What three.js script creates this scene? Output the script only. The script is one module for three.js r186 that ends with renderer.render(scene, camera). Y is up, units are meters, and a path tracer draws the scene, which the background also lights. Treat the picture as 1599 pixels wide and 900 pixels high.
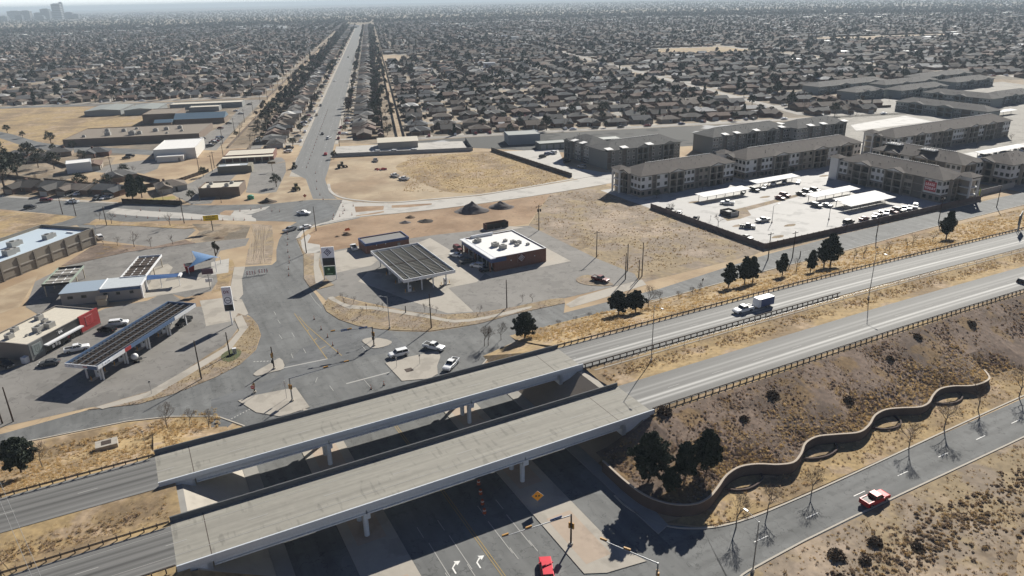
import * as THREE from 'three';
import { mergeGeometries } from 'three/addons/utils/BufferGeometryUtils.js';

// ------------------------------------------------------------------ camera, sky, sun, exposure
const scene = new THREE.Scene();
const FPX = 1140, EYE = 84;                         // focal length in photo pixels, height of the drone in metres
const ROLL = Math.atan(0.021), PITCH = Math.atan((450 - (-2.3)) * Math.cos(ROLL) / FPX);
const camera = new THREE.PerspectiveCamera(2 * Math.atan(450 / FPX) * 180 / Math.PI, 1599 / 900, 1, 90000);
camera.position.set(0, EYE, 0);
camera.rotation.order = 'YXZ';
camera.rotation.set(-PITCH, 0, -ROLL);
scene.add(camera);

const renderer = new THREE.WebGLRenderer({ antialias: true });
renderer.toneMapping = THREE.LinearToneMapping;
renderer.toneMappingExposure = 1.62;
renderer.shadowMap.enabled = true;

// clear winter sky: pale haze along the horizon, deep blue overhead
{
  const w = 512, h = 256, d = new Float32Array(w * h * 4);
  for (let y = 0; y < h; y++) {
    const el = ((y + 0.5) / h - 0.5) * Math.PI;      // row 0 is straight down
    const e = Math.max(0, el) / (Math.PI / 2);
    const k = Math.exp(-e * 15), m = Math.exp(-e * 2.6);
    const r = 0.008 + 0.032 * m + 0.84 * k, g = 0.021 + 0.049 * m + 0.84 * k, b = 0.068 + 0.085 * m + 0.74 * k;
    for (let x = 0; x < w; x++) { const i = (y * w + x) * 4; d[i] = r; d[i + 1] = g; d[i + 2] = b; d[i + 3] = 1; }
  }
  const t = new THREE.DataTexture(d, w, h, THREE.RGBAFormat, THREE.FloatType);
  t.mapping = THREE.EquirectangularReflectionMapping; t.magFilter = t.minFilter = THREE.LinearFilter; t.needsUpdate = true;
  scene.background = t; scene.environment = t;
}
scene.backgroundIntensity = 1; scene.environmentIntensity = 1;

const sun = new THREE.DirectionalLight(new THREE.Color(1, 0.955, 0.87), 5);
{ // shadows fall towards the camera and a little to the left; the sun stands 32 degrees high
  const az = 26 * Math.PI / 180, el = 32 * Math.PI / 180;
  sun.position.set(Math.sin(az) * Math.cos(el) * 900, Math.sin(el) * 900, -Math.cos(az) * Math.cos(el) * 900 - 250);
  sun.target.position.set(0, 0, -250); scene.add(sun.target);
  sun.castShadow = true; sun.shadow.mapSize.set(4096, 4096);
  Object.assign(sun.shadow.camera, { left: -700, right: 700, top: 700, bottom: -700, near: 10, far: 3000 });
}
scene.add(sun);
scene.fog = new THREE.FogExp2(new THREE.Color(0.74, 0.88, 1.0), 0.000115);
// ------------------------------------------------------------------ numbers, places
function RNG(seed) { let a = seed >>> 0; return () => { a = (a + 0x6D2B79F5) | 0; let t = Math.imul(a ^ (a >>> 15), 1 | a); t = (t + Math.imul(t ^ (t >>> 7), 61 | t)) ^ t; return ((t ^ (t >>> 14)) >>> 0) / 4294967296; }; }
const lerp = (a, b, k) => a + (b - a) * k, clamp = (x, a = 0, b = 1) => Math.min(b, Math.max(a, x));
const sstep = (a, b, x) => { const k = clamp((x - a) / (b - a)); return k * k * (3 - 2 * k); };
const V = (x, y, z) => new THREE.Vector3(x, y, z);
// the freeway's own axes: s runs along it to the right, t runs across it away from the viewer (metres)
const AZF = 62.3 * Math.PI / 180, TURN = Math.PI / 2 - AZF;
const Fx = Math.sin(AZF), Fz = -Math.cos(AZF), Ux = -Math.cos(AZF), Uz = -Math.sin(AZF);
const ST = (s, t, y = 0) => V(Fx * s + Ux * t, y, Fz * s + Uz * t);
const toST = p => [p.x * Fx + p.z * Fz, p.x * Ux + p.z * Uz];
// the street grid's axes: a to the right across the avenue, b along it
const AZG = 80 * Math.PI / 180, GTURN = Math.PI / 2 - AZG;
const Ax = Math.sin(AZG), Az = -Math.cos(AZG), Bx = -Math.cos(AZG), Bz = -Math.sin(AZG);
const AB = (a, b, y = 0) => V(Ax * a + Bx * b, y, Az * a + Bz * b);
const toAB = p => [p.x * Ax + p.z * Az, p.x * Bx + p.z * Bz];
// survey mark: the place at height h that the photograph shows at (px, py)
function at(px, py, h = 0) {
  const u = (px - 800) / FPX, v = -(py - 450) / FPX, c = Math.cos(ROLL), s = Math.sin(ROLL);
  const cu = u * c + v * s, cv = -u * s + v * c, cp = Math.cos(PITCH), sp = Math.sin(PITCH);
  const X = cu, Y = cv * cp - sp, Z = -(cv * sp + cp), k = (h - EYE) / Y;
  return V(X * k, h, Z * k);
}
const heading = az => Math.PI / 2 - az * Math.PI / 180;      // rotation.y that points local +x along a compass azimuth (0 = straight ahead, 90 = right)

// ------------------------------------------------------------------ names, labels
const used = new Map();
function numbered(n) { const k = used.get(n) || 0; used.set(n, k + 1); return k ? `${n}_${String(k).padStart(3, '0')}` : n; }
function tag(o, label, category, group, kind) { if (label) o.userData.label = label; if (category) o.userData.category = category; if (group) o.userData.group = group; if (kind) o.userData.kind = kind; return o; }
function shade(o) { o.traverse(m => { if (m.isMesh) { m.castShadow = true; m.receiveShadow = true; } }); return o; }
function add(o) { scene.add(o); return shade(o); }
function thing(name, label, category, pos, turn = 0, group) { const g = new THREE.Group(); g.name = numbered(name); tag(g, label, category, group); g.position.copy(pos); g.rotation.y = turn; scene.add(g); return g; }
function part(parent, name, geo, mat) { const m = new THREE.Mesh(geo, mat); m.name = name; m.castShadow = m.receiveShadow = true; parent.add(m); return m; }
function solo(name, geo, mat, label, category, kind, group) { const m = new THREE.Mesh(geo, mat); m.name = numbered(name); tag(m, label, category, group, kind); return add(m); }
function copy(o, pos, turn, label) { const c = o.clone(); c.name = numbered(o.name.replace(/_\d{3}$/, '')); c.userData = { ...o.userData }; if (label) c.userData.label = label; c.position.copy(pos); c.rotation.y = turn; scene.add(c); return c; }
const ord = n => { const w = ['', 'first', 'second', 'third', 'fourth', 'fifth', 'sixth', 'seventh', 'eighth', 'ninth', 'tenth', 'eleventh', 'twelfth', 'thirteenth', 'fourteenth', 'fifteenth', 'sixteenth', 'seventeenth', 'eighteenth', 'nineteenth'], t = ['', '', 'twent', 'thirt', 'fort', 'fift', 'sixt', 'sevent', 'eight', 'ninet']; return n < 20 ? w[n] : n % 10 ? `${t[Math.floor(n / 10) % 10]}y-${w[n % 10]}` : `${t[Math.floor(n / 10) % 10]}ieth`; };

// ------------------------------------------------------------------ textures
function lattice(period, seed) { const r = RNG(seed), a = new Float32Array(period * period); for (let i = 0; i < a.length; i++) a[i] = r(); return a; }
function layer(px, py, seed) { // tileable value noise px by py cells over the tile
  const r = RNG(seed), a = new Float32Array(px * py); for (let i = 0; i < a.length; i++) a[i] = r();
  return (u, v) => { const x = u * px, y = v * py; let x0 = Math.floor(x), y0 = Math.floor(y); let fx = x - x0, fy = y - y0; fx = fx * fx * (3 - 2 * fx); fy = fy * fy * (3 - 2 * fy); x0 = ((x0 % px) + px) % px; y0 = ((y0 % py) + py) % py; const x1 = (x0 + 1) % px, y1 = (y0 + 1) % py; const A = a[y0 * px + x0], B = a[y0 * px + x1], C = a[y1 * px + x0], D = a[y1 * px + x1]; return (A + (B - A) * fx) * (1 - fy) + (C + (D - C) * fx) * fy; };
}
function fbm(p, oct, seed, py = p, gain = 0.55) { const L = []; for (let i = 0; i < oct; i++) L.push(layer(p << i, py << i, seed + i * 17)); let n = 0; for (let i = 0; i < oct; i++) n += gain ** i; return (u, v) => { let s = 0, g = 1; for (const l of L) { s += l(u, v) * g; g *= gain; } return s / n; }; }
const enc = x => { x = clamp(x); return 255 * (x <= 0.0031308 ? 12.92 * x : 1.055 * x ** (1 / 2.4) - 0.055); };
function tex(w, h, fn) { // fn(u, v) gives linear base colour
  const d = new Uint8Array(w * h * 4);
  for (let y = 0; y < h; y++) for (let x = 0; x < w; x++) { const c = fn((x + 0.5) / w, (y + 0.5) / h), i = (y * w + x) * 4; d[i] = enc(c[0]); d[i + 1] = enc(c[1]); d[i + 2] = enc(c[2]); d[i + 3] = 255; }
  const t = new THREE.DataTexture(d, w, h, THREE.RGBAFormat); t.colorSpace = THREE.SRGBColorSpace; t.wrapS = t.wrapT = THREE.RepeatWrapping; t.magFilter = THREE.LinearFilter; t.minFilter = THREE.LinearMipmapLinearFilter; t.generateMipmaps = true; t.needsUpdate = true; return t;
}
const mixc = (a, b, k) => [lerp(a[0], b[0], k), lerp(a[1], b[1], k), lerp(a[2], b[2], k)], mulc = (a, k) => [a[0] * k, a[1] * k, a[2] * k];
const grain = RNG(5);
const BASE = 0.76;                                   // every base colour below was first noted 1.3 times too light
const base = c => Math.max(c.r, c.g, c.b) < 0.56 ? c.multiplyScalar(BASE) : c;
function mat(color, rough = 0.9, extra = {}) { return new THREE.MeshStandardMaterial({ color: base(new THREE.Color(...color)), roughness: rough, ...extra }); }
const tmat = (map, rough = 0.95, extra = {}) => new THREE.MeshStandardMaterial({ map, roughness: rough, ...extra, color: extra.color ? base(extra.color.clone()) : map.image instanceof Object && map.isDataTexture ? new THREE.Color(BASE, BASE, BASE) : new THREE.Color(1, 1, 1) });
function words(w, h, draw) { const c = document.createElement('canvas'); c.width = w; c.height = h; draw(c.getContext('2d'), w, h); const t = new THREE.CanvasTexture(c); t.colorSpace = THREE.SRGBColorSpace; return t; }

const T = {};
{ // graded dirt: tan, with damp patches and curved wheel ruts
  const a = fbm(3, 7, 11), b = fbm(6, 6, 31), c = fbm(40, 3, 51);
  const ruts = []; const r = RNG(77); for (let i = 0; i < 16; i++) ruts.push([r(), r(), 0.04 + r() * 0.16, 0.0006 + r() * 0.0008, r() < 0.5 ? 1 : -1]);
  T.dirt = tex(1024, 1024, (u, v) => { let k = a(u, v), m = b(u, v), f = c(u, v); let col = mixc([0.33, 0.235, 0.145], [0.50, 0.395, 0.262], sstep(0.32, 0.68, k)); col = mulc(col, 0.78 + 0.44 * m * (0.6 + 0.8 * f));
    for (const q of ruts) { let dx = Math.abs(u - q[0]), dy = Math.abs(v - q[1]); dx = Math.min(dx, 1 - dx); dy = Math.min(dy, 1 - dy); const d = Math.hypot(dx, dy); for (const o of [0, 0.017]) { const e = Math.abs(d - q[2] - o); if (e < 0.004) { const kk = Math.exp(-((e / q[3] / 1.4) ** 2)) * 0.16 * sstep(0.35, 0.6, m) * q[4]; col = mulc(col, 1 + kk); } } }
    return col; });
  T.loam = tex(1024, 1024, (u, v) => { const k = b(v, u), m = a(v, u), f = c(v, u); let col = mixc([0.27, 0.165, 0.09], [0.42, 0.29, 0.18], sstep(0.3, 0.7, m)); col = mulc(col, 0.72 + 0.56 * k * (0.5 + f)); if (f > 0.68 && k > 0.55) col = mulc(col, 0.75); return col; });
  const g1 = fbm(5, 7, 111, 5, 0.62), g2 = fbm(9, 6, 131, 9, 0.6), g3 = fbm(64, 3, 151);
  T.dry = tex(1024, 1024, (u, v) => { const k = g1(u, v), m = g2(u, v), f = g3(u, v); let col = mixc([0.29, 0.205, 0.115], [0.44, 0.315, 0.155], sstep(0.35, 0.6, k)); col = mixc(col, [0.40, 0.295, 0.19], sstep(0.55, 0.68, m)); return mulc(col, 0.62 + 0.76 * f * (0.45 + m)); });
  T.scrub = tex(1024, 1024, (u, v) => { const k = g2(u, v), m = g1(v, u), f = g3(u, v), h = a(u, v); let col = mixc([0.305, 0.242, 0.178], [0.35, 0.268, 0.16], sstep(0.42, 0.58, k)); col = mixc(col, [0.47, 0.37, 0.28], sstep(0.54, 0.66, h) * 0.7); col = mixc(col, [0.19, 0.135, 0.08], sstep(0.60, 0.72, m) * 0.65); return mulc(col, 0.66 + 0.68 * f * (0.5 + m)); });
  T.brush = tex(1024, 1024, (u, v) => { const k = g1(u, v), m = g2(v, u), f = g3(v, u); let col = mixc([0.175, 0.125, 0.092], [0.255, 0.185, 0.138], sstep(0.38, 0.62, k)); col = mixc(col, [0.29, 0.185, 0.075], sstep(0.52, 0.66, m) * 0.7); return mulc(col, 0.55 + 0.9 * f * (0.5 + k * 0.8)); });
  const s1 = fbm(2, 6, 211), s2 = fbm(30, 4, 231), s3 = fbm(6, 5, 251);
  const st1 = fbm(40, 3, 261, 3), st2 = fbm(11, 3, 271, 2), ck = fbm(5, 6, 281), oil = fbm(26, 3, 291);
  T.asphalt = tex(1024, 1024, (u, v) => { const k = s1(u, v), f = s2(u, v), m = s3(u, v), c = ck(u, v); let l = 0.172 + 0.13 * (k - 0.5) + 0.05 * (f - 0.5) + 0.075 * (st1(u, v) - 0.5) + 0.06 * (st2(u, v) - 0.5) + (m > 0.6 ? 0.022 : 0); if (Math.abs(c - 0.5) < 0.0035 || Math.abs(c - 0.4) < 0.0022) l *= 0.62; if (oil(u, v) > 0.74) l *= 0.82; return [l * 0.98, l, l * 0.975]; });
  T.lot = tex(1024, 1024, (u, v) => { const k = s1(v, u), f = s2(u, v), m = s3(v, u), c = ck(v, u); let l = 0.245 + 0.17 * (k - 0.5) + 0.06 * (f - 0.5) + 0.03 * (st2(v, u) - 0.5); if (Math.abs(c - 0.48) < 0.0035 || Math.abs(c - 0.58) < 0.0025) l *= 0.66; if (m > 0.64) l *= 0.84; if (oil(v, u) > 0.72) l *= 0.80; return [l * 1.04, l * 0.985, l * 0.90]; });
  T.concrete = tex(512, 512, (u, v) => { const k = s1(u, v), f = s2(v, u), m = s3(u, v); const l = 0.47 + 0.13 * (k - 0.5) + 0.06 * (f - 0.5) - 0.08 * sstep(0.56, 0.7, m); return [l * 1.02, l * 0.93, l * 0.79]; });
  T.newcon = tex(512, 512, (u, v) => { const k = s1(u, v), f = s2(v, u), m = s3(v, u); const l = 0.54 + 0.10 * (k - 0.5) + 0.05 * (f - 0.5) - 0.10 * sstep(0.58, 0.7, m); return [l, l * 0.95, l * 0.86]; });
  T.whitecon = tex(512, 512, (u, v) => { const k = s1(u, v), f = s2(v, u), m = s3(v, u); const l = 0.50 + 0.10 * (k - 0.5) + 0.05 * (f - 0.5) - 0.12 * sstep(0.58, 0.72, m); return [l, l * 0.97, l * 0.92]; });
  T.greycon = tex(512, 512, (u, v) => { const k = s3(u, v), f = s2(u, v); const l = 0.36 + 0.10 * (k - 0.5) + 0.05 * (f - 0.5); return [l, l * 0.96, l * 0.88]; });
  // carriageways: u runs across the road, v along it
  const w1 = fbm(24, 3, 311, 2), w2 = fbm(8, 4, 331, 3), w3 = fbm(60, 2, 351, 24), w4 = fbm(3, 3, 371, 90), w5 = fbm(4, 4, 391, 5);
  const tracks = (u, list) => { let s = 0; for (const [c, w, k] of list) s += k * Math.exp(-(((u - c) / w) ** 2)); return s; };
  T.fwyNew = tex(512, 1024, (u, v) => { const l = 0.175 + tracks(u, [[0.25, 0.034, 0.22], [0.37, 0.036, 0.36], [0.58, 0.035, 0.09], [0.70, 0.035, 0.13]]) * (0.55 + 0.9 * w2(u, v)) + 0.035 * (w1(u, v) - 0.5) + 0.03 * (w3(u, v) - 0.5) - (u < 0.17 || u > 0.86 ? 0.02 : 0); return [l * 1.0, l * 0.985, l * 0.93]; });
  T.fwyOld = tex(512, 1024, (u, v) => { const l = 0.19 + 0.07 * (w1(u, v) - 0.5) * 1.6 + 0.05 * (w2(u, v) - 0.5) + 0.025 * (w3(u, v) - 0.5) - tracks(u, [[0.28, 0.04, 0.065], [0.42, 0.035, 0.085], [0.60, 0.04, 0.07], [0.74, 0.035, 0.085]]); return [l * 1.0, l * 0.985, l * 0.94]; });
  T.deck = tex(512, 1024, (u, v) => { const x = w3(v, u), y = w4(u, v), z = w5(u, v), l = 0.335 + 0.10 * (w1(u, v) - 0.5) + 0.11 * (w2(u, v) - 0.5) + 0.05 * (x - 0.5) - tracks(u, [[0.28, 0.03, 0.03], [0.40, 0.03, 0.035], [0.60, 0.03, 0.03], [0.72, 0.03, 0.03]]) - 0.07 * sstep(0.58, 0.72, y) * sstep(0.45, 0.6, z) - (u < 0.1 || u > 0.92 ? 0.03 * z : 0); return [l * 1.03, l * 0.98, l * 0.84]; });
  T.avenue = tex(512, 1024, (u, v) => { const l = 0.20 + 0.06 * (w1(u, v) - 0.5) + 0.05 * (w2(u, v) - 0.5) + 0.03 * (w3(u, v) - 0.5); return [l * 0.99, l, l * 0.97]; });
  // far country: cover of bare trees, roofs and fallow land that can no longer be told apart
  const f1 = fbm(6, 7, 411, 6, 0.6), f2 = fbm(90, 3, 431);
  T.far = tex(1024, 1024, (u, v) => { const k = f1(u, v), f = f2(u, v); let c = mixc([0.10, 0.10, 0.095], [0.25, 0.21, 0.16], sstep(0.42, 0.62, k)); if (f > 0.70) c = [0.5, 0.5, 0.5]; else if (f < 0.36) c = mulc(c, 0.5); return c; });
  T.yard = tex(1024, 1024, (u, v) => { const k = g1(u, v), m = a(u, v), f = g3(u, v); let c = mixc([0.23, 0.17, 0.105], [0.36, 0.285, 0.20], sstep(0.4, 0.6, k)); c = mixc(c, [0.12, 0.11, 0.09], sstep(0.52, 0.62, m) * 0.6); return mulc(c, 0.7 + 0.6 * f); });
  const q = fbm(16, 4, 511, 60), q2 = fbm(4, 4, 531);
  T.shingle = tex(256, 512, (u, v) => { const l = 0.72 + 0.34 * (q(u, v) - 0.5) * 2 * 0.6 + 0.25 * (q2(u, v) - 0.5) - ((v * 34) % 1 < 0.14 ? 0.13 : 0); return [l, l, l]; });
  T.speck = tex(256, 256, (u, v) => { const l = 0.86 + 0.28 * (s2(u, v) - 0.5) + 0.2 * (s1(u, v) - 0.5); return [l, l, l]; });
  T.brick = tex(256, 256, (u, v) => { const row = Math.floor(v * 32), e = (v * 32) % 1, x = (u * 14 + (row & 1) * 0.5) % 1; const k = 0.75 + 0.5 * s2(u, v); return e < 0.14 || x < 0.07 ? [0.30, 0.25, 0.21] : [0.215 * k, 0.088 * k, 0.06 * k]; });
}
const scaled = (t, x, y) => { const c = t.clone(); c.repeat.set(x, y); c.needsUpdate = true; return c; };
const M = {
  dirt: tmat(T.dirt, 1), loam: tmat(T.loam, 1), dry: tmat(T.dry, 1), scrub: tmat(T.scrub, 1), brush: tmat(T.brush, 1), yard: tmat(T.yard, 1), far: tmat(T.far, 1),
  asphalt: tmat(T.asphalt, 0.88), lot: tmat(T.lot, 0.9), concrete: tmat(T.concrete, 0.9), newcon: tmat(T.newcon, 0.85), whitecon: tmat(T.whitecon, 0.8), greycon: tmat(T.greycon, 0.9),
  fwyNew: tmat(T.fwyNew, 0.8), fwyOld: tmat(T.fwyOld, 0.85), deck: tmat(T.deck, 0.85), avenue: tmat(T.avenue, 0.85),
  kerb: mat([0.55, 0.50, 0.42], 0.9), white: mat([0.72, 0.71, 0.67], 0.7), faded: mat([0.46, 0.45, 0.42], 0.8), oldYellow: mat([0.40, 0.28, 0.10], 0.8), yellow: mat([0.55, 0.36, 0.08], 0.75), steel: mat([0.30, 0.31, 0.32], 0.5, { metalness: 0.6 }), rust: mat([0.075, 0.052, 0.04], 0.8, { metalness: 0.3 }),
  wood: mat([0.11, 0.075, 0.05], 0.95), darkwood: mat([0.07, 0.048, 0.034], 0.95), black: mat([0.012, 0.012, 0.013], 0.6), rubber: mat([0.016, 0.016, 0.017], 0.85), glass: mat([0.018, 0.023, 0.028], 0.12), galv: mat([0.42, 0.43, 0.44], 0.45, { metalness: 0.5 }),
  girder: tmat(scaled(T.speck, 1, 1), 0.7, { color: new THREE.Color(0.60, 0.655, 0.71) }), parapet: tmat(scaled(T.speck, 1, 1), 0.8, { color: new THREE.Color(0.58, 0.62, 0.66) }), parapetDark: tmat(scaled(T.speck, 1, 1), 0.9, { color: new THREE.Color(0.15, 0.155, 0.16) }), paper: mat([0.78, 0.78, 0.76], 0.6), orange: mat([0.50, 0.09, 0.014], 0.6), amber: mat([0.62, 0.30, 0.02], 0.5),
};

// ------------------------------------------------------------------ geometry
function box(x0, x1, y0, y1, z0, z1) { const g = new THREE.BoxGeometry(Math.abs(x1 - x0), Math.abs(y1 - y0), Math.abs(z1 - z0)); g.translate((x0 + x1) / 2, (y0 + y1) / 2, (z0 + z1) / 2); return metric(g.toNonIndexed()); }
function metric(g, k = 4) { const p = g.attributes.position, n = g.attributes.normal, u = g.attributes.uv; for (let i = 0; i < p.count; i++) { const nx = Math.abs(n.getX(i)), ny = Math.abs(n.getY(i)), nz = Math.abs(n.getZ(i)); if (ny > nx && ny > nz) u.setXY(i, p.getX(i) / k, p.getZ(i) / k); else if (nx > nz) u.setXY(i, p.getZ(i) / k, p.getY(i) / k); else u.setXY(i, p.getX(i) / k, p.getY(i) / k); } return g; }
const merge = list => mergeGeometries(list.map(g => g.index ? g.toNonIndexed() : g));
function tri(points, uv) { // soup of triangles [Vector3...]
  const p = new Float32Array(points.length * 3), q = new Float32Array(points.length * 2);
  points.forEach((v, i) => { p[i * 3] = v.x; p[i * 3 + 1] = v.y; p[i * 3 + 2] = v.z; const w = uv ? uv[i] : [v.x / 4 + v.z / 4, v.y / 4 + v.z / 8]; q[i * 2] = w[0]; q[i * 2 + 1] = w[1]; });
  const g = new THREE.BufferGeometry(); g.setAttribute('position', new THREE.BufferAttribute(p, 3)); g.setAttribute('uv', new THREE.BufferAttribute(q, 2)); g.computeVertexNormals(); return g;
}
const quad = (a, b, c, d) => [a, b, c, a, c, d];
function rod(a, b, r0, r1 = r0, n = 6) { const d = b.clone().sub(a), L = d.length(); const g = new THREE.CylinderGeometry(r1, r0, L, n, 1); g.translate(0, L / 2, 0); g.applyQuaternion(new THREE.Quaternion().setFromUnitVectors(V(0, 1, 0), d.normalize())); g.translate(a.x, a.y, a.z); return g.toNonIndexed(); }
// flat sheet over a polygon of ground points; texture coordinates in metres
function flat(pts, y, tile = 100, turn = 0.5) {
  const sh = new THREE.Shape(pts.map(p => new THREE.Vector2(p.x, -p.z))), g = new THREE.ShapeGeometry(sh), p = g.attributes.position, uv = g.attributes.uv, c = Math.cos(turn), s = Math.sin(turn);
  for (let i = 0; i < p.count; i++) { const X = p.getX(i), Z = -p.getY(i); p.setXYZ(i, X, y, Z); uv.setXY(i, (X * c + Z * s) / tile, (Z * c - X * s) / tile); }
  g.computeVertexNormals(); const n = g.attributes.normal; for (let i = 0; i < n.count; i++) n.setXYZ(i, 0, 1, 0); return g;
}
// raised slab with a kerb face all round
function slab(pts, y0, y1, tile = 30, turn = 0.5) {
  const top = flat(pts, y1, tile, turn).toNonIndexed(), side = [], uv = [];
  for (let i = 0; i < pts.length; i++) { const a = pts[i], b = pts[(i + 1) % pts.length], L = a.distanceTo(b); const A = V(a.x, y0, a.z), B = V(b.x, y0, b.z), C = V(b.x, y1, b.z), D = V(a.x, y1, a.z); side.push(A, B, C, A, C, D); uv.push([0, 0], [L / tile, 0], [L / tile, 0.01], [0, 0], [L / tile, 0.01], [0, 0.01]); }
  return merge([top, tri(side, uv)]);
}
const px = (...l) => l.map(([x, y]) => at(x, y));
const stp = (...l) => l.map(([s, t]) => ST(s, t));
function smooth(pts, n = 6, closed = false) { const c = new THREE.CatmullRomCurve3(pts, closed, 'centripetal'); return c.getPoints(n * (pts.length - (closed ? 0 : 1))); }
// ribbon between two rails of points (same count): u across, v along in metres / tile
function ribbon(L, R, tile = 60) { const p = [], uv = []; let d = 0; const a = L[1].clone().sub(L[0]), b = R[0].clone().sub(L[0]), up = b.z * a.x - b.x * a.z < 0; for (let i = 0; i + 1 < L.length; i++) { const e = L[i].distanceTo(L[i + 1]) / tile; if (up) { p.push(L[i], R[i], R[i + 1], L[i], R[i + 1], L[i + 1]); uv.push([0, d], [1, d], [1, d + e], [0, d], [1, d + e], [0, d + e]); } else { p.push(L[i], R[i + 1], R[i], L[i], L[i + 1], R[i + 1]); uv.push([0, d], [1, d + e], [1, d], [0, d], [0, d + e], [1, d + e]); } d += e; } return tri(p, uv); }
function offsetLine(pts, d) { return pts.map((p, i) => { const a = pts[Math.max(0, i - 1)], b = pts[Math.min(pts.length - 1, i + 1)], x = b.x - a.x, z = b.z - a.z, l = Math.hypot(x, z) || 1; return V(p.x - z / l * d, p.y, p.z + x / l * d); }); }
const inPoly = (x, z, poly) => { let r = false; for (let i = 0, j = poly.length - 1; i < poly.length; j = i++) { const a = poly[i], b = poly[j]; if ((a.z > z) !== (b.z > z) && x < (b.x - a.x) * (z - a.z) / (b.z - a.z) + a.x) r = !r; } return r; };
function frustum(b, t) { const [x0, x1, z, y] = b, [X0, X1, Z, Y] = t, A = V(x0, y, z), B = V(x1, y, z), C = V(x1, y, -z), D = V(x0, y, -z), a = V(X0, Y, Z), bb = V(X1, Y, Z), c = V(X1, Y, -Z), d = V(X0, Y, -Z); return tri([...quad(A, B, bb, a), ...quad(B, C, c, bb), ...quad(C, D, d, c), ...quad(D, A, a, d), ...quad(a, bb, c, d)]); }
// ------------------------------------------------------------------ ground, lots, roads
{ const g = new THREE.PlaneGeometry(60000, 32000, 1, 1); g.rotateX(-Math.PI / 2); const u = g.attributes.uv, p = g.attributes.position; for (let i = 0; i < u.count; i++) u.setXY(i, p.getX(i) / 1900, p.getZ(i) / 1900); g.translate(0, 0, -13000); solo('ground', g, M.far, 'flat brown and grey country reaching to the horizon', 'ground', 'structure'); }
const sheet = (name, pts, y, m, label, cat = 'ground', tile = 100, turn = 0.5) => solo(name, flat(pts, y, tile, turn), m, label, cat, 'structure');
const raised = (name, pts, y1, m, label, cat = 'pavement', tile = 30) => solo(name, slab(pts, 0.02, y1, tile), m, label, cat, 'structure');
const SUBURB = [AB(-4200, 468), AB(-110, 468), AB(70, 478), AB(300, 478), AB(3000, 300), AB(5200, 4200), AB(-5200, 6200)];
sheet('yard_ground', SUBURB, 0.02, M.yard, 'tan winter yards and bare soil between the houses', 'ground', 160);
sheet('dirt_ground', stp([-260, 10], [430, 10], [560, 175], [560, 290], [400, 300], [300, 335], [230, 356], [190, 400], [120, 470], [-60, 520], [-260, 420]), 0.035, tmat(T.dirt, 1, { color: new THREE.Color(0.80, 0.77, 0.73) }), 'bare tan ground around the interchange and stations', 'ground', 90);
// vacant land
const FIELD = [...px([509, 254], [560, 247], [740, 238], [768, 236], [800, 246], [892, 280], [860, 286], [751, 304], [675, 312], [600, 316], [545, 311], [522, 302], [511, 290])];
sheet('dirt_lot', FIELD, 0.05, M.dirt, 'graded tan lot with wheel tracks above the new concrete road', 'ground', 70, 1.1);
sheet('grass_field', smooth(px([640, 250], [738, 238], [768, 237], [800, 247], [888, 279], [860, 284], [751, 302], [700, 300], [662, 287], [636, 272], [618, 262]), 3, true), 0.06, M.dry, 'golden dry grass on the far half of the graded lot', 'grass', 60);
sheet('loam_lot', px([468, 381], [492, 357], [560, 341], [679, 328], [790, 314], [860, 303], [845, 322], [826, 350], [680, 368], [562, 384], [500, 397], [484, 390]), 0.05, M.loam, 'brown turned soil between the new road and the brick kiosk', 'ground', 60, 0.2);
sheet('scrub_lot', px([860, 303], [945, 289], [960, 293], [1010, 322], [1196, 390], [1180, 398], [1007, 441], [1000, 436], [930, 404], [826, 352], [845, 325]), 0.055, M.scrub, 'vacant lot of dry weeds in front of the apartment wall', 'ground', 75, 0.9);
sheet('dirt_yard', px([0, 330], [95, 336], [130, 338], [95, 352], [0, 380], [-60, 400], [-60, 328]), 0.05, M.dry, 'dry golden verge above the flat blue roofed building', 'grass', 60);
// freeway verges and the near waste ground
sheet('verge_ground', stp([-200, 133], [12, 133], [12, 148], [8, 154], [-10, 160.5], [-34, 162.4], [-200, 170]), 0.045, M.dry, 'golden grass verge left of the bridge', 'grass', 60);
sheet('waste_ground', stp([60, 20], [300, 20], [300, 62.6], [77, 62.6], [66, 61]), 0.045, M.scrub, 'weedy waste ground beside the near frontage road', 'ground', 55, 0.3);

sheet('bare_ground', smooth(stp([96, 20], [104, 38], [118, 46], [150, 49], [200, 47], [300, 48], [300, 20]), 3), 0.05, M.dirt, 'bare pinkish soil at the lower right corner', 'ground', 60, 0.8);
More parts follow.
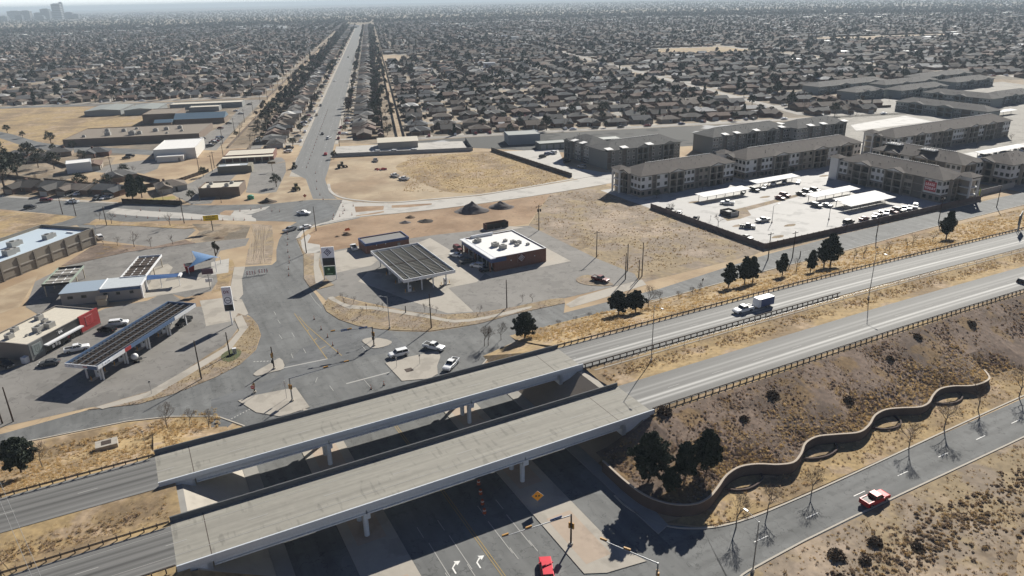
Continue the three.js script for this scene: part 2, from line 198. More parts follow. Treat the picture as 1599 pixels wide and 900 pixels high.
// roads ------------------------------------------------------------
sheet('near_frontage_road', [...stp([66, 55], [70, 61.5], [78, 62.7], [420, 62.7], [420, 72], [92, 71.2], [80, 71.8], [74, 73.6], [69, 77.5], [66.6, 84], [66.6, 55])], 0.055, M.asphalt, 'grey two lane frontage road along the winding wall', 'road', 40, 1.09);
sheet('underpass_road', stp([11, 40], [66.6, 40], [66.6, 152], [11, 152]), 0.055, M.asphalt, 'asphalt of the underpass below both bridges', 'road', 46, -0.484);
const JUNCTION = [...px([-160, 720], [15, 675], [137, 641], [217, 632], [275, 615], [337, 590], [375, 570], [400, 547], [408, 524], [403, 508], [394, 497], [387, 492], [372, 470], [380, 460], [378, 437], [383, 417], [425, 414], [432, 408], [432, 390], [436, 375], [442, 365], [452, 354], [466, 346], [500, 338], [500, 344], [485, 355], [470, 364], [463, 374], [467, 383], [474, 400], [475, 436], [483, 448], [495, 462], [505, 477], [510, 487], [530, 500], [560, 510], [595, 516], [625, 518], [670, 519], [712, 513], [750, 506], [800, 492], [883, 474]), ...stp([102, 162.7], [137, 163.4], [170, 167.5], [190, 169.8], [230, 171.8], [330, 172.5], [480, 168], [480, 156], [330, 160.5], [270, 160.5], [206, 158.6], [170, 158.2], [124, 156.2], [92, 154.4], [80, 152.4], [72, 149.5], [67.5, 145], [66.6, 140], [11, 140], [11, 147], [7, 153.5], [-2, 158.5], [-10.6, 161.2], [-34, 163.4], [-100, 166.5])];
sheet('junction_road', JUNCTION, 0.06, M.asphalt, 'worn asphalt junction beyond the bridges with its frontage road', 'road', 44, -0.484);
sheet('junction_patch', px([330, 690], [435, 600], [560, 560], [640, 545], [600, 512], [560, 508], [470, 545], [430, 590], [330, 625]), 0.064, tmat(scaled(T.asphalt, 1, 1), 0.9, { color: new THREE.Color(0.72, 0.73, 0.76) }), 'newer darker asphalt across the junction', 'road', 50, 1.087);
// avenue: from the roundabout up to the far end of town
const aveL = [at(489, 311), at(484, 297), at(478, 280), AB(-48, 402), AB(-48, 470), AB(-48, 1000), AB(-48, 3020)], aveR = [at(527, 311), at(514, 300), at(508, 280), AB(-28.5, 402), AB(-28.5, 470), AB(-28.5, 1000), AB(-28.5, 3020)];
{ const L = [], R = []; for (let i = 0; i + 1 < aveL.length; i++) { const n = i > 3 ? 6 : 3; for (let k = 0; k < n; k++) { L.push(aveL[i].clone().lerp(aveL[i + 1], k / n)); R.push(aveR[i].clone().lerp(aveR[i + 1], k / n)); } } L.push(aveL.at(-1)); R.push(aveR.at(-1)); [...L, ...R].forEach(p => p.y = 0.07); solo('avenue', ribbon(L, R, 60), M.avenue, 'long straight pale asphalt avenue running to the horizon', 'road', 'structure'); }
sheet('avenue_dirt_shoulder', px([440, 276], [463, 246], [470, 232], [480, 250], [482, 280], [489, 311], [494, 315], [440, 322], [400, 324], [425, 300]), 0.052, M.dirt, 'torn up sandy shoulder where the avenue is being widened', 'ground', 45);
sheet('concrete_shoulder', px([452, 276], [464, 246], [476, 232], [484, 250], [482, 277]), 0.066, M.concrete, 'new concrete strip left of the widened avenue', 'road', 30);
// roundabout and the street crossing it
sheet('cross_street', [...px([-120, 305], [0, 308], [100, 314], [190, 319], [330, 321], [420, 319], [490, 312], [530, 312], [562, 316], [562, 341], [500, 353], [470, 347], [400, 345], [340, 343], [200, 347], [150, 342], [95, 336], [0, 327], [-120, 324])], 0.063, M.asphalt, 'grey cross street passing the roundabout', 'road', 45, 0.7);
sheet('roundabout_asphalt', smooth(px([466, 318], [500, 315], [518, 321], [524, 328], [516, 338], [492, 346], [468, 350]), 4, true), 0.071, tmat(scaled(T.asphalt, 1, 1), 0.9, { color: new THREE.Color(0.70, 0.72, 0.75) }), 'fresh dark asphalt disc of the roundabout', 'road', 50);
sheet('roundabout_apron', px([395, 334], [420, 326], [424, 333], [418, 342], [400, 342], [393, 339]), 0.071, tmat(scaled(T.asphalt, 1, 1), 0.9, { color: new THREE.Color(0.82, 0.80, 0.80) }), 'dark asphalt approach left of the roundabout', 'road', 40);
sheet('street_concrete', px([165, 333], [205, 337], [270, 341], [338, 344], [400, 346], [400, 342], [393, 336], [360, 333], [340, 336], [330, 337], [290, 333], [235, 330], [178, 325]), 0.069, M.newcon, 'white new concrete in the cross street under construction', 'road', 30);
sheet('street_concrete', px([366, 329], [400, 327], [422, 322], [414, 328], [395, 334], [362, 337]), 0.07, M.newcon, 'pale concrete panel beside the brown median of the cross street', 'road', 30);
sheet('street_median', px([343, 333], [352, 329], [366, 329], [360, 337], [345, 336]), 0.075, M.loam, 'brown soil median in the cross street', 'ground', 20);
sheet('new_concrete_road', [...px([536, 311], [560, 315], [612, 318], [675, 313], [751, 306], [860, 288], [953, 272]), ...stp([230, 300], [300, 300], [300, 286], [215, 284]), ...px([945, 288], [860, 302], [751, 318], [679, 327], [612, 334], [560, 340], [505, 351], [522, 341], [527, 330]),], 0.067, M.newcon, 'pale new concrete road curving past the graded lot', 'road', 30);
sheet('road_median_soil', px([554, 323], [600, 322], [599, 328], [556, 332]), 0.074, M.loam, 'brown soil median at the mouth of the new road', 'ground', 20);
sheet('road_median_soil', px([612, 321], [675, 318], [674, 320], [640, 324], [612, 325]), 0.074, M.loam, 'thin brown soil median along the new road', 'ground', 20);
sheet('road_verge_soil', px([519, 304], [536, 312], [556, 316], [600, 318], [600, 316], [558, 313], [540, 308], [524, 300]), 0.074, M.scrub, 'curved soil verge on the far side of the roundabout', 'ground', 20);
sheet('road_verge_soil', px([556, 337], [600, 330], [600, 332], [556, 340]), 0.076, M.loam, 'narrow soil verge on the near side of the new road', 'ground', 20);
{ // the kerbed walk on the near side of the roundabout and along the new road
  const c = smooth(px([462, 373], [472, 361], [490, 353], [520, 345], [560, 338], [612, 333], [680, 326], [751, 317], [860, 301], [945, 287]), 6), o = offsetLine(c, 1.5); raised('sidewalk', [...c, ...o.reverse()], 0.16, M.newcon, 'narrow new sidewalk curving along the soil lot', 'pavement');
  const d = smooth(px([511, 288], [515, 300], [530, 309], [560, 314], [612, 317], [675, 312], [751, 305], [860, 287], [953, 271]), 6), e = offsetLine(d, -1.4); raised('sidewalk', [...d, ...e.reverse()], 0.16, M.newcon, 'narrow new sidewalk along the graded field', 'pavement');
}
// station and shop lots
sheet('station_lot', [...px([484, 395], [497, 397], [560, 384], [682, 367]), ...stp([126, 246.5], [136, 243], [136.5, 197], [138.5, 178], [136, 172.5]), ...px([900, 462], [883, 466], [860, 470], [760, 487], [700, 492], [640, 487], [560, 470], [530, 462], [510, 470], [495, 455], [486, 440])], 0.058, M.lot, 'grey asphalt forecourt of the brick station', 'parking lot', 60);
sheet('forecourt_concrete', px([503, 398], [562, 386], [590, 392], [600, 400], [580, 415], [518, 428], [512, 415]), 0.07, M.concrete, 'pale concrete beside the tall green and white sign', 'pavement', 25);
sheet('forecourt_concrete', px([652, 380], [672, 372], [760, 425], [745, 441], [700, 450], [740, 487], [700, 490], [640, 470], [560, 440], [575, 425], [640, 430]), 0.068, M.concrete, 'pale concrete pad around the fuel islands', 'pavement', 25);
sheet('store_apron', stp([97, 199], [127.5, 199], [127.5, 218], [121, 230], [97, 231]), 0.07, M.concrete, 'pale concrete walk around the brick store', 'pavement', 25);
sheet('dumpster_pad', stp([117, 246], [127, 242], [133, 242], [128, 247.5], [118, 250]), 0.07, M.concrete, 'pale concrete pad under the dumpster fence', 'pavement', 25);
sheet('station_lot', px([-60, 660], [0, 668], [60, 655], [140, 637], [215, 628], [270, 612], [330, 570], [382, 500], [388, 490], [372, 472], [330, 478], [300, 480], [262, 455], [230, 470], [165, 482], [152, 488], [96, 530], [50, 566], [0, 580], [-60, 600]), 0.058, M.lot, 'worn grey forecourt under the long red trimmed canopy', 'parking lot', 55, 0.9);
sheet('driveway_concrete', px([312, 470], [345, 466], [378, 468], [388, 490], [372, 500], [322, 510], [318, 490]), 0.07, M.concrete, 'pale concrete driveway below the tall banded sign', 'pavement', 25);
sheet('wash_lot', px([40, 480], [55, 440], [115, 410], [210, 392], [300, 380], [390, 372], [384, 384], [344, 392], [335, 410], [340, 440], [330, 455], [290, 465], [262, 458], [200, 470], [120, 478], [100, 500], [60, 492]), 0.057, M.lot, 'grey paving around the car wash bays', 'parking lot', 45);
sheet('wash_apron', px([236, 420], [262, 412], [270, 418], [258, 440], [300, 432], [330, 436], [330, 448], [226, 466], [224, 456], [236, 440]), 0.068, M.concrete, 'pale concrete apron beside the blue wash', 'pavement', 25);
sheet('vacuum_pad', px([330, 410], [358, 404], [357, 426], [330, 430]), 0.07, M.newcon, 'bright concrete pad by the blue shade sails', 'pavement', 25);
sheet('shop_lot', px([150, 352], [200, 352], [300, 356], [306, 360], [290, 374], [240, 386], [160, 376], [150, 366]), 0.057, M.lot, 'empty parking lot below the yellow sign', 'parking lot', 50, 0.4);
sheet('shop_lane', px([128, 336], [150, 342], [140, 348], [150, 354], [152, 372], [120, 352], [60, 360], [0, 378], [0, 372], [100, 346]), 0.056, M.asphalt, 'side lane past the flat blue roofed building', 'road', 40);
sheet('mud_tracks', px([392, 350], [425, 352], [428, 380], [424, 412], [383, 415], [388, 390], [400, 368]), 0.057, M.scrub, 'churned soil with crossing wheel ruts beside the road', 'ground', 30);
sheet('shop_soil', px([300, 350], [345, 350], [392, 352], [384, 372], [330, 378], [296, 378], [312, 362]), 0.054, M.yard, 'grey brown soil mound around the yellow sign', 'ground', 40);
sheet('apartment_lot', stp([193, 175.2], [318, 175.2], [318, 250], [344, 254], [344, 275], [260, 275], [256, 275], [192, 275], [192, 250]), 0.06, M.whitecon, 'bright white concrete car park inside the apartment wall', 'parking lot', 30);
sheet('apartment_lot', [...px([778, 237], [872, 233], [884, 260], [946, 270]), ...stp([232, 296], [300, 308], [392, 302], [392, 282], [215, 284]), ...px([945, 288], [906, 281], [893, 278])], 0.061, M.newcon, 'pale driveway behind the front apartment blocks', 'parking lot', 30);
sheet('apartment_lot', stp([346, 170], [620, 165], [700, 260], [760, 420], [480, 430], [420, 330], [360, 300], [352, 272], [350, 215], [346, 200]), 0.05, tmat(T.lot, 0.9, { color: new THREE.Color(0.95, 0.93, 0.88) }), 'grey drives between the farther apartment blocks', 'parking lot', 30);
sheet('verge_gravel', stp([192.5, 171.2], [330, 174], [330, 173], [318, 174.1], [192.5, 174.1]), 0.052, M.scrub, 'brown gravel strip between the apartment wall and frontage road', 'ground', 30);
// landscaped kerb strips
raised('corner_planting', px([137, 641], [217, 632], [275, 615], [337, 590], [375, 570], [399, 547], [407, 524], [402, 508], [393, 497], [372, 490], [366, 500], [374, 515], [350, 540], [330, 552], [246, 608], [165, 632]), 0.16, M.scrub, 'kerbed strip of dry grass around the long canopy lot', 'verge', 50);
raised('sidewalk', [...px([150, 637], [230, 614], [330, 556], [352, 543], [374, 517], [366, 497], [378, 493], [388, 512], [362, 545], [340, 560], [240, 620], [160, 640])], 0.175, M.concrete, 'pale sidewalk winding through the canopy lot verge', 'pavement');
raised('corner_planting', px([505, 477], [510, 487], [530, 500], [560, 510], [595, 515], [625, 517], [670, 518], [712, 512], [750, 506], [800, 492], [883, 474], [881, 466], [860, 468], [770, 487], [700, 492], [640, 488], [560, 472], [530, 464], [514, 465]), 0.16, M.scrub, 'kerbed planting strip along the brick station', 'verge', 45);
raised('sidewalk', smooth(px([512, 466], [526, 474], [545, 483], [580, 484], [620, 490], [670, 498], [710, 505], [760, 499], [830, 482], [830, 479], [760, 495], [710, 501], [670, 493], [620, 485], [580, 479], [545, 477], [526, 468], [520, 464]), 2, true), 0.175, M.concrete, 'pale sidewalk through the brick station planting', 'pavement');
raised('road_verge', px([474, 396], [475, 436], [484, 449], [500, 452], [522, 446], [510, 436], [503, 418], [498, 398], [484, 394], [482, 384], [468, 370], [464, 374]), 0.16, M.scrub, 'kerbed strip below the tall green and white sign', 'verge', 40);
raised('sidewalk', px([491, 396], [500, 393], [498, 415], [506, 437], [502, 444], [493, 443], [490, 420]), 0.18, M.concrete, 'short pale sidewalk beneath the green and white sign', 'pavement');
raised('sidewalk', px([470, 376], [482, 366], [486, 369], [480, 380], [500, 383], [501, 395], [478, 397], [472, 388]), 0.18, M.newcon, 'pale curved corner sidewalk above the brick station sign', 'pavement');
raised('road_verge', px([383, 417], [378, 437], [380, 460], [371, 471], [357, 466], [362, 440], [366, 418]), 0.16, M.concrete, 'pale sidewalk and kerb right of the vacuum pad', 'verge', 30);
sheet('verge_grass', px([335, 412], [363, 406], [368, 418], [358, 440], [356, 452], [330, 458], [340, 440]), 0.06, M.dry, 'dry grass patch between vacuum pad and sidewalk', 'grass', 40);
raised('shop_planting', px([130, 351], [160, 345], [200, 347], [300, 352], [308, 356], [290, 358], [200, 353], [150, 352]), 0.16, M.dry, 'planted strip of low shrubs beside the cross street', 'verge', 40);
raised('shop_planting', px([152, 380], [240, 386], [290, 375], [306, 380], [200, 394], [110, 414], [96, 416]), 0.14, M.brush, 'weedy bank between the shop and the wash lot', 'verge', 40);
sheet('bank_soil', px([0, 455], [96, 414], [152, 384], [150, 392], [60, 430], [30, 480], [0, 490]), 0.056, M.dirt, 'bare soil along the wall of the flat blue roofed building', 'ground', 40);
// traffic islands
const isl = (pts, label) => raised('traffic_island', pts, 0.17, M.concrete, label, 'island', 25);
isl(smooth(px([396, 585], [425, 567], [437, 560], [443, 577], [425, 582], [402, 588]), 3, true), 'small pale island under the left signal pole');
isl(smooth(px([566, 532], [580, 528], [612, 534], [607, 540], [584, 545], [574, 540]), 3, true), 'small pale island under the far signal pole');
isl(px([602, 568], [640, 558], [685, 549], [688, 558], [683, 572], [684, 585], [672, 592], [628, 596]), 'pale kerbed island below the white cars');
isl(px([372, 627], [400, 618], [462, 606], [484, 637], [440, 652], [400, 645]), 'pale kerbed island left of the junction by the bridge');
isl(stp([50.8, 74.5], [54, 72.9], [61, 71.9], [58.6, 78], [58.4, 143], [56, 146], [50.8, 143]), 'long pale island with bridge columns on its right side');
isl(stp([28.3, 60], [28.3, 143], [24, 147], [19.9, 143], [19.9, 60]), 'long pale island with bridge columns on its left side');
const inset = (pts, l) => solo('island_soil', flat(pts, 0.176, 25), tmat(T.concrete, 0.95, { color: new THREE.Color(0.82, 0.72, 0.66) }), l, 'paving', 'structure');
inset(stp([52.2, 76], [57, 76], [57, 88.5], [52.2, 88.5]), 'pinkish paving panel in the right underpass island');
inset(stp([21.6, 62], [26.6, 62], [26.6, 88], [21.6, 88]), 'pinkish paving panel in the left underpass island');
inset(stp([52.2, 98], [57, 98], [57, 134], [52.2, 134]), 'pinkish paving below the columns on the right island');
inset(stp([21.6, 98], [26.6, 98], [26.6, 134], [21.6, 134]), 'pinkish paving below the columns on the left island');
raised('sidewalk', stp([66.6, 76], [66.4, 140], [69.2, 140], [69.2, 92], [70.2, 84], [69.5, 77]), 0.17, M.greycon, 'underpass sidewalk at the foot of the right slope', 'pavement');
raised('sidewalk', stp([11, 60], [11, 140], [8.4, 140], [8.4, 60]), 0.17, M.greycon, 'underpass sidewalk at the foot of the left slope', 'pavement');
// kerbs along the near frontage road
const kerb = (pts, label) => { const o = offsetLine(pts, 0.32); solo('kerb', slab([...pts, ...o.reverse()], 0.02, 0.17, 20), M.kerb, label, 'kerb', 'structure'); };
kerb(smooth(stp([66.4, 88], [66.5, 84], [69, 77.4], [74, 73.7], [80, 72], [92, 71.4], [160, 72.1], [420, 72.1]), 6), 'pale kerb along the wall side of the near frontage road');
kerb(smooth(stp([420, 62.5], [160, 62.5], [78, 62.5], [70, 61.3], [66, 55]), 6), 'pale kerb along the waste ground side of the near frontage road');
kerb(stp([480, 155.8], [330, 160.2], [270, 160.2], [206, 158.3], [170, 157.9], [124, 155.9], [92, 154.1], [80, 152.1], [72, 149.2], [67.2, 145]), 'pale kerb on the near side of the far frontage road');
kerb(stp([11.3, 146], [6.7, 153.2], [-2.2, 158.2], [-10.6, 160.9], [-34, 163.1], [-100, 166.2]), 'pale kerb around the left verge of the bridge');

// painted markings -------------------------------------------------
function markings(name, label, list, m = M.faded) { const g = thing(name, label, 'marking', V(0, 0, 0)); g.userData.kind = 'structure'; list.forEach(p => part(g, 'stripe', flat(p, p.y || 0.085, 20), m)); return g; }
const bar = (a, b, w) => { const d = b.clone().sub(a); d.y = 0; d.normalize(); const n = V(-d.z * w / 2, 0, d.x * w / 2); return [a.clone().add(n), b.clone().add(n), b.clone().sub(n), a.clone().sub(n)]; };
const dashST = (s, t, ds, dt, w = 0.13) => bar(ST(s, t), ST(s + ds, t + dt), w);
{ const l = []; for (let s = 79.5; s < 330; s += 12.05) l.push(dashST(s - 0.4, 66.8, 3, 0, 0.16)); markings('lane_dashes', 'white lane dashes on the near frontage road', l, M.white); }
{ const l = []; for (let s = 104; s < 330; s += 12.2) l.push(dashST(s, lerp(159, 165, sstep(110, 180, s)), 3, 0.1)); for (let s = -110; s < -5; s += 12.2) l.push(dashST(s, 166 - (s + 110) * 0.035, 3, -0.1)); markings('lane_dashes', 'white lane dashes on the far frontage road', l); }
{ const l = []; for (const s of [31.9, 35.7, 43.4, 47]) for (let t = 58; t < 142; t += 12.2) l.push(dashST(s, t, 0, 3)); for (const s of [32.2, 35.9, 43.2, 46.8]) l.push(dashST(s, 84, 0, 9, 0.14)); markings('lane_dashes', 'white lane lines of the road under the bridges', l); }
markings('centre_line', 'yellow centre line under the bridges', [dashST(39.4, 50, 0, 90, 0.14), dashST(39.85, 50, 0, 90, 0.14)], M.oldYellow);
markings('stop_bar', 'white stop bar beside the near bridge island', [bar(at(541, 600), at(609, 582), 0.5)]);
markings('stop_bar', 'white stop bar between island and yellow gore', [bar(at(444, 575), at(512, 561), 0.5)]);
markings('gore_hatching', 'yellow hatched gore in the junction', [bar(at(467, 500), at(511, 561), 0.22), bar(at(460, 490), at(467, 500), 0.2), bar(at(478, 508), at(534, 556), 0.22), bar(at(467, 495), at(478, 508), 0.2), bar(at(480, 518), at(483, 515), 0.3), bar(at(490, 533), at(495, 529), 0.3), bar(at(500, 546), at(509, 541), 0.3)], M.oldYellow);
{ const l = []; for (const [x, y, u, v] of [[436, 523, 441, 530], [456, 520, 460, 527], [474, 545, 478, 552], [455, 553, 458, 560], [566, 541, 572, 548], [515, 603, 521, 611], [493, 598, 496, 590], [540, 627, 548, 637], [434, 500, 438, 506], [428, 487, 431, 492]]) l.push(bar(at(x, y), at(u, v), 0.14)); markings('lane_dashes', 'white lane dashes in the junction beyond the bridge', l); }
{ const l = []; for (let i = 0; i < 7; i++) l.push(bar(at(396 + i * 5.2, 566 - i * 0.2), at(399 + i * 5.2, 565 - i * 0.2), 0.5)); for (let i = 0; i < 9; i++) { const k = i / 8, x = lerp(356, 392, k), y = lerp(656, 637, k); l.push([at(x, y + 1), at(x + 3.4, y - 0.6), at(x + 2.4, y + 2)]); } markings('yield_line', 'white yield teeth at the left turn lanes', l); }
markings('edge_line', 'faded white edge line beside the brick station strip', [bar(at(484, 459), at(493, 472), 0.12), bar(at(493, 472), at(503, 482), 0.12), bar(at(569, 594), at(583, 610), 0.12)]);
{ // turn arrows
  const arrow = (s, t) => { const P = (x, y) => ST(s + x, t - y); return [[P(-0.12, 2.6), P(0.12, 2.6), P(0.16, 1.2), P(-0.1, 1.2)], [P(-0.1, 1.2), P(0.16, 1.2), P(1.0, 0.55), P(0.9, 0.25)], [P(0.75, -0.1), P(1.75, 0.35), P(0.95, 1.05)]]; };
  markings('turn_arrow', 'white turn arrow beside the yellow centre line', arrow(37.2, 86.2), M.white); markings('turn_arrow', 'white turn arrow farther left of the centre line', arrow(33.3, 87), M.white);
}
{ const l = []; for (let b = 410; b < 1500; b += 14) for (const a of [-43, -33.5]) l.push(bar(AB(a, b), AB(a, b + 3.2), 0.15)); markings('lane_dashes', 'white lane dashes along the avenue', l); }
sheet('apartment_drive', stp([420, 316], [492, 312], [500, 338], [436, 333]), 0.07, M.whitecon, 'bright concrete drive behind the pale long block', 'road', 30); sheet('apartment_drive', stp([395, 214], [520, 205], [522, 236], [395, 236]), 0.07, M.whitecon, 'bright car park behind the roof well block', 'parking lot', 30);
sheet('shop_parking', px([384, 301], [394, 262], [446, 253], [447, 268], [432, 300], [410, 303]), 0.06, M.lot, 'grey parking between the olive shop and the avenue', 'parking lot', 40); sheet('shop_parking', px([346, 262], [350, 248], [440, 246], [446, 252], [398, 262]), 0.059, M.lot, 'grey strip before the low brick shop', 'parking lot', 40); sheet('yard_patch', px([-20, 250], [60, 246], [180, 246], [170, 262], [100, 282], [0, 288], [-20, 286]), 0.05, M.yard, 'worn yards behind the first houses at left', 'ground', 60); sheet('yard_patch', px([-20, 290], [60, 288], [190, 290], [185, 312], [90, 310], [-20, 304]), 0.05, M.yard, 'worn yards of the houses on the left cross street', 'ground', 60);
sheet('front_walk', px([-20, 304.5], [100, 311], [186, 316.5], [186, 318.5], [100, 313.5], [-20, 307]), 0.075, M.concrete, 'pale walk before the houses on the left cross street', 'pavement', 20);
{ // deep ruts in the churned soil
  const g = thing('wheel_ruts', 'crossing wheel ruts pressed into the churned soil', 'ruts', V(0, 0, 0)); g.userData.kind = 'structure'; const m = mat([0.46, 0.375, 0.27], 1), d = mat([0.22, 0.165, 0.11], 1), r = RNG(12); for (let i = 0; i < 24; i++) { const a = lerp(392, 424, r()), c = i % 4 === 3 ? lerp(388, 424, r()) : lerp(388, 424, clamp((a - 392) / 32 + (r() - 0.5) * 0.25)), b = 351 + r() * 8, e = 400 + r() * 13, l = smooth([at(a, b), at((a + c) / 2 + (r() - 0.5) * 6, (b + e) / 2), at(c, e)], 8), w = 0.10 + 0.12 * r(); l.forEach(p => p.y = 0.064 + i * 0.0006); const o = offsetLine(l, w); part(g, 'rut', ribbon(l, o, 10), i % 2 ? d : m); }
}
sheet('lot_apron', px([884, 476], [905, 464], [960, 448], [1003, 437], [1010, 445], [960, 461], [892, 481]), 0.075, M.concrete, 'pale concrete apron at the right end of the station lot', 'pavement', 25);
raised('corner_island', smooth(px([900, 436], [918, 430], [950, 440], [958, 446], [930, 447], [906, 443]), 3, true), 0.16, M.scrub, 'small kerbed planting island beside the maroon pickup', 'verge', 20);
// ------------------------------------------------------------------ freeway on its embankment, and the two bridges
const HF = s => 7 - 1.9 * sstep(150, 300, s) - 2.0 * sstep(300, 520, s) - 0.8 * sstep(40, 200, -s);
function fwyStrip(name, s0, s1, t0, t1, m, label, dy = 0, tile = 70) { const L = [], R = [], n = Math.max(2, Math.ceil((s1 - s0) / 8)); for (let i = 0; i <= n; i++) { const s = lerp(s0, s1, i / n); L.push(ST(s, t0, HF(s) + dy)); R.push(ST(s, t1, HF(s) + dy)); } return solo(name, ribbon(L, R, tile), m, label, 'road', 'structure'); }
fwyStrip('freeway', -260, -5.8, 120.9, 131.4, M.fwyOld, 'left approach of the far freeway carriageway');
fwyStrip('freeway', -260, -4.9, 99.4, 109.3, M.fwyOld, 'left approach of the near freeway carriageway');
fwyStrip('freeway', 81.2, 620, 120.9, 132.4, M.fwyNew, 'right part of the far freeway carriageway, streaked pale');
fwyStrip('freeway', 82.7, 620, 99.2, 110.4, M.fwyNew, 'right part of the near freeway carriageway, streaked pale');
fwyStrip('mow_strip', 83, 420, 119.2, 120.0, M.concrete, 'pale mow strip under the cable barrier', -0.28, 30);
{ // white edge lines and dashes of the freeway follow its profile
  const paint = (name, label, list, m) => { const g = thing(name, label, 'marking', V(0, 0, 0)); g.userData.kind = 'structure'; for (const [s0, s1, t, w] of list) { const L = [], R = [], n = Math.max(1, Math.ceil((s1 - s0) / 10)); for (let i = 0; i <= n; i++) { const s = lerp(s0, s1, i / n); L.push(ST(s, t - w / 2, HF(s) + 0.024)); R.push(ST(s, t + w / 2, HF(s) + 0.024)); } part(g, 'stripe', ribbon(L, R, 20), m); } };
  const d = t => { const l = []; for (let s = -128; s < 400; s += 12.2) l.push([s, s + 3.05, t, 0.13]); return l; };
  paint('lane_dashes', 'white lane dashes of the far carriageway', d(126.2), M.faded); paint('lane_dashes', 'white lane dashes of the near carriageway', d(104.6), M.faded);
  paint('edge_line', 'thin white edge lines of both carriageways', [[-140, 82, 107.9, 0.08], [-140, 82, 101.6, 0.08], [-140, 400, 129.9, 0.08]], M.faded);
}
// embankments: profile across t, repeated along s
function embank(name, s0, s1, prof, m, label, tile, step = 5, rough = 0.25) {
  const n = Math.ceil((s1 - s0) / step), r = fbm(32, 3, 900), rows = [], P0 = prof((s0 + s1) / 2), Q = P0.slice(1).map((p, k) => Math.max(1, Math.ceil(Math.abs(p[0] - P0[k][0]) / 3)));
  for (let i = 0; i <= n; i++) { const s = lerp(s0, s1, i / n), row = []; const P = prof(s); for (let k = 0; k + 1 < P.length; k++) { const [ta, ya, fa] = P[k], [tb, yb] = P[k + 1], q = Q[k]; for (let j = 0; j < q; j++) { const t = lerp(ta, tb, j / q); row.push(ST(s, t, lerp(ya, yb, j / q) + (fa ? (r(s / 200, t / 200) - 0.5) * rough : 0))); } } const e = P.at(-1); row.push(ST(s, e[0], e[1])); rows.push(row); }
  const p = [], uv = []; const U = v => { const [s, t] = toST(v); return [s / tile, t / tile]; };
  for (let i = 0; i < n; i++) for (let k = 0; k + 1 < rows[i].length; k++) { const q = [rows[i][k], rows[i + 1][k], rows[i + 1][k + 1], rows[i][k], rows[i + 1][k + 1], rows[i][k + 1]]; p.push(...q); uv.push(...q.map(U)); }
  return solo(name, tri(p, uv), m, label, 'embankment', 'structure');
}
const wallT = s => s < 165 ? 78 : lerp(78, 79, sstep(165, 200, s));       // where the near slope meets the winding wall
const nearTop = s => lerp(2.2, 0.4, sstep(150, 190, s));
embank('embankment', 81.5, 620, s => [[97.6, HF(s) - 0.15], [99.3, HF(s) - 0.06], [110.6, HF(s) - 0.06], [115.5, HF(s) - 0.6, 1], [119, HF(s) - 0.35], [121, HF(s) - 0.06], [132.5, HF(s) - 0.06], [134, HF(s) - 0.2, 1], [142, HF(s) * 0.55, 1], [154, 0.25, 1], [158, 0.02]], tmat(T.dry, 1), 'golden grass slope and median right of the bridges', 55);
embank('embankment', -260, -3.2, s => [[90, HF(s) - 2.6], [97.6, HF(s) - 0.25], [99.3, HF(s) - 0.06], [109.6, HF(s) - 0.06], [114.5, HF(s) - 0.55, 1], [119, HF(s) - 0.2], [121, HF(s) - 0.06], [131.5, HF(s) - 0.06], [133.5, HF(s) - 0.25, 1], [141, HF(s) * 0.5, 1], [154, 0.06]], tmat(T.dry, 1), 'grass slopes and median left of the bridges', 50);
// winding stone wall at the foot of the near slope
const WALL = smooth(stp([68.5, 95], [68.5, 87], [69.2, 82.4], [71.6, 78.6], [75.2, 76.7], [78.2, 76.9], [81.4, 78.2], [85.5, 80.2], [89.5, 80.9], [93, 79.9], [96, 78], [99, 77.1], [102.6, 78.4], [106.2, 80.5], [110, 81], [114, 79.7], [118.6, 78.1], [122.6, 78.9], [127, 80.8], [130.9, 81.2], [134.3, 80.1], [138.2, 78.4], [141.3, 78.6], [145, 80.1], [149, 81.1], [152.4, 80.5], [156.4, 78.5], [160.2, 78.1], [163.6, 78.9], [166, 80.6], [168.8, 83.6]), 4);
const WST = WALL.map(toST);
const wallLow = s => { for (let i = 12; i + 1 < WST.length; i++) if (WST[i][0] <= s && WST[i + 1][0] >= s) return lerp(WST[i][1], WST[i + 1][1], (s - WST[i][0]) / (WST[i + 1][0] - WST[i][0] || 1)); return s < 75 ? lerp(83, 76.7, sstep(68.6, 75.2, s)) : 82; };
const wallTop = s => 2.5 - 0.6 * sstep(85, 150, s) - 1.0 * sstep(160, 169, s);
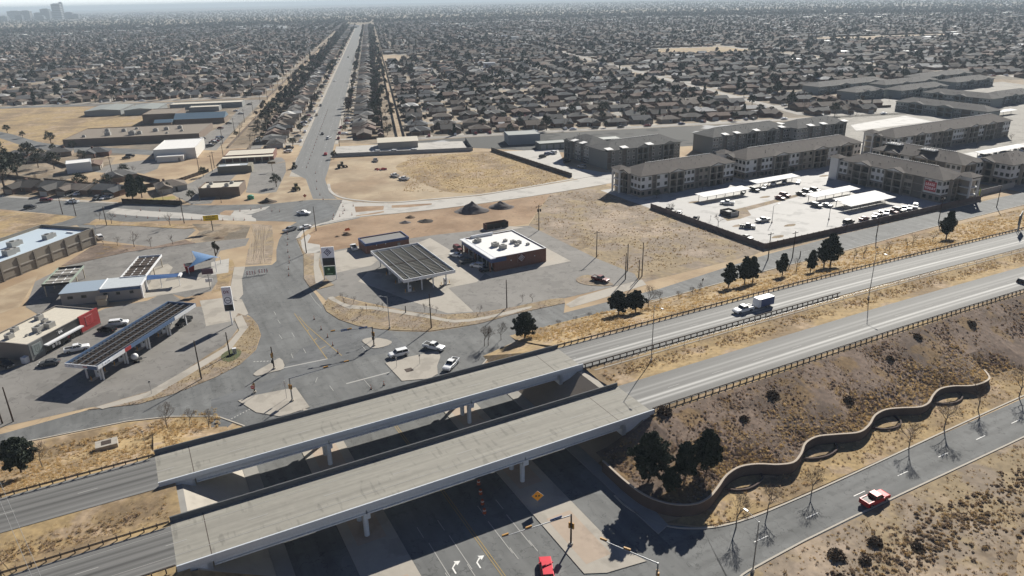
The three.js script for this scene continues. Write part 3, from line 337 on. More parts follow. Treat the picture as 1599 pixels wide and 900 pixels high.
{
  const stone = tmat(scaled(T.speck, 1, 1), 0.95, { color: new THREE.Color(0.135, 0.098, 0.085) }), cap = mat([0.52, 0.44, 0.35], 0.9);
  const g = thing('retaining_wall', 'winding brown stone wall with a pale cap along the near frontage road', 'wall', V(0, 0, 0));
  const a = offsetLine(WALL, 0.15), b = offsetLine(WALL, -0.15), side = [], c0 = offsetLine(WALL, 0.2), c1 = offsetLine(WALL, -0.2), cp = [];
  for (let i = 0; i + 1 < WALL.length; i++) { const y0 = wallTop(WST[i][0]), y1 = wallTop(WST[i + 1][0]), Y = (v, y) => V(v.x, y, v.z); for (const [p, q] of [[a[i + 1], a[i]], [b[i], b[i + 1]]]) side.push(...quad(Y(p, 0), Y(q, 0), Y(q, p === a[i + 1] ? y0 : y1), Y(p, p === a[i + 1] ? y1 : y0)));
    cp.push(...quad(Y(c0[i], y0 + 0.1), Y(c0[i + 1], y1 + 0.1), Y(c1[i + 1], y1 + 0.1), Y(c1[i], y0 + 0.1)), ...quad(Y(c0[i + 1], y1 - 0.02), Y(c0[i], y0 - 0.02), Y(c0[i], y0 + 0.1), Y(c0[i + 1], y1 + 0.1)), ...quad(Y(c1[i], y0 - 0.02), Y(c1[i + 1], y1 - 0.02), Y(c1[i + 1], y1 + 0.1), Y(c1[i], y0 + 0.1))); }
  part(g, 'wall_body', tri(side), stone); part(g, 'coping', tri(cp), cap);
  [[84.6, 88.6, 93.4, 'first'], [104.2, 109, 113.6, 'second'], [125, 129.6, 132.8, 'third'], [145, 149.8, 153.6, 'fourth']].forEach(([s0, s1, s2, w]) => {
    const c = smooth(stp([s0, wallLow(s0) - 0.2], [s0 + 1.6, 78.1], [s1, 77.4], [s2 - 1, 78.2], [s2, wallLow(s2) - 0.2]), 5), o = offsetLine(c, 0.28); const l = thing('planter_wall', `low curved planter wall in the ${w} bend of the winding wall`, 'wall', V(0, 0, 0), 0, 'planter walls'); part(l, 'wall_body', slab([...c, ...o.reverse()], 0, 0.6, 10), stone);
    const e = smooth(stp([s0, wallLow(s0) - 0.3], [s0 + 1.6, 78.3], [s1, 77.7], [s2 - 1, 78.4], [s2, wallLow(s2) - 0.3], [s1, 81]), 3, true); sheet('planter_soil', stp([s0 + 0.4, wallLow(s0) - 0.3], [s0 + 1.9, 78.4], [s1, 77.8], [s2 - 1.2, 78.5], [s2 - 0.4, wallLow(s2) - 0.3], [s1 + 1, wallLow(s1) - 0.3], [s1 - 1.5, wallLow(s1 - 1.5) - 0.3]), 0.4, M.dry, `bare soil inside the ${w} planter bend`, 'ground', 20);
  });
}
sheet('wall_verge', [...stp([69.6, 77.6], [74, 74], [80, 72.2], [92, 71.6], [420, 72.2], [420, 84], [168.8, 84])].concat([...WALL].slice(14).reverse()), 0.14, M.dry, 'dry grass strip between the winding wall and the kerb', 'grass', 45);
embank('brush_slope', 69, 620, s => { const w = s < 168 ? wallLow(s) + 0.25 : lerp(82, 74, sstep(168, 190, s)), y = s < 168 ? wallTop(s) - 0.25 : 0.1, h = s < 84 ? lerp(2.3, HF(s) - 0.2, sstep(69, 84, s)) : HF(s) - 0.2; return [[w, y, 0], [w + 1.2, y + 0.15, 1], [87, lerp(y, h, 0.42), 1], [94, lerp(y, h, 0.82), 1], [97.4, h], [98.2, h]]; }, tmat(T.brush, 1), 'brown brushy slope between the near guardrail and the winding wall', 45, 2.5, 0.7);

// bridges ------------------------------------------------------------
function bridge(label, s0, s1, t0, t1) {
  const tc = (t0 + t1) / 2, w = t1 - t0, H = 7, g = thing('freeway_bridge', label, 'bridge', ST(38, tc), TURN), X = s => s - 38, Z = t => tc - t;
  const top = []; const L = [], R = []; for (let s = s0; s <= s1 + 0.01; s += (s1 - s0) / 10) { L.push(V(X(s), H, Z(t0 + 0.1))); R.push(V(X(s), H, Z(t1 - 0.1))); }
  part(g, 'deck_surface', ribbon(L, R, 60), M.deck);
  part(g, 'deck_slab', box(X(s0), X(s1), H - 0.24, H - 0.012, Z(t0), Z(t1)), M.girder);
  for (const [t, out] of [[t0, 1], [t1, -1]]) { // solid concrete railing, sloped inside
    const sh = new THREE.Shape([[0, -0.3], [0, 0.86], [0.24, 0.86], [0.3, 0.3], [0.42, 0.003], [0.42, -0.3]].map(([x, y]) => new THREE.Vector2(x * out, y))); const e = new THREE.ExtrudeGeometry(sh, { depth: s1 - s0, bevelEnabled: false, steps: 1 });
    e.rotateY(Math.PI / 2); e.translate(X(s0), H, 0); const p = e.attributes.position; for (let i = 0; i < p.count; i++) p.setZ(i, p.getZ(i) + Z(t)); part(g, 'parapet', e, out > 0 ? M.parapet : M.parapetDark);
  }
  for (let k = 0; k < 6; k++) { const t = lerp(t0 + 0.75, t1 - 0.75, k / 5); for (const [a, b] of [[0.1, 23.7], [23.9, 53.7], [53.9, 74.9]]) part(g, 'girder', merge([box(X(a), X(b), H - 0.5, H - 0.25, Z(t - 0.42), Z(t + 0.42)), box(X(a), X(b), H - 1.25, H - 0.5, Z(t - 0.11), Z(t + 0.11)), box(X(a), X(b), H - 1.5, H - 1.25, Z(t - 0.32), Z(t + 0.32))]), M.girder); }
  for (const s of [23.8, 53.8]) { part(g, 'pier_cap', box(X(s - 0.55), X(s + 0.55), H - 2.5, H - 1.52, Z(t0 + 0.5), Z(t1 - 0.5)), M.girder); for (const t of [t0 + 2, tc, t1 - 2]) { const c = new THREE.CylinderGeometry(0.46, 0.46, H - 2.5, 18); c.translate(X(s), (H - 2.5) / 2, Z(t)); part(g, 'column', c, M.girder); } }
  for (const [a, b, q] of [[s0, 0, -1], [75, s1, 1]]) { // wing walls and seats
    part(g, 'abutment', box(X(q < 0 ? -0.9 : 75.1), X(q < 0 ? -0.1 : 75.9), H - 2.8, H - 0.25, Z(t0 + 0.1), Z(t1 - 0.1)), M.girder);
    for (const t of [t0 + 0.25, t1 - 0.25]) { const f = X(q < 0 ? -0.1 : 75.1), e = X(q < 0 ? s0 : s1); const v = [V(f, H - 2.7, 0), V(f, H - 0.26, 0), V(e, H - 0.26, 0), V(e, H - 0.8, 0)], m = v.map(p => p.clone().setZ(Z(t - 0.15))), n = v.map(p => p.clone().setZ(Z(t + 0.15))); const l = [...quad(...m), ...quad(n[3], n[2], n[1], n[0])]; for (let i = 0; i < 4; i++) { const j = (i + 1) % 4; l.push(...quad(m[j], m[i], n[i], n[j])); } part(g, 'wing_wall', tri(l), M.girder); }
  }
  for (const s of [0, 75]) part(g, 'expansion_joint', box(X(s - 0.06), X(s + 0.06), H - 0.02, H + 0.006, Z(t0 + 0.45), Z(t1 - 0.45)), M.rust);
  return g;
}
bridge('near concrete freeway bridge over the underpass road', -4.9, 82.7, 97.9, 110.6);
bridge('far concrete freeway bridge over the underpass road', -5.8, 81.2, 121.2, 132.6);
// sloped paving under the bridge ends, and the fill behind it
{ const pave = (s0, s1, m, label) => { const L = [], R = []; for (let i = 0; i <= 8; i++) { const s = lerp(s0, s1, i / 8), y = lerp(0.1, 6.3, i / 8); L.push(ST(s, 97.6, y)); R.push(ST(s, 133.4, y)); } solo('slope_paving', ribbon(L, R, 30), m, label, 'paving', 'structure'); };
  pave(69.2, 79.8, tmat(T.greycon, 0.95, { color: new THREE.Color(0.62, 0.54, 0.47) }), 'brown grey sloped paving under the right bridge ends'); pave(8.4, -2.2, M.concrete, 'pale sloped paving under the left bridge ends');
  sheet('slope_shelf', stp([79.8, 97.8], [83, 97.8], [83, 133.4], [79.8, 133.4]), 6.3, M.concrete, 'concrete shelf at the head of the right paving', 'paving', 30); sheet('slope_shelf', stp([-2.2, 110.4], [-5.8, 110.6], [-5.8, 121], [-2.2, 121.4]), 6.32, M.greycon, 'grey concrete shelf at the head of the left paving', 'paving', 30);
  const cone = (pts, label) => solo('embankment_corner', tri(pts, pts.map(p => [p.x / 50, p.z / 50])), M.dry, label, 'embankment', 'structure');
  cone([ST(69.2, 133.4, 0.1), ST(79.8, 133.4, 6.3), ST(70, 150, 0.07), ST(70, 150, 0.07), ST(79.8, 133.4, 6.3), ST(84, 154, 0.07), ST(79.8, 133.4, 6.3), ST(84, 134, 6.6), ST(84, 154, 0.07)].map(p => p), 'grassy corner of fill behind the right bridge end');
  cone([ST(8.4, 133.4, 0.1), ST(8, 148, 0.07), ST(-2.2, 133.4, 6.3), ST(8, 148, 0.07), ST(-6, 154, 0.07), ST(-2.2, 133.4, 6.3), ST(-6, 154, 0.07), ST(-6, 133.4, 6.6), ST(-2.2, 133.4, 6.3)], 'grassy corner of fill behind the left bridge end');
  cone([ST(8.4, 97.6, 0.1), ST(-2.2, 97.6, 6.3), ST(2, 84, 0.07), ST(-2.2, 97.6, 6.3), ST(-6, 90, 4.4), ST(2, 84, 0.07), ST(-6, 90, 4.4), ST(-40, 76, 0.07), ST(2, 84, 0.07), ST(-2.2, 97.6, 6.3), ST(-6, 97.6, 6.8), ST(-6, 90, 4.4)], 'weedy corner of fill before the left bridge end');
}
// guardrails ------------------------------------------------------------
const postGeo = merge([box(-0.08, 0.08, -0.1, 0.78, -0.1, 0.1), box(-0.07, 0.07, 0.44, 0.76, 0.1, 0.25)]);
function guardrail(label, s0, s1, t, face, step = 1.905) {
  const g = thing('guardrail', label, 'guardrail', ST(s0, t), TURN, 'freeway guardrails'); const rail = [];
  for (let s = s0; s < s1 - 0.01; s += 7.62) { const e = Math.min(s + 7.62, s1), y0 = HF(s), y1 = HF(e), z0 = face * 0.26, z1 = face * 0.34, x0 = s - s0, x1 = e - s0; const P = (x, y, z) => V(x, (x === x0 ? y0 : y1) + y, z); for (const [a, b, zz] of [[0.45, 0.55, z1], [0.55, 0.66, z0], [0.66, 0.76, z1]]) for (const k of [1, -1]) { const q = [P(x0, a, zz), P(x1, a, zz), P(x1, b, zz), P(x0, b, zz)]; rail.push(...(k > 0 ? quad(...q) : quad(q[3].clone().setZ(zz - face * 0.05), q[2].clone().setZ(zz - face * 0.05), q[1].clone().setZ(zz - face * 0.05), q[0].clone().setZ(zz - face * 0.05)))); } rail.push(...quad(P(x0, 0.77, z1), P(x1, 0.77, z1), P(x1, 0.77, z0 - face * 0.05), P(x0, 0.77, z0 - face * 0.05))); }
  part(g, 'rail', tri(rail), M.rust);
  for (let s = s0 + 0.3; s < s1; s += step) { const p = part(g, 'post', postGeo, M.rust); p.position.set(s - s0, HF(s), 0); if (face < 0) p.rotation.y = Math.PI; }
}
guardrail('dark guardrail left of the far bridge', -150, -5.9, 131.6, 1);
guardrail('dark guardrail on the median left of the near bridge', -150, -5, 109.9, 1);
guardrail('dark guardrail before the left end of the near bridge', -60, -5, 98.3, -1);
guardrail('dark guardrail on the pine side right of the far bridge', 81.4, 430, 132.9, 1);
guardrail('dark guardrail on the median right of the far bridge', 81.4, 165, 121.1, -1);
guardrail('long dark guardrail above the brushy slope', 82.9, 430, 98.5, -1);
{ const g = thing('cable_barrier', 'thin posts and cables in the median right of the bridges', 'barrier', ST(84, 119.6), TURN), pg = box(-0.035, 0.035, -0.3, 0.75, -0.03, 0.03), c = []; for (let s = 86; s < 400; s += 4.6) { const p = part(g, 'post', pg, M.galv); p.position.set(s - 84, HF(s) - 0.25, 0); } for (const y of [0.45, 0.6, 0.72]) for (let s = 86; s < 400; s += 46) c.push(rod(V(s - 84, HF(s) - 0.25 + y, 0), V(Math.min(s + 46, 400) - 84, HF(Math.min(s + 46, 400)) - 0.25 + y, 0), 0.012, 0.012, 3)); part(g, 'cable', merge(c), M.galv); }
// ------------------------------------------------------------------ roofs
function hipRoof(w, d, y, rise, over = 0.5, gable = false) { // over x 0..w, z 0..-d, ridge along the longer side
  const x0 = -over, x1 = w + over, z0 = over, z1 = -d - over, yb = y - 0.05, along = w >= d, run = gable ? 0 : (along ? (z0 - z1) / 2 : (x1 - x0) / 2);
  const A = V(x0, yb, z0), B = V(x1, yb, z0), C = V(x1, yb, z1), D = V(x0, yb, z1), p = [];
  let R0, R1; if (along) { R0 = V(x0 + run, y + rise, (z0 + z1) / 2); R1 = V(x1 - run, y + rise, (z0 + z1) / 2); p.push(...quad(A, B, R1, R0), ...quad(C, D, R0, R1), D, A, R0, B, C, R1); } else { R0 = V((x0 + x1) / 2, y + rise, z0 - run); R1 = V((x0 + x1) / 2, y + rise, z1 + run); p.push(...quad(D, A, R0, R1), ...quad(B, C, R1, R0), A, B, R0, C, D, R1); }
  p.push(...quad(A, D, C, B)); return tri(p, p.map(v => [(along ? v.x : v.z) / 8, ((along ? v.z : v.x) * 1.1 + v.y) / 8]));
}
function gableWalls(w, d, y, rise) { return w >= d ? [V(0, y, 0), V(0, y + rise, -d / 2), V(0, y, -d), V(w, y, -d), V(w, y + rise, -d / 2), V(w, y, 0)] : [V(0, y, 0), V(w, y, 0), V(w / 2, y + rise, 0), V(w, y, -d), V(0, y, -d), V(w / 2, y + rise, -d)]; }
const roofMats = {}; const roofMat = (c, k) => roofMats[k] ||= tmat(T.shingle, 0.95, { color: new THREE.Color(...c) });
const hvacGeo = merge([box(-0.9, 0.9, 0.15, 1.15, -0.75, 0.75), box(-0.95, 0.95, 0, 0.15, -0.8, 0.8)]), fanGeo = (() => { const c = new THREE.CylinderGeometry(0.5, 0.5, 0.12, 14); c.translate(0, 1.21, 0); return c; })();
const unitMat = mat([0.42, 0.41, 0.38], 0.6), unitDark = mat([0.07, 0.07, 0.07], 0.8);
function hvac(g, x, y, z, k = 1, turn = 0) { const u = part(g, 'roof_unit', hvacGeo, unitMat); u.position.set(x, y, z); u.scale.setScalar(k); u.rotation.y = turn; part(u, 'fan', fanGeo, unitDark); return u; }
function windowPart(g, x, y, z, w, h, turn, trim, glass) { // sits on a wall face, proud of it
  const o = part(g, 'window', trim.geo[`${w},${h}`] ||= merge([box(-w / 2, -w / 2 + 0.1, 0, h, -0.02, 0.07), box(w / 2 - 0.1, w / 2, 0, h, -0.02, 0.07), box(-w / 2 + 0.1, w / 2 - 0.1, h - 0.1, h, -0.02, 0.07), box(-w / 2 + 0.1, w / 2 - 0.1, 0, 0.1, -0.02, 0.07), box(-0.03, 0.03, 0.1, h - 0.1, -0.02, 0.05)]), trim.m);
  o.position.set(x, y, z); o.rotation.y = turn; part(o, 'pane', trim.pane[`${w},${h}`] ||= box(-w / 2 + 0.09, w / 2 - 0.09, 0.09, h - 0.09, -0.02, 0.025), glass || M.glass); return o;
}
const trimWhite = { m: mat([0.6, 0.6, 0.58], 0.7), geo: {}, pane: {} }, trimDark = { m: mat([0.05, 0.05, 0.05], 0.6), geo: {}, pane: {} };
// flat roofed block with parapet: x 0..w, z 0..-d
function flatBlock(g, w, d, h, wall, roof, par = 0.5, x = 0, z = 0, rim = wall) {
  part(g, 'wall', merge([box(x, x + w, 0, h - par, z - d, z), box(x, x + w, h - par, h, z - 0.25, z), box(x, x + w, h - par, h, z - d, z - d + 0.25), box(x, x + 0.25, h - par, h, z - d + 0.25, z - 0.25), box(x + w - 0.25, x + w, h - par, h, z - d + 0.25, z - 0.25)]), wall);
  part(g, 'roof', box(x + 0.25, x + w - 0.25, h - par, h - par + 0.03, z - d + 0.25, z - 0.25), roof);
  part(g, 'coping', merge([box(x - 0.04, x + w + 0.04, h, h + 0.07, z - 0.29, z + 0.04), box(x - 0.04, x + w + 0.04, h, h + 0.07, z - d - 0.04, z - d + 0.29), box(x - 0.04, x + 0.29, h, h + 0.07, z - d + 0.29, z - 0.29), box(x + w - 0.29, x + w + 0.04, h, h + 0.07, z - d + 0.29, z - 0.29)]), rim);
}
const brick = tmat(T.brick, 0.95), creamRoof = tmat(scaled(T.speck, 1, 1), 0.9, { color: new THREE.Color(0.62, 0.57, 0.47) }), whiteRoof = tmat(scaled(T.speck, 1, 1), 0.8, { color: new THREE.Color(0.80, 0.79, 0.76) }), greyRoof = tmat(scaled(T.speck, 1, 1), 0.9, { color: new THREE.Color(0.30, 0.295, 0.285) });
const blueTrim = mat([0.035, 0.075, 0.22], 0.5), redTrim = mat([0.42, 0.035, 0.035], 0.55), whiteTrim = mat([0.68, 0.69, 0.70], 0.5), tan = mat([0.40, 0.34, 0.27], 0.9), beige = mat([0.36, 0.32, 0.265], 0.9), stucco = mat([0.60, 0.60, 0.585], 0.9), creamWall = mat([0.52, 0.46, 0.36], 0.9);
function panel(g, name, x0, x1, y0, y1, z, map, turn = 0, depth = 0.06) { // printed board, print on its +z face
  const w = x1 - x0, h = y1 - y0, b = part(g, name, box(-w / 2, w / 2, 0, h, -depth, 0), M.paper); b.position.set((x0 + x1) / 2, y0, z); b.rotation.y = turn; const p = new THREE.PlaneGeometry(w * 0.995, h * 0.995); p.translate(0, h / 2, 0.006); part(b, 'print', p, tmat(map, 0.6)); return b;
}
const diamond = (c, cx, cy, r, ink, gap) => { c.save(); c.translate(cx, cy); c.rotate(Math.PI / 4); c.fillStyle = ink; const n = 4, s = r * 2; for (let i = 0; i < n; i++) { c.fillRect(-r + i * s / n, -r, s / n * 0.62, s * (i % 2 ? 0.62 : 0.5)); c.fillRect(-r + i * s / n, -r + s * (i % 2 ? 0.70 : 0.58), s / n * 0.62, s * (i % 2 ? 0.3 : 0.42)); } c.restore(); };

// brick station ------------------------------------------------------------
{
  const g = thing('brick_store', 'dark brick store with blue front and white flat roof', 'store', ST(100.4, 203), TURN); // x = s, z = -t
  flatBlock(g, 19.6, 24.4, 5, brick, whiteRoof, 0.35, 0, 0, whiteTrim);
  part(g, 'fascia', merge([box(-1.5, 0, 3.5, 4.7, -23, 0.04), box(-1.5, 4.2, 3.4, 4.72, 0.02, 0.3)]), blueTrim); part(g, 'awning', box(-1.6, 0.25, 4.7, 5.0, -24.4, 0.35), whiteTrim); part(g, 'storefront', box(-0.05, 0.05, 0.1, 3.2, -21, -2), M.glass);
  for (let i = 0; i < 6; i++) part(g, 'mullion', box(-0.14, -0.05, 0.1, 3.2, -2.4 - i * 3.6, -2.2 - i * 3.6), whiteTrim);
  for (const [x, z] of [[0.3, -0.6], [-1.2, -0.6], [-1.2, -12], [-1.2, -22.6]]) part(g, 'post', box(x - 0.2 - 0.3, x + 0.2 - 0.3, 0, 3.5, z - 0.2, z + 0.2), brick);
  [[3, -19, 1.1], [6, -11.5, 1.2], [7.2, -8, 1.2], [11.5, -14.5, 0.7], [13, -11.5, 0.9], [14.4, -10, 0.9], [12.8, -8.2, 0.7], [16.4, -7, 0.6], [1.6, -18.8, 0.7]].forEach(([x, z, k]) => hvac(g, x, 4.66, z, k, 0.1));
  { const b = new THREE.CylinderGeometry(0.55, 0.55, 8.5, 14); b.rotateZ(Math.PI / 2); b.translate(7, 5.2, -23.9); part(g, 'roof_duct', b, whiteTrim); }
  const logo = words(256, 256, (c, w, h) => { c.fillStyle = '#5a2b22'; c.fillRect(0, 0, w, h); c.save(); c.translate(128, 128); c.rotate(Math.PI / 4); c.strokeStyle = '#cfd3d8'; c.lineWidth = 14; c.strokeRect(-74, -74, 148, 148); c.restore(); diamond(c, 128, 128, 50, '#b9bfc6'); });
  panel(g, 'wall_emblem', 8.6, 11.4, 1.9, 4.5, 0.08, logo); for (const x of [6, 15]) part(g, 'wall_lamp', box(x - 0.15, x + 0.15, 2.9, 3.2, 0, 0.25), whiteTrim);
}
{ const g = thing('brick_kiosk', 'small brick block with dark blue roof band beyond the fuel canopy', 'building', ST(69, 243.2), TURN); flatBlock(g, 16.5, 8.3, 3.8, brick, greyRoof, 0.3, 0, 0, blueTrim); part(g, 'fascia', merge([box(-0.06, 16.56, 2.95, 3.78, 0.005, 0.07), box(-0.07, -0.005, 2.95, 3.78, -8.3, 0.07)]), blueTrim); for (const x of [4, 7.4]) part(g, 'wall_lamp', box(x, x + 0.25, 2.6, 2.9, 0.03, 0.2), whiteTrim); part(g, 'door', box(12, 13.1, 0, 2.2, 0, 0.05), M.steel); }
// open topped fuel canopy: long axis along -z, L long, w wide
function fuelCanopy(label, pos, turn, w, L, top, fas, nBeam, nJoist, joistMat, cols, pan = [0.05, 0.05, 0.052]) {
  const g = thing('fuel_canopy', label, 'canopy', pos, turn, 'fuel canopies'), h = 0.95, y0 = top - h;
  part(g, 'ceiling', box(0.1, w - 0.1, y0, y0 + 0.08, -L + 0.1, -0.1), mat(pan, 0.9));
  part(g, 'fascia', box(-0.05, w + 0.05, y0 - 0.05, top, -0.1, 0.08), fas[0]); part(g, 'fascia', box(-0.05, w + 0.05, y0 - 0.05, top, -L - 0.08, -L + 0.1), fas[1]); part(g, 'fascia', box(-0.08, 0.1, y0 - 0.05, top, -L + 0.1, -0.1), fas[2]); part(g, 'fascia', box(w - 0.1, w + 0.08, y0 - 0.05, top, -L + 0.1, -0.1), fas[3]);
  for (let i = 0; i < nBeam; i++) { const x = lerp(w * 0.14, w * 0.86, i / (nBeam - 1)); part(g, 'beam', merge([box(x - 0.13, x + 0.13, y0 + 0.62, y0 + 0.68, -L + 0.12, -0.12), box(x - 0.03, x + 0.03, y0 + 0.1, y0 + 0.62, -L + 0.12, -0.12)]), M.steel); }
  const jg = merge([box(0.12, w - 0.12, y0 + 0.42, y0 + 0.5, -0.09, 0.09), box(0.12, w - 0.12, y0 + 0.12, y0 + 0.42, -0.02, 0.02)]); for (let i = 1; i < nJoist; i++) { const j = part(g, 'joist', jg, joistMat); j.position.z = -L * i / nJoist; }
  for (const [x, z] of cols) { part(g, 'column', box(x - 0.16, x + 0.16, 0, y0 - 0.05, z - 0.16, z + 0.16), whiteTrim); }
  return g;
}
{
  const cols = []; for (const x of [2.2, 14.8]) for (const z of [-2.5, -11.5, -20.5, -29.5]) cols.push([x, z]); for (const z of [-2.5, -29.5]) cols.push([6.6, z], [10.4, z]);
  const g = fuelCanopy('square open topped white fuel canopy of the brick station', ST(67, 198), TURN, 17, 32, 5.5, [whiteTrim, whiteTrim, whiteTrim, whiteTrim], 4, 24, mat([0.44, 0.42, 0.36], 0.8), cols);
  panel(g, 'lettering', 2.2, 5.6, 4.72, 5.42, 0.115, words(256, 64, (c, w, h) => { c.fillStyle = '#e4e6ea'; c.fillRect(0, 0, w, h); c.fillStyle = '#1c2230'; c.font = 'bold 50px sans-serif'; c.fillText('stripes', 34, 48); }), 0, 0.03); part(g, 'bracing', merge([box(0.2, 16.8, 5.0, 5.1, -16.2, -15.8)]), M.rust);
}
{
  const A = ST(-15.5, 181.6), B = ST(9.4, 211.1), az = Math.atan2(B.x - A.x, -(B.z - A.z)) * 180 / Math.PI; // long side direction
  const fasB = mat([0.10, 0.17, 0.30], 0.5), cols = []; for (const z of [-3, -11.5, -20, -28.5, -35.6]) cols.push([2.4, z], [6.2, z], [7.0, z]);
  const turn = heading(az + 90), O = A.clone().add(V(-Math.cos(turn) * 8.8, 0, Math.sin(turn) * 8.8)); // x runs across to the right edge
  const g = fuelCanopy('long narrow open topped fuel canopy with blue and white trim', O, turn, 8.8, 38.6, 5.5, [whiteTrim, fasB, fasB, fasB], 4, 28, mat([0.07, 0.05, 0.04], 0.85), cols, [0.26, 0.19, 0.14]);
  part(g, 'fascia_band', box(8.885, 8.92, 4.5, 5.5, -9.4, -0.15), whiteTrim); part(g, 'fascia_band', box(8.885, 8.92, 4.5, 5.5, -38.4, -29), whiteTrim); part(g, 'fascia_stripe', box(8.885, 8.925, 4.5, 5.5, -11.6, -9.4), redTrim);
  const w = (t) => words(256, 64, (c, W, H) => { c.fillStyle = '#dfe3e8'; c.fillRect(0, 0, W, H); c.fillStyle = '#27365a'; c.font = 'bold 52px sans-serif'; c.fillText(t, 40, 50); });
  panel(g, 'lettering', 0.6, 3.4, 4.6, 5.4, 0.115, w('ALON'), 0, 0.03); const p = panel(g, 'lettering', -1.6, 1.6, 4.6, 5.4, 0, w('ALON'), Math.PI / 2, 0.03); p.position.set(8.96, 4.6, -3.4); part(g, 'fascia_stripe', box(6.2, 8.84, 4.52, 5.4, 0.085, 0.12), fasB); part(g, 'fascia_stripe', box(5.0, 6.2, 4.9, 5.15, 0.085, 0.12), redTrim);
}
const pumpGeo = merge([box(-0.5, 0.5, 0.15, 2.0, -0.32, 0.32), box(-0.55, 0.55, 2.0, 2.25, -0.36, 0.36)]);
function pump(pos, turn, label, m, isle = 3.2) { const g = thing('fuel_pump', label, 'fuel pump', pos, turn, 'fuel pumps'); part(g, 'body', pumpGeo, m); part(g, 'screen', merge([box(-0.32, 0.32, 1.2, 1.7, 0.325, 0.34), box(-0.32, 0.32, 1.2, 1.7, -0.34, -0.325)]), M.black); part(g, 'island', box(-isle, isle, 0.06, 0.2, -0.6, 0.6), M.kerb); for (const x of [-isle + 0.3, isle - 0.3]) part(g, 'bollard', rod(V(x, 0.2, 0), V(x, 1.2, 0), 0.1, 0.1, 8), M.amber); return g; }
[[69.6, 200.8, 'nearest left'], [81.6, 200.8, 'nearest right'], [69.6, 209.6, 'second left'], [81.6, 209.6, 'second right'], [69.6, 218.6, 'third left'], [81.6, 218.6, 'third right']].forEach(([s, t, w]) => pump(ST(s, t, 0.05), TURN, `white fuel pump, ${w} one under the square canopy`, whiteTrim, 1.7));
{ const A = ST(-18.7, 184.6), B = ST(6, 214), d = B.clone().sub(A).normalize(), az = Math.atan2(d.x, -d.z) * 180 / Math.PI; [4, 12, 20.5, 29].forEach((k, i) => pump(A.clone().addScaledVector(d, k).setY(0.05), heading(az), `fuel pump, ${ord(i + 1)} from the near end of the long canopy`, whiteTrim, 2.6)); }
// store with red and black front
{
  const A = ST(-31.2, 205.6), B = ST(-15.7, 223.2), d = B.clone().sub(A), L = d.length(), az = Math.atan2(d.x, -d.z) * 180 / Math.PI, g = thing('red_black_store', 'cream roofed store with black and red front beside the long canopy', 'store', A, heading(az));
  const grey = mat([0.17, 0.18, 0.18], 0.8), dark = mat([0.03, 0.029, 0.03], 0.6), side = mat([0.24, 0.22, 0.20], 0.9);
  flatBlock(g, L, 13.5, 4.8, side, creamRoof, 0.3); part(g, 'front_panel', box(0, 4.2, 0.5, 4.9, 0.005, 0.35), grey); part(g, 'front_panel', box(4.25, 16.6, 2.9, 4.9, 0.005, 0.3), dark); part(g, 'front_panel', box(16.65, L, 0.6, 5.2, 0.005, 0.5), redTrim); part(g, "plinth", box(0, 4.2, 0, 0.5, 0.005, 0.42), side); part(g, "plinth", box(16.65, L, 0, 0.6, 0.005, 0.56), side);
  part(g, 'awning', box(4.2, 16.6, 2.55, 2.9, 0.35, 1.6), whiteTrim); part(g, 'storefront', box(4.3, 16.5, 0.1, 2.5, 0.0, 0.06), M.glass); for (let i = 0; i < 8; i++) part(g, 'mullion', box(4.4 + i * 1.7, 4.5 + i * 1.7, 0.1, 2.5, 0.06, 0.1), M.black); for (const [x, y] of [[6.8, 0.6], [7.9, 0.8], [8.8, 0.6]]) part(g, 'window_poster', box(x, x + 0.7, y, y + 0.9, 0.1, 0.12), M.paper); part(g, 'window_poster', box(12, 12.8, 1.0, 1.7, 0.1, 0.12), redTrim);
  panel(g, 'shop_sign', 9.0, 11.4, 3.35, 4.45, 0.36, words(256, 128, (c, w, h) => { c.fillStyle = '#151416'; c.fillRect(0, 0, w, h); c.fillStyle = '#f2f2f2'; c.font = 'bold 112px sans-serif'; c.fillText('DK', 40, 104); }), 0, 0.04);
  const shield = (bg, ink) => words(128, 128, (c) => { c.fillStyle = bg; c.fillRect(0, 0, 128, 128); c.strokeStyle = ink; c.lineWidth = 7; c.beginPath(); c.moveTo(34, 20); c.lineTo(92, 28); c.lineTo(84, 92); c.lineTo(60, 112); c.lineTo(32, 84); c.closePath(); c.stroke(); c.lineWidth = 5; c.beginPath(); c.moveTo(54, 40); c.lineTo(74, 52); c.lineTo(58, 66); c.lineTo(62, 84); c.stroke(); });
  panel(g, 'wall_emblem', 18.6, 21.2, 1.8, 4.4, 0.56, shield('#a93a3a', '#7d2222'), 0, 0.04); panel(g, 'wall_emblem', 0.8, 3.6, 1.4, 4.2, 0.41, shield('#77807f', '#4b5453'), 0, 0.04);
  [[3, -8.5, 1], [7, -11, 0.9], [8.2, -4.6, 1.2], [11, -3.6, 1.2], [13.4, -7.6, 0.8], [15, -11, 1], [5, -5, 0.4], [7, -3, 0.4]].forEach(([x, z, k]) => hvac(g, x, 4.54, z, k));
  part(g, 'ice_chest', box(-1.4, -0.1, 0, 1.7, -1.8, -0.4), whiteTrim);
}
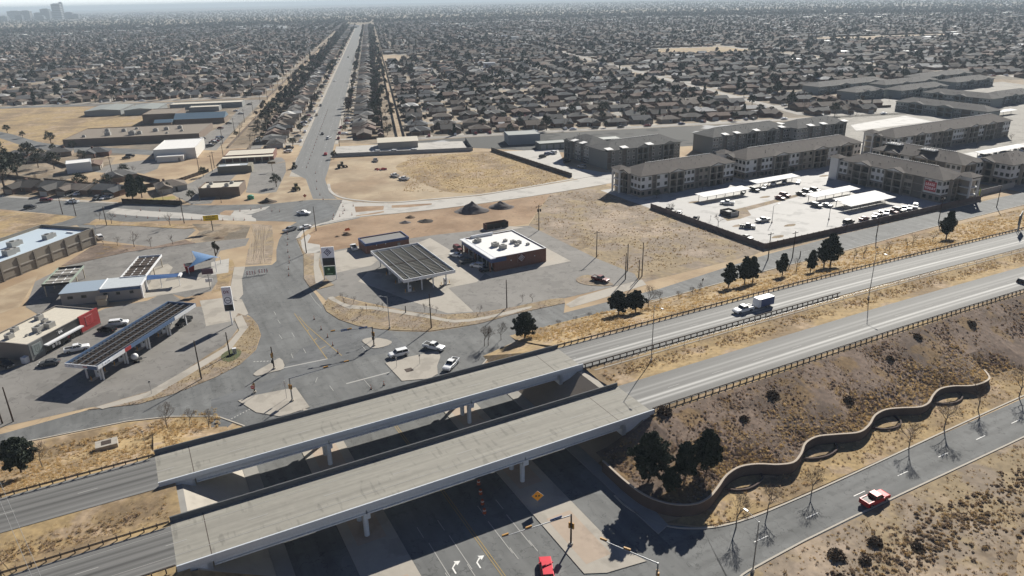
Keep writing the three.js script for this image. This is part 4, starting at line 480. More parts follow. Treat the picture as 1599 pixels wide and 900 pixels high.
// car wash ------------------------------------------------------------
const blueRoof = mat([0.36, 0.44, 0.52], 0.55), washBlue = mat([0.07, 0.14, 0.28], 0.5);
{
  const A = ST(-25.6, 244.8), B = ST(-3.8, 239.2), d = B.clone().sub(A), L = d.length(), az = Math.atan2(d.x, -d.z) * 180 / Math.PI, g = thing('car_wash', 'pale car wash building with light blue roof and blue band', 'building', A, heading(az));
  const wall = mat([0.43, 0.40, 0.37], 0.9); part(g, 'wall', merge([box(0, 11, 0, 3.8, -9.2, 0), box(11.02, L, 0, 4.0, -9.2, 0.02)]), wall); part(g, 'roof', merge([box(-0.25, 11, 3.8, 3.98, -9.5, 0.3)]), blueRoof); part(g, 'roof', merge([box(11.02, L + 0.2, 4.0, 4.2, -9.5, 0.2)]), tmat(scaled(T.speck, 1, 1), 0.7, { color: new THREE.Color(0.52, 0.56, 0.58) })); part(g, 'fascia', box(11.05, L + 0.1, 3.1, 4.0, 0.03, 0.18), washBlue);
  [[2.6, 0.01, 1.5], [6.4, 0.01, 1.5], [12.4, 0.03, 1.1], [16.0, 0.03, 1.1], [19.8, 0.03, 1.1]].forEach(([x, z, w]) => windowPart(g, x, 1.9, z, w, 0.9, 0, trimDark)); part(g, 'end_frame', merge([box(L + 0.1, L + 0.5, 0, 4.4, 0, 0.4), box(L + 0.1, L + 0.5, 0, 4.4, -6, -5.6), box(L + 0.1, L + 0.5, 4.0, 4.4, -5.6, 0)]), whiteTrim); part(g, 'roof_skirt', box(11, 11.3, 4.2, 4.35, -9.5, 0.2), whiteTrim);
}
function openCanopy(label, pts, h, post, trim, fill, rows) { // four corners: near left, near right, far right, far left
  const O = pts[0].clone().setY(0), d = pts[1].clone().sub(pts[0]).setY(0), w = d.length(), az = Math.atan2(d.x, -d.z) * 180 / Math.PI, D = pts[0].distanceTo(pts[3]); const g = thing('shade_canopy', label, 'canopy', O, heading(az), 'car wash canopies');
  for (const [a, b] of [[-0.15, 0.05], [-D - 0.05, -D + 0.15]]) part(g, 'frame', box(0, w, h - 0.7, h, a, b), trim[0]); for (const [a, b] of [[-0.05, 0.15], [w - 0.15, w + 0.05]]) part(g, 'frame', box(a, b, h - 0.7, h, -D + 0.15, -0.15), trim[1]); part(g, 'ceiling', box(0.15, w - 0.15, h - 0.66, h - 0.6, -D + 0.15, -0.15), fill); part(g, 'ridge_beam', box(0.15, w - 0.15, h - 0.5, h - 0.2, -D / 2 - 0.15, -D / 2 + 0.15), M.rust);
  for (const k of [0.33, 0.66]) part(g, 'cross_beam', box(w * k - 0.1, w * k + 0.1, h - 0.58, h - 0.46, -D + 0.15, -0.15), whiteTrim); for (let i = 1; i < rows; i++) part(g, 'joist', box(0.15, w - 0.15, h - 0.45, h - 0.3, -D * i / rows - 0.12, -D * i / rows + 0.12), i % 2 ? M.rust : M.wood);
  for (const [x, z] of [[0.4, -0.6], [w - 0.4, -0.6], [0.4, -D + 0.6], [w - 0.4, -D + 0.6], [0.4, -D / 2], [w - 0.4, -D / 2]]) part(g, 'post', box(x - 0.14, x + 0.14, 0, h - 0.7, z - 0.14, z + 0.14), post);
}
openCanopy('dark framed shade canopy left of the car wash', stp([-30.7, 255.2], [-23.2, 253.3], [-20.3, 268.8], [-28.2, 271.2]), 4.5, creamWall, [M.black, mat([0.30, 0.36, 0.30], 0.7)], mat([0.42, 0.40, 0.36], 0.8), 5);
openCanopy('white framed shade canopy behind the blue wash roof', stp([-8.9, 249.6], [-1.7, 247.4], [1.7, 268.3], [-5.5, 270.2]), 4.5, creamWall, [whiteTrim, whiteTrim], mat([0.10, 0.075, 0.06], 0.9), 9);
{ const g = thing('pay_shed', 'tiny cream shed with a gable roof before the car wash', 'shed', at(153, 479), heading(77)); part(g, 'wall', merge([box(0, 2.6, 0, 2.2, -2.2, 0), tri(gableWalls(2.6, 2.2, 2.2, 0.7).slice(0)).toNonIndexed()].slice(0, 1)), creamWall); part(g, 'roof', hipRoof(2.6, 2.2, 2.2, 0.8, 0.25, true), roofMat([0.30, 0.25, 0.2], 'shed')); }
{ const g = thing('blue_awning', 'flat blue awning over the wash exit', 'awning', at(224, 452), heading(78)); part(g, 'cloth', tri([...quad(V(0, 3.0, 0), V(11, 3.2, 0), V(11.6, 3.3, -3), V(0.4, 3.6, -3)), ...quad(V(0.4, 3.54, -3), V(11.6, 3.24, -3), V(11, 3.14, 0), V(0, 2.94, 0))]), mat([0.045, 0.12, 0.30], 0.6)); for (const x of [0.3, 5.5, 11]) part(g, 'post', box(x, x + 0.15, 0, 3, -0.2, 0), whiteTrim); part(g, 'edge', box(10.9, 11.7, 2.9, 3.5, -3.1, 0.1), whiteTrim); }
function sail(label, p, turn, k, m) { const g = thing('shade_sail', label, 'shade sail', p, turn, 'shade sails'), P = []; const n = 8, f = (u, v) => { const x = (u - 0.5) * 7 * (0.55 + 0.9 * Math.abs(v - 0.5)), z = (v - 0.5) * 7, y = 3.1 + (u - 0.5) * (v - 0.5) * 5.2; return V(x, y, z); }; for (let i = 0; i < n; i++) for (let j = 0; j < n; j++) P.push(...quad(f(i / n, j / n), f(i / n, (j + 1) / n), f((i + 1) / n, (j + 1) / n), f((i + 1) / n, j / n))); part(g, 'cloth', tri(P), m); for (const [u, v] of [[0, 0], [1, 0], [0, 1], [1, 1]]) { const q = f(u, v); part(g, 'pole', rod(V(q.x, 0, q.z), V(q.x, q.y + 0.2, q.z), 0.1, 0.08), whiteTrim); } g.scale.setScalar(k); return g; }
sail('twisted blue shade sail over the vacuum bays', at(321, 420), 0.2, 1.25, mat([0.10, 0.22, 0.42], 0.6));
// broad flat roofed building with tan walls
{
  const A = ST(-43.8, 278.9), B = ST(-16.2, 308.4), d = B.clone().sub(A).normalize(), az = Math.atan2(d.x, -d.z) * 180 / Math.PI, L = 62, g = thing('flat_roof_building', 'wide tan building with a pale blue flat roof at the left edge', 'building', B.clone().addScaledVector(d, -L), heading(az));
  flatBlock(g, L, 24, 6.6, mat([0.30, 0.265, 0.215], 0.9), mat([0.48, 0.56, 0.62], 0.5), 1.1, 0, 0, mat([0.36, 0.33, 0.28], 0.9)); const pil = mat([0.255, 0.225, 0.185], 0.9);
  for (let i = 0; i < 10; i++) part(g, 'pilaster', box(L - 0.6 - i * 6.6, L - i * 6.6, 0, 6.3, 0.01, 0.35), pil); part(g, 'rail', box(0, L, 3.2, 3.6, 0.01, 0.2), mat([0.40, 0.37, 0.32], 0.9)); part(g, 'rail', box(0, L, 0.7, 0.85, 0.01, 0.12), pil); part(g, 'downspout', box(L - 20, L - 19.8, 3.6, 6.5, 0.02, 0.2), pil);
  [[L - 12, -9, 1.5], [L - 22, -14, 1.6], [L - 30, -7, 1.7], [L - 34, -15, 1.5]].forEach(([x, z, k]) => { hvac(g, x, 5.54, z, k); hvac(g, x + 1.6 * k, 5.54, z - 0.4, k * 0.8); }); part(g, 'skylight', box(L - 4.6, L - 3.8, 5.54, 6.0, -8, -5), whiteTrim);
}
// ------------------------------------------------------------------ apartment blocks
const aRoof = roofMat([0.185, 0.158, 0.138], 'apt'), aRoofB = roofMat([0.165, 0.163, 0.155], 'aptback'), aRoofC = roofMat([0.175, 0.165, 0.155], 'aptfar'), stoneBase = mat([0.30, 0.265, 0.225], 0.95), bayWall = mat([0.37, 0.335, 0.285], 0.9), slate = mat([0.215, 0.225, 0.22], 0.9), slateDark = mat([0.15, 0.16, 0.16], 0.9), recessShade = mat([0.16, 0.145, 0.13], 0.9), ironRail = mat([0.02, 0.02, 0.022], 0.6);  // dark wall tone puts the shade of balconies and stair slots into the colour
const FLOOR = 3.2;
const railGeo = {}; const rail = w => railGeo[w] ||= (() => { const l = [box(-w / 2, w / 2, 0.98, 1.05, -0.03, 0.03), box(-w / 2, w / 2, 0.08, 0.13, -0.03, 0.03)]; for (let x = -w / 2 + 0.1; x < w / 2; x += 0.22) l.push(box(x - 0.015, x + 0.015, 0.13, 0.98, -0.015, 0.015)); return merge(l); })();
// one face of a block, drawn along local x from 0 to w, outwards is +z of the face frame f
function face(g, f, w, floors, scheme, C, detail) {
  const put = (name, geo, m) => { const o = part(g, name, geo, m); o.position.copy(f.p); o.rotation.y = f.r; return o; };
  const win = (x, y, ww, hh, z = 0) => { const o = windowPart(g, 0, 0, 0, ww, hh, 0, C.trim); const q = V(x, y, z + 0.02).applyAxisAngle(V(0, 1, 0), f.r).add(f.p); o.position.copy(q); o.rotation.y = f.r; };
  const H = floors * FLOOR + 0.2; let x = 0; const tot = scheme.reduce((a, b) => a + b[1], 0), k = w / tot;
  for (const [type, len] of scheme) { const l = len * k, x1 = x + l, xm = x + l / 2;
    if (type === 'w' || type === 'v') { // flush wall: pale upper floors over a stone ground floor
      put('wall_panel', box(x + 0.02, x1 - 0.02, FLOOR, H, 0.005, 0.12), type === 'w' ? C.light : C.mid); put('base_panel', box(x + 0.02, x1 - 0.02, 0, FLOOR - 0.02, 0.005, 0.2), C.base); put('belt_course', box(x + 0.02, x1 - 0.02, FLOOR - 0.02, FLOOR + 0.13, 0.12, 0.24), C.dark);
      const n = l > 7 ? 3 : l > 3.6 ? 2 : 1; for (let fl = 0; fl < floors; fl++) for (let i = 0; i < n; i++) win(lerp(x + 1.15, x1 - 1.15, n === 1 ? 0.5 : i / (n - 1)), fl * FLOOR + 0.95, 1.5, 1.55, fl ? 0.12 : 0.2);
    } else if (type === 'b') { // projecting balcony bay with a small gable
      const dz = 1.5, pw = 0.55; for (const a of [x, xm - pw / 2, x1 - pw]) put('pier', box(a, a + pw, 0, H, 0.005, dz), C.mid); for (let fl = 1; fl <= floors; fl++) put('balcony_slab', box(x + pw, x1 - pw, fl * FLOOR - 0.35, fl * FLOOR, 0.006, dz - 0.03), C.mid);
      put('shade_toned_wall', box(x + pw, x1 - pw, 0, H, 0.006, 0.04), recessShade); const bw = (l - 3 * pw) / 2; for (let fl = 0; fl < floors; fl++) for (const c of [x + pw + bw / 2, x1 - pw - bw / 2]) { if (detail) { const o = put('balcony_rail', rail(+(bw - 0.04).toFixed(2)), ironRail); o.position.copy(V(c, fl * FLOOR + 0.02, dz - 0.15).applyAxisAngle(V(0, 1, 0), f.r).add(f.p)); } const dgl = put('balcony_door', box(c - bw * 0.36, c + bw * 0.36, fl * FLOOR + 0.05, fl * FLOOR + 2.2, 0.045, 0.08), M.glass); }  // back wall behind the balconies is coloured darker to stand for shade
      const r = 1.45, y = H, P = [V(x - 0.4, y, dz + 0.35), V(x1 + 0.4, y, dz + 0.35), V(xm, y + r, dz + 0.35)], b = -f.back; const Q = P.map(p => p.clone().setZ(b)); put('gable_roof', tri([...quad(P[1], Q[1], Q[2], P[2]), ...quad(Q[0], P[0], P[2], Q[2])]), C.roof); put('gable', tri([V(x, y, dz), V(x1, y, dz), V(xm, y + r - 0.18, dz)]), C.light); put('gable_trim', tri([...quad(P[0].clone().setY(y - 0.3), V(xm, y + r - 0.3, dz + 0.36), P[2].clone().setZ(dz + 0.36), P[0].clone().setZ(dz + 0.36)), ...quad(V(xm, y + r - 0.3, dz + 0.36), P[1].clone().setY(y - 0.3), P[1].clone().setZ(dz + 0.36), P[2].clone().setZ(dz + 0.36))]), C.dark);
    } else if (type === 's') { // stair slot: flat panel, dark colour painted in for the shade of its depth
      put('stair_shade_panel', box(x + 0.3, x1 - 0.3, 0, H - 0.2, 0.005, 0.05), recessShade); for (const a of [x, x1 - 0.3]) put('pier', box(a, a + 0.3, 0, H, 0.005, 0.5), C.mid); for (let fl = 1; fl < floors; fl++) put('balcony_slab', box(x + 0.3, x1 - 0.3, fl * FLOOR - 0.2, fl * FLOOR, 0.006, 0.45), C.mid); if (C.lids) { const o = put('stair_lid', box(x - 0.5, x1 + 0.5, 0, 0.14, -2.2, 1.3), whiteRoof); o.position.copy(V(0, H + 0.75, 0).applyAxisAngle(V(0, 1, 0), f.r).add(f.p)); o.rotation.set(0, f.r, 0); o.rotateX(0.16); }
    } x = x1; }
}
const schemeA = [['w', 5.5], ['s', 2.4], ['w', 6], ['b', 8], ['w', 6.5], ['s', 2.4], ['v', 5], ['b', 8], ['w', 7]], schemeB = [['w', 5], ['v', 4], ['s', 3], ['v', 7], ['s', 3], ['v', 6], ['b', 8], ['s', 3], ['v', 7], ['b', 8], ['v', 5], ['s', 3], ['v', 5]];
const schemeC = [['w', 4], ['v', 3], ['b', 8], ['w', 6.5], ['b', 8], ['v', 3.5], ['s', 4.6], ['w', 7]];
const palFront = { light: stucco, mid: bayWall, base: stoneBase, dark: mat([0.045, 0.045, 0.05], 0.8), trim: trimDark, roof: aRoof }, palBack = { light: mat([0.34, 0.35, 0.345], 0.9), mid: slate, base: slateDark, dark: slateDark, trim: trimWhite, roof: aRoofB, lids: true }, palFar = { light: mat([0.40, 0.43, 0.42], 0.9), mid: mat([0.30, 0.33, 0.325], 0.9), base: slateDark, dark: slateDark, trim: trimWhite, roof: aRoofC };
function apartments(label, s0, s1, t0, t1, C, front, side, opt = {}) {
  const W = s1 - s0, D = t1 - t0, fl = opt.floors || 3, H = fl * FLOOR + 0.2, g = thing('apartment_block', label, 'apartment block', ST(s0, t0), TURN, opt.group || 'apartment blocks');
  part(g, 'wall', box(0, W, 0, H, -D, 0), C.mid); part(g, 'roof', hipRoof(W, D, H, opt.rise || 3.7, 0.75), C.roof); part(g, 'eave', merge([box(-0.8, W + 0.8, H - 0.28, H - 0.06, 0.62, 0.8), box(-0.8, -0.62, H - 0.28, H - 0.06, -D, 0.62)]), C.dark);
  const B = Math.min(W, D) * 0.45; if (front) face(g, { p: V(0, 0, 0), r: 0, back: B }, W, fl, front, C, opt.detail); if (side) face(g, { p: V(0, 0, -D), r: -Math.PI / 2, back: B }, D, fl, side, C, opt.detail);
  if (opt.ridge) { const al = W >= D, L = al ? W - D : D - W, n = Math.floor(L / 0.95), rg = box(-0.26, 0.26, 0, 0.13, -0.22, 0.22); for (let i = 0; i < n; i++) { const r = part(g, 'ridge_vent', rg, whiteRoof), q = (al ? D : W) / 2 + i * 0.95 + 0.4; r.position.set(al ? q : W / 2, H + (opt.rise || 3.7) - 0.03, al ? -D / 2 : -q); } }
  const rr = RNG(s0 * 7 + t0); for (let i = 0; i < 14; i++) { const u = 0.15 + 0.7 * rr(), v = 0.1 + 0.35 * rr(), al = W >= D, y = H + (opt.rise || 3.7) * v * 2 * 0.92; part(g, 'vent_pipe', rod(V(al ? W * u : W * v, y - 0.3, al ? -D * v : -D * u), V(al ? W * u : W * v, y + 0.75, al ? -D * v : -D * u), 0.09, 0.09, 5), M.black); }
  if (opt.tower) { const [tx, tz, tw, td, th] = opt.tower; part(g, 'tower_wall', merge([box(tx, tx + 0.7, 0, th, tz - 0.7, tz), box(tx + tw - 0.7, tx + tw, 0, th, tz - 0.7, tz), box(tx, tx + 0.7, 0, th, tz - td, tz - td + 0.7), box(tx + tw - 0.7, tx + tw, 0, th, tz - td, tz - td + 0.7), box(tx, tx + tw, th - 1.4, th, tz - td + 0.01, tz - 0.01)].concat([1, 2, 3].map(k => box(tx + 0.05, tx + tw - 0.05, k * FLOOR - 0.35, k * FLOOR, tz - td + 0.05, tz - 0.05)))), C.light); part(g, 'tower_back', box(tx + 1.6, tx + tw - 0.2, 0, th - 1.4, tz - td + 0.2, tz - 1.6), C.mid); const o = part(g, 'tower_roof', hipRoof(tw, td, th, 1.4, 0.7), C.roof); o.position.set(tx, 0, tz); for (let i = 0; i < 8; i++) part(g, 'bracket', box(tx + 0.4 + i * (tw - 1) / 7, tx + 0.6 + i * (tw - 1) / 7, th - 0.7, th - 0.1, tz, tz + 0.35), C.dark); }
  return g;
}
apartments('three storey apartment block beside the vacant weedy lot', 199.5, 254.5, 254.6, 270.4, palFront, schemeA, [['b', 7], ['w', 6]], { detail: 1, ridge: 1, tower: [-3.4, -11.5, 5.4, 6, 11] });
apartments('long three storey apartment block behind the carports', 262.6, 344.5, 255, 270.5, palFront, [...schemeA, ['b', 8], ['w', 6]], [['b', 7], ['w', 6]], { detail: 1, ridge: 1, tower: [-3.2, -11.5, 5.2, 6, 11.2] });
{ const g = apartments('three storey apartment block with the red banner by the frontage road', 299.6, 315.5, 180.4, 231.5, palFront, [['w', 4.5], ['b', 7], ['w', 4]], schemeC, { detail: 1, ridge: 1, tower: [9.5, 6.2, 6.2, 6.8, 11] });
  const b = panel(g, 'banner', -2.6, 2.6, 0, 4.2, 0, words(256, 200, (c, w, h) => { c.fillStyle = '#a3222e'; c.fillRect(0, 0, w, h); c.fillStyle = '#f6ecec'; c.font = 'bold 74px sans-serif'; c.fillText('LEASE', 14, 88); c.fillText('TODAY', 6, 168); }), -Math.PI / 2, 0.05); b.position.set(-0.36, 4.2, -4.8);
  const t = part(g, 'stair_tower', box(-1.2, 3, 0, 10.6, -55.6, -51.2), stucco); const r = part(g, 'tower_roof', hipRoof(5.2, 5.4, 10.6, 1.3, 0.6), aRoof); r.position.set(-1.6, 0, -50.8); }
apartments('grey green apartment block facing the street beyond the driveway', 219.5, 268, 309.5, 326, palBack, schemeB.slice(2, 11), null, { ridge: 1 });
apartments('grey green apartment wing turned towards the graded field', 219.6, 234.8, 326.2, 349, palBack, null, [['b', 7], ['s', 3], ['w', 6], ['s', 3], ['w', 5]], {});
apartments('long grey green apartment block behind the ridge of the carport block', 291, 350, 309, 325, palBack, schemeB, null, { ridge: 1 });
apartments('grey green apartment block with white stair lids, end of the back row', 351, 393, 303.5, 320, palBack, schemeB.slice(0, 8), [['s', 3], ['w', 8]], {});
apartments('pale long apartment block behind the solar roofed one', 369, 476, 253, 268.5, palFront, [...schemeA, ...schemeC], [['b', 7], ['w', 6]], { ridge: 1, tower: [-3.2, -11, 5.2, 6, 11.2] });
{ const g = apartments('apartment block with sunken roof wells behind the banner block', 334, 350.5, 194, 240, palFront, [['b', 7], ['w', 6]], schemeC, { ridge: 1 });
  for (const z of [-16, -34]) { part(g, 'roof_well', box(2.4, 7.6, 12.3, 12.9, z - 8, z), mat([0.06, 0.055, 0.05], 0.9)); for (let i = 0; i < 12; i++) part(g, 'condenser', box(3 + (i % 2) * 2.2, 4.1 + (i % 2) * 2.2, 12.9, 13.4, z - 0.8 - Math.floor(i / 2) * 1.2, z - 0.1 - Math.floor(i / 2) * 1.2), whiteRoof); part(g, 'well_rim', box(7.6, 8.1, 12.3, 13.1, z - 8, z), stucco); } }
apartments('corner apartment tower block at the right edge by the road', 352, 376, 182, 198, palFront, [['w', 5], ['b', 8], ['w', 5]], [['b', 7], ['w', 6]], { detail: 1 });
[[519, 534, 292, 360, 'nearest'], [583, 598, 327, 382, 'second'], [598.5, 648, 330, 346, 'third'], [540, 576, 412, 430, 'fourth'], [548, 640, 456, 474, 'fifth'], [578, 640, 398, 414, 'sixth'], [604, 678, 432, 448, 'seventh'], [668, 724, 408, 425, 'eighth'], [680, 760, 450, 468, 'ninth'], [655, 730, 300, 316, 'tenth']].forEach(([a, b, c, d, w]) => apartments(`pale teal low apartment block far behind, ${w} of the distant group`, a, b, c, d, palFar, b - a > d - c ? schemeA : null, b - a > d - c ? null : schemeC, { floors: 2, rise: 3.2, group: 'distant apartment blocks' }));
// clubhouse roofs between blocks, carports, walls
function carport(label, s0, s1, t0, t1, slope = 0.35, n = 6) { const g = thing('carport', label, 'carport', ST(s0, t0), TURN, 'white carports'), W = s1 - s0, D = t1 - t0; part(g, 'roof', tri([...quad(V(0, 2.75, 0), V(W, 2.75, 0), V(W, 2.75 + slope, -D), V(0, 2.75 + slope, -D)), ...quad(V(0, 2.6 + slope, -D), V(W, 2.6 + slope, -D), V(W, 2.6, 0), V(0, 2.6, 0)), ...quad(V(0, 2.6, 0), V(W, 2.6, 0), V(W, 2.75, 0), V(0, 2.75, 0)), ...quad(V(0, 2.6 + slope, -D), V(0, 2.6, 0), V(0, 2.75, 0), V(0, 2.75 + slope, -D)), ...quad(V(W, 2.6, 0), V(W, 2.6 + slope, -D), V(W, 2.75 + slope, -D), V(W, 2.75, 0))]), whiteRoof); for (let i = 0; i < n; i++) { const x = lerp(1, W - 1, i / (n - 1)); part(g, 'post', box(x - 0.09, x + 0.09, 0, 2.7, -D * 0.72 - 0.09, -D * 0.72 + 0.09), M.steel); } return g; }
carport('white carport beside the front apartment block', 216.4, 244, 232.4, 238.2); carport('white carport before the long apartment block', 253.4, 281.3, 238, 243.4); carport('white carport in the middle of the car park', 255.4, 284, 207, 212.8); carport('nearer of two touching white carports', 256, 284, 189.6, 195.2, 0.3); carport('farther of two touching white carports', 258.6, 285.6, 195.5, 201, 0.3); carport('white carport behind the roof well block', 400, 440, 222, 227.5); carport('white carport at the right edge behind the tower block', 446, 492, 215, 220.5); carport('thin white carport by the distant teal blocks', 520, 570, 300, 305);
const wallBrown = tmat(scaled(T.speck, 1, 1), 0.95, { color: new THREE.Color(0.20, 0.155, 0.14) });
function panelWall(name, label, a, b, h, m, step = 3, th = 0.2, postM = m) { const d = b.clone().sub(a), L = d.length(), az = Math.atan2(d.x, -d.z) * 180 / Math.PI, n = Math.round(L / step), g = thing(name, label, 'wall', a, heading(az)), k = L / n, pg = box(0.16, k - 0.16, 0, h, -th / 2, th / 2), qg = box(-0.16, 0.16, 0, h + 0.12, -th / 2 - 0.08, th / 2 + 0.08); for (let i = 0; i < n; i++) { part(g, 'panel', pg, m).position.x = i * k; part(g, 'post', qg, postM).position.x = i * k; } part(g, 'post', qg, postM).position.x = L; return g; }
panelWall('panel_wall', 'brown panel wall between the weedy lot and the car park', ST(192.4, 174.3), ST(192.4, 238), 2.1, wallBrown); panelWall('panel_wall', 'brown panel wall along the frontage road by the car park', ST(192.7, 174.3), ST(318.5, 174.3), 2.1, wallBrown); panelWall('panel_wall', 'pale panel wall right of the banner block', ST(321, 179), ST(352, 179.5), 2.4, mat([0.45, 0.43, 0.40], 0.9)); 
{ const g = thing('trash_enclosure', 'dark walled trash enclosure in the middle of the car park', 'enclosure', ST(210.6, 210.2), TURN), m = mat([0.055, 0.05, 0.048], 0.9); part(g, 'wall', merge([box(0, 0.3, 0, 2, -6, 0), box(4.4, 4.7, 0, 2, -6, 0), box(0.3, 4.4, 0, 2, -6, -5.7)]), m); part(g, 'gate', box(0.3, 4.4, 0.1, 1.9, -0.15, -0.05), mat([0.45, 0.45, 0.44], 0.6)); part(g, 'dumpster', box(1, 3.6, 0, 1.5, -4.8, -2.6), M.black); }
sheet('island_soil', stp([206, 207], [209, 214], [216, 217.5], [262, 222], [262, 219.5], [224, 214], [220, 208], [212, 206.5]), 0.075, M.scrub, 'brown planting soil around the trash enclosure', 'ground', 20);
[[214, 236], [205, 200], [207, 182], [222, 190], [246, 226], [300, 240]].forEach(([s, t], i) => sheet('island_soil', smooth(stp([s - 3, t], [s, t + 1.3], [s + 3.4, t + 0.3], [s + 1, t - 1.3]), 4, true), 0.08, M.scrub, `brown planting island, ${ord(i + 1)} of the car park`, 'ground', 15));
// dumpster fence at the station's back corner
{ const g = thing('dumpster_fence', 'dark fence around the station dumpsters', 'enclosure', ST(118.6, 246.2), TURN), m = mat([0.035, 0.03, 0.028], 0.9); part(g, 'wall', merge([box(0, 0.25, 0, 2.3, -3, 0), box(9.4, 9.65, 0, 2.3, -3, 0), box(0.25, 9.4, 0, 2.3, -3, -2.8)]), mat([0.12, 0.05, 0.035], 0.9)); for (const x of [0.3, 3.4, 6.5]) part(g, 'gate', box(x, x + 2.9, 0.1, 2.2, -0.15, -0.05), m); }
// ------------------------------------------------------------------ school, shops, sheds
const flatB = (name, label, P, turn, w, d, h, wall, roof, par = 0.3, units = []) => { const g = thing(name, label, 'building', P, turn); flatBlock(g, w, d, h, wall, roof, par); units.forEach(([x, z, k]) => hvac(g, x, h - par + 0.03, z, k)); return g; };
const gableB = (name, label, P, turn, w, d, h, rise, wall, roof, group) => { const g = thing(name, label, 'building', P, turn, group); part(g, 'wall', box(0, w, 0, h, -d, 0), wall); part(g, 'gable', tri(gableWalls(w, d, h, rise)), wall); part(g, 'roof', hipRoof(w, d, h, rise, 0.4, true), roof); return g; };
const metalGreen = mat([0.36, 0.38, 0.35], 0.5), metalWall = mat([0.28, 0.29, 0.285], 0.7), brownWall = mat([0.22, 0.165, 0.125], 0.9), brownRoof = tmat(scaled(T.speck, 1, 1), 0.95, { color: new THREE.Color(0.31, 0.26, 0.205) }), metalWhite = mat([0.60, 0.59, 0.55], 0.5), blueMetal = mat([0.16, 0.24, 0.31], 0.45), olive = mat([0.26, 0.24, 0.18], 0.9), creamMetal = mat([0.66, 0.60, 0.48], 0.6);
sheet('school_field', [AB(-430, 505), AB(-215, 512), AB(-200, 520), AB(-178, 600), AB(-178, 690), AB(-250, 735), AB(-430, 770)], 0.06, M.dry, 'broad golden school field with a worn track', 'grass', 90);
sheet('school_street', [AB(-600, 770), AB(-290, 757), AB(-130, 738), AB(-104, 735), AB(-104, 725), AB(-130, 728), AB(-290, 747), AB(-600, 760)], 0.07, M.asphalt, 'street behind the school field', 'road', 40);
sheet('school_road', px([-40, 213], [0, 216], [45, 231], [100, 238], [190, 240], [262, 244], [254, 236], [190, 232], [100, 228], [60, 222], [20, 210], [0, 206]), 0.07, M.asphalt, 'curved street in front of the brown school', 'road', 40);
sheet('school_parking', [AB(-128, 490), AB(-100, 478), AB(-103, 585), AB(-104, 735), AB(-120, 735), AB(-113, 590)], 0.072, M.lot, 'school parking lot lined with cars', 'parking lot', 40);
sheet('alley_dirt', [AB(-101, 478), AB(-95, 478), AB(-94.6, 1700), AB(-100, 1700)], 0.06, M.dirt, 'bare dirt alley lined with power poles left of the avenue', 'road', 40);
sheet('alley_dirt', [AB(12.3, 486), AB(16, 486), AB(16.6, 1330), AB(13, 1330)], 0.06, M.dirt, 'narrow dirt alley behind the houses right of the avenue', 'road', 40);
sheet('gym_lot', px([170, 258], [255, 246], [246, 264], [225, 272], [205, 268], [180, 272], [140, 268]), 0.06, M.lot, 'grey lot beside the white metal gym', 'parking lot', 40);
sheet('side_street', px([262, 300], [300, 285], [380, 238], [410, 215], [420, 215], [398, 245], [352, 290], [330, 318], [300, 320]), 0.058, M.lot, 'concrete side street beside the row of shops', 'road', 40);
flatB('school_building', 'broad flat brown school building with many roof units', AB(-202, 520), GTURN, 84, 46, 4.6, brownWall, brownRoof, 0.3, [[10, -9, 1.1], [24, -12, 1.9], [40, -9, 2.2], [44, -11, 1.6], [30, -26, 1.5], [52, -20, 1.7], [58, -24, 1.6], [66, -28, 1.6], [18, -30, 1.4], [70, -15, 1], [62, -8, 0.8], [36, -34, 1]]);
flatB('school_hall', 'tall brown school hall beyond the flat roofs', AB(-176, 606), GTURN, 24, 32, 7.5, brownWall, brownRoof);
gableB('blue_roof_hall', 'school wing with a blue metal gable roof', AB(-151, 595), GTURN, 36, 17, 4.2, 3.4, brownWall, blueMetal);
gableB('blue_roof_annex', 'small school annex under a blue metal roof', AB(-164, 590), GTURN, 12, 9, 3, 1.8, brownWall, blueMetal);
gableB('portable_classroom', 'pale green roofed metal classroom left of its twin', AB(-238, 668), GTURN, 28, 38, 4.2, 1.2, metalWall, metalGreen, 'metal classrooms'); gableB('portable_classroom', 'pale green roofed metal classroom right of its twin', AB(-206, 664), GTURN, 25, 36, 4.2, 1.2, metalWall, metalGreen, 'metal classrooms');
flatB('school_wing', 'long low school wing with a cream flat roof', AB(-176, 688), GTURN, 60, 16, 4.4, metalWall, creamRoof); flatB('school_office', 'small pale roofed block in front of the long school wing', AB(-156, 668), GTURN, 24, 12, 3.8, metalWall, creamRoof);
{ const g = flatB('metal_gym', 'white metal gym with a bright roof beside the grey lot', AB(-130, 455), GTURN + 0.05, 23, 34, 6.2, metalWhite, whiteRoof, 0.2); part(g, 'lean_to', box(2.5, 17, 0, 3.2, 0.01, 7), metalWhite); part(g, 'door', box(14, 15.2, 0, 2.2, 7.01, 7.06), M.steel); }
{ const g = flatB('brick_shop', 'low brick shop with two cream roof strips beside the avenue', AB(-88, 438), GTURN, 27, 17, 3.8, brick, creamRoof, 0.2); part(g, 'canopy', box(-0.5, 27.2, 3.0, 3.3, 0.02, 5.5), creamMetal); for (let i = 0; i < 7; i++) part(g, 'pillar', box(1 + i * 4, 1.5 + i * 4, 0, 3, 4.9, 5.3), creamWall); }
{ const g = flatB('olive_shop', 'olive shop with a pale patched roof', at(341, 272), GTURN + 0.03, 15.5, 8, 3.8, olive, mat([0.48, 0.52, 0.54], 0.6), 0.3); part(g, 'side_wing', box(15.6, 17.4, 0, 3.6, -9, 0.6), olive); part(g, 'roof_patch', box(4, 11, 3.54, 3.62, -6, -2), whiteRoof); }
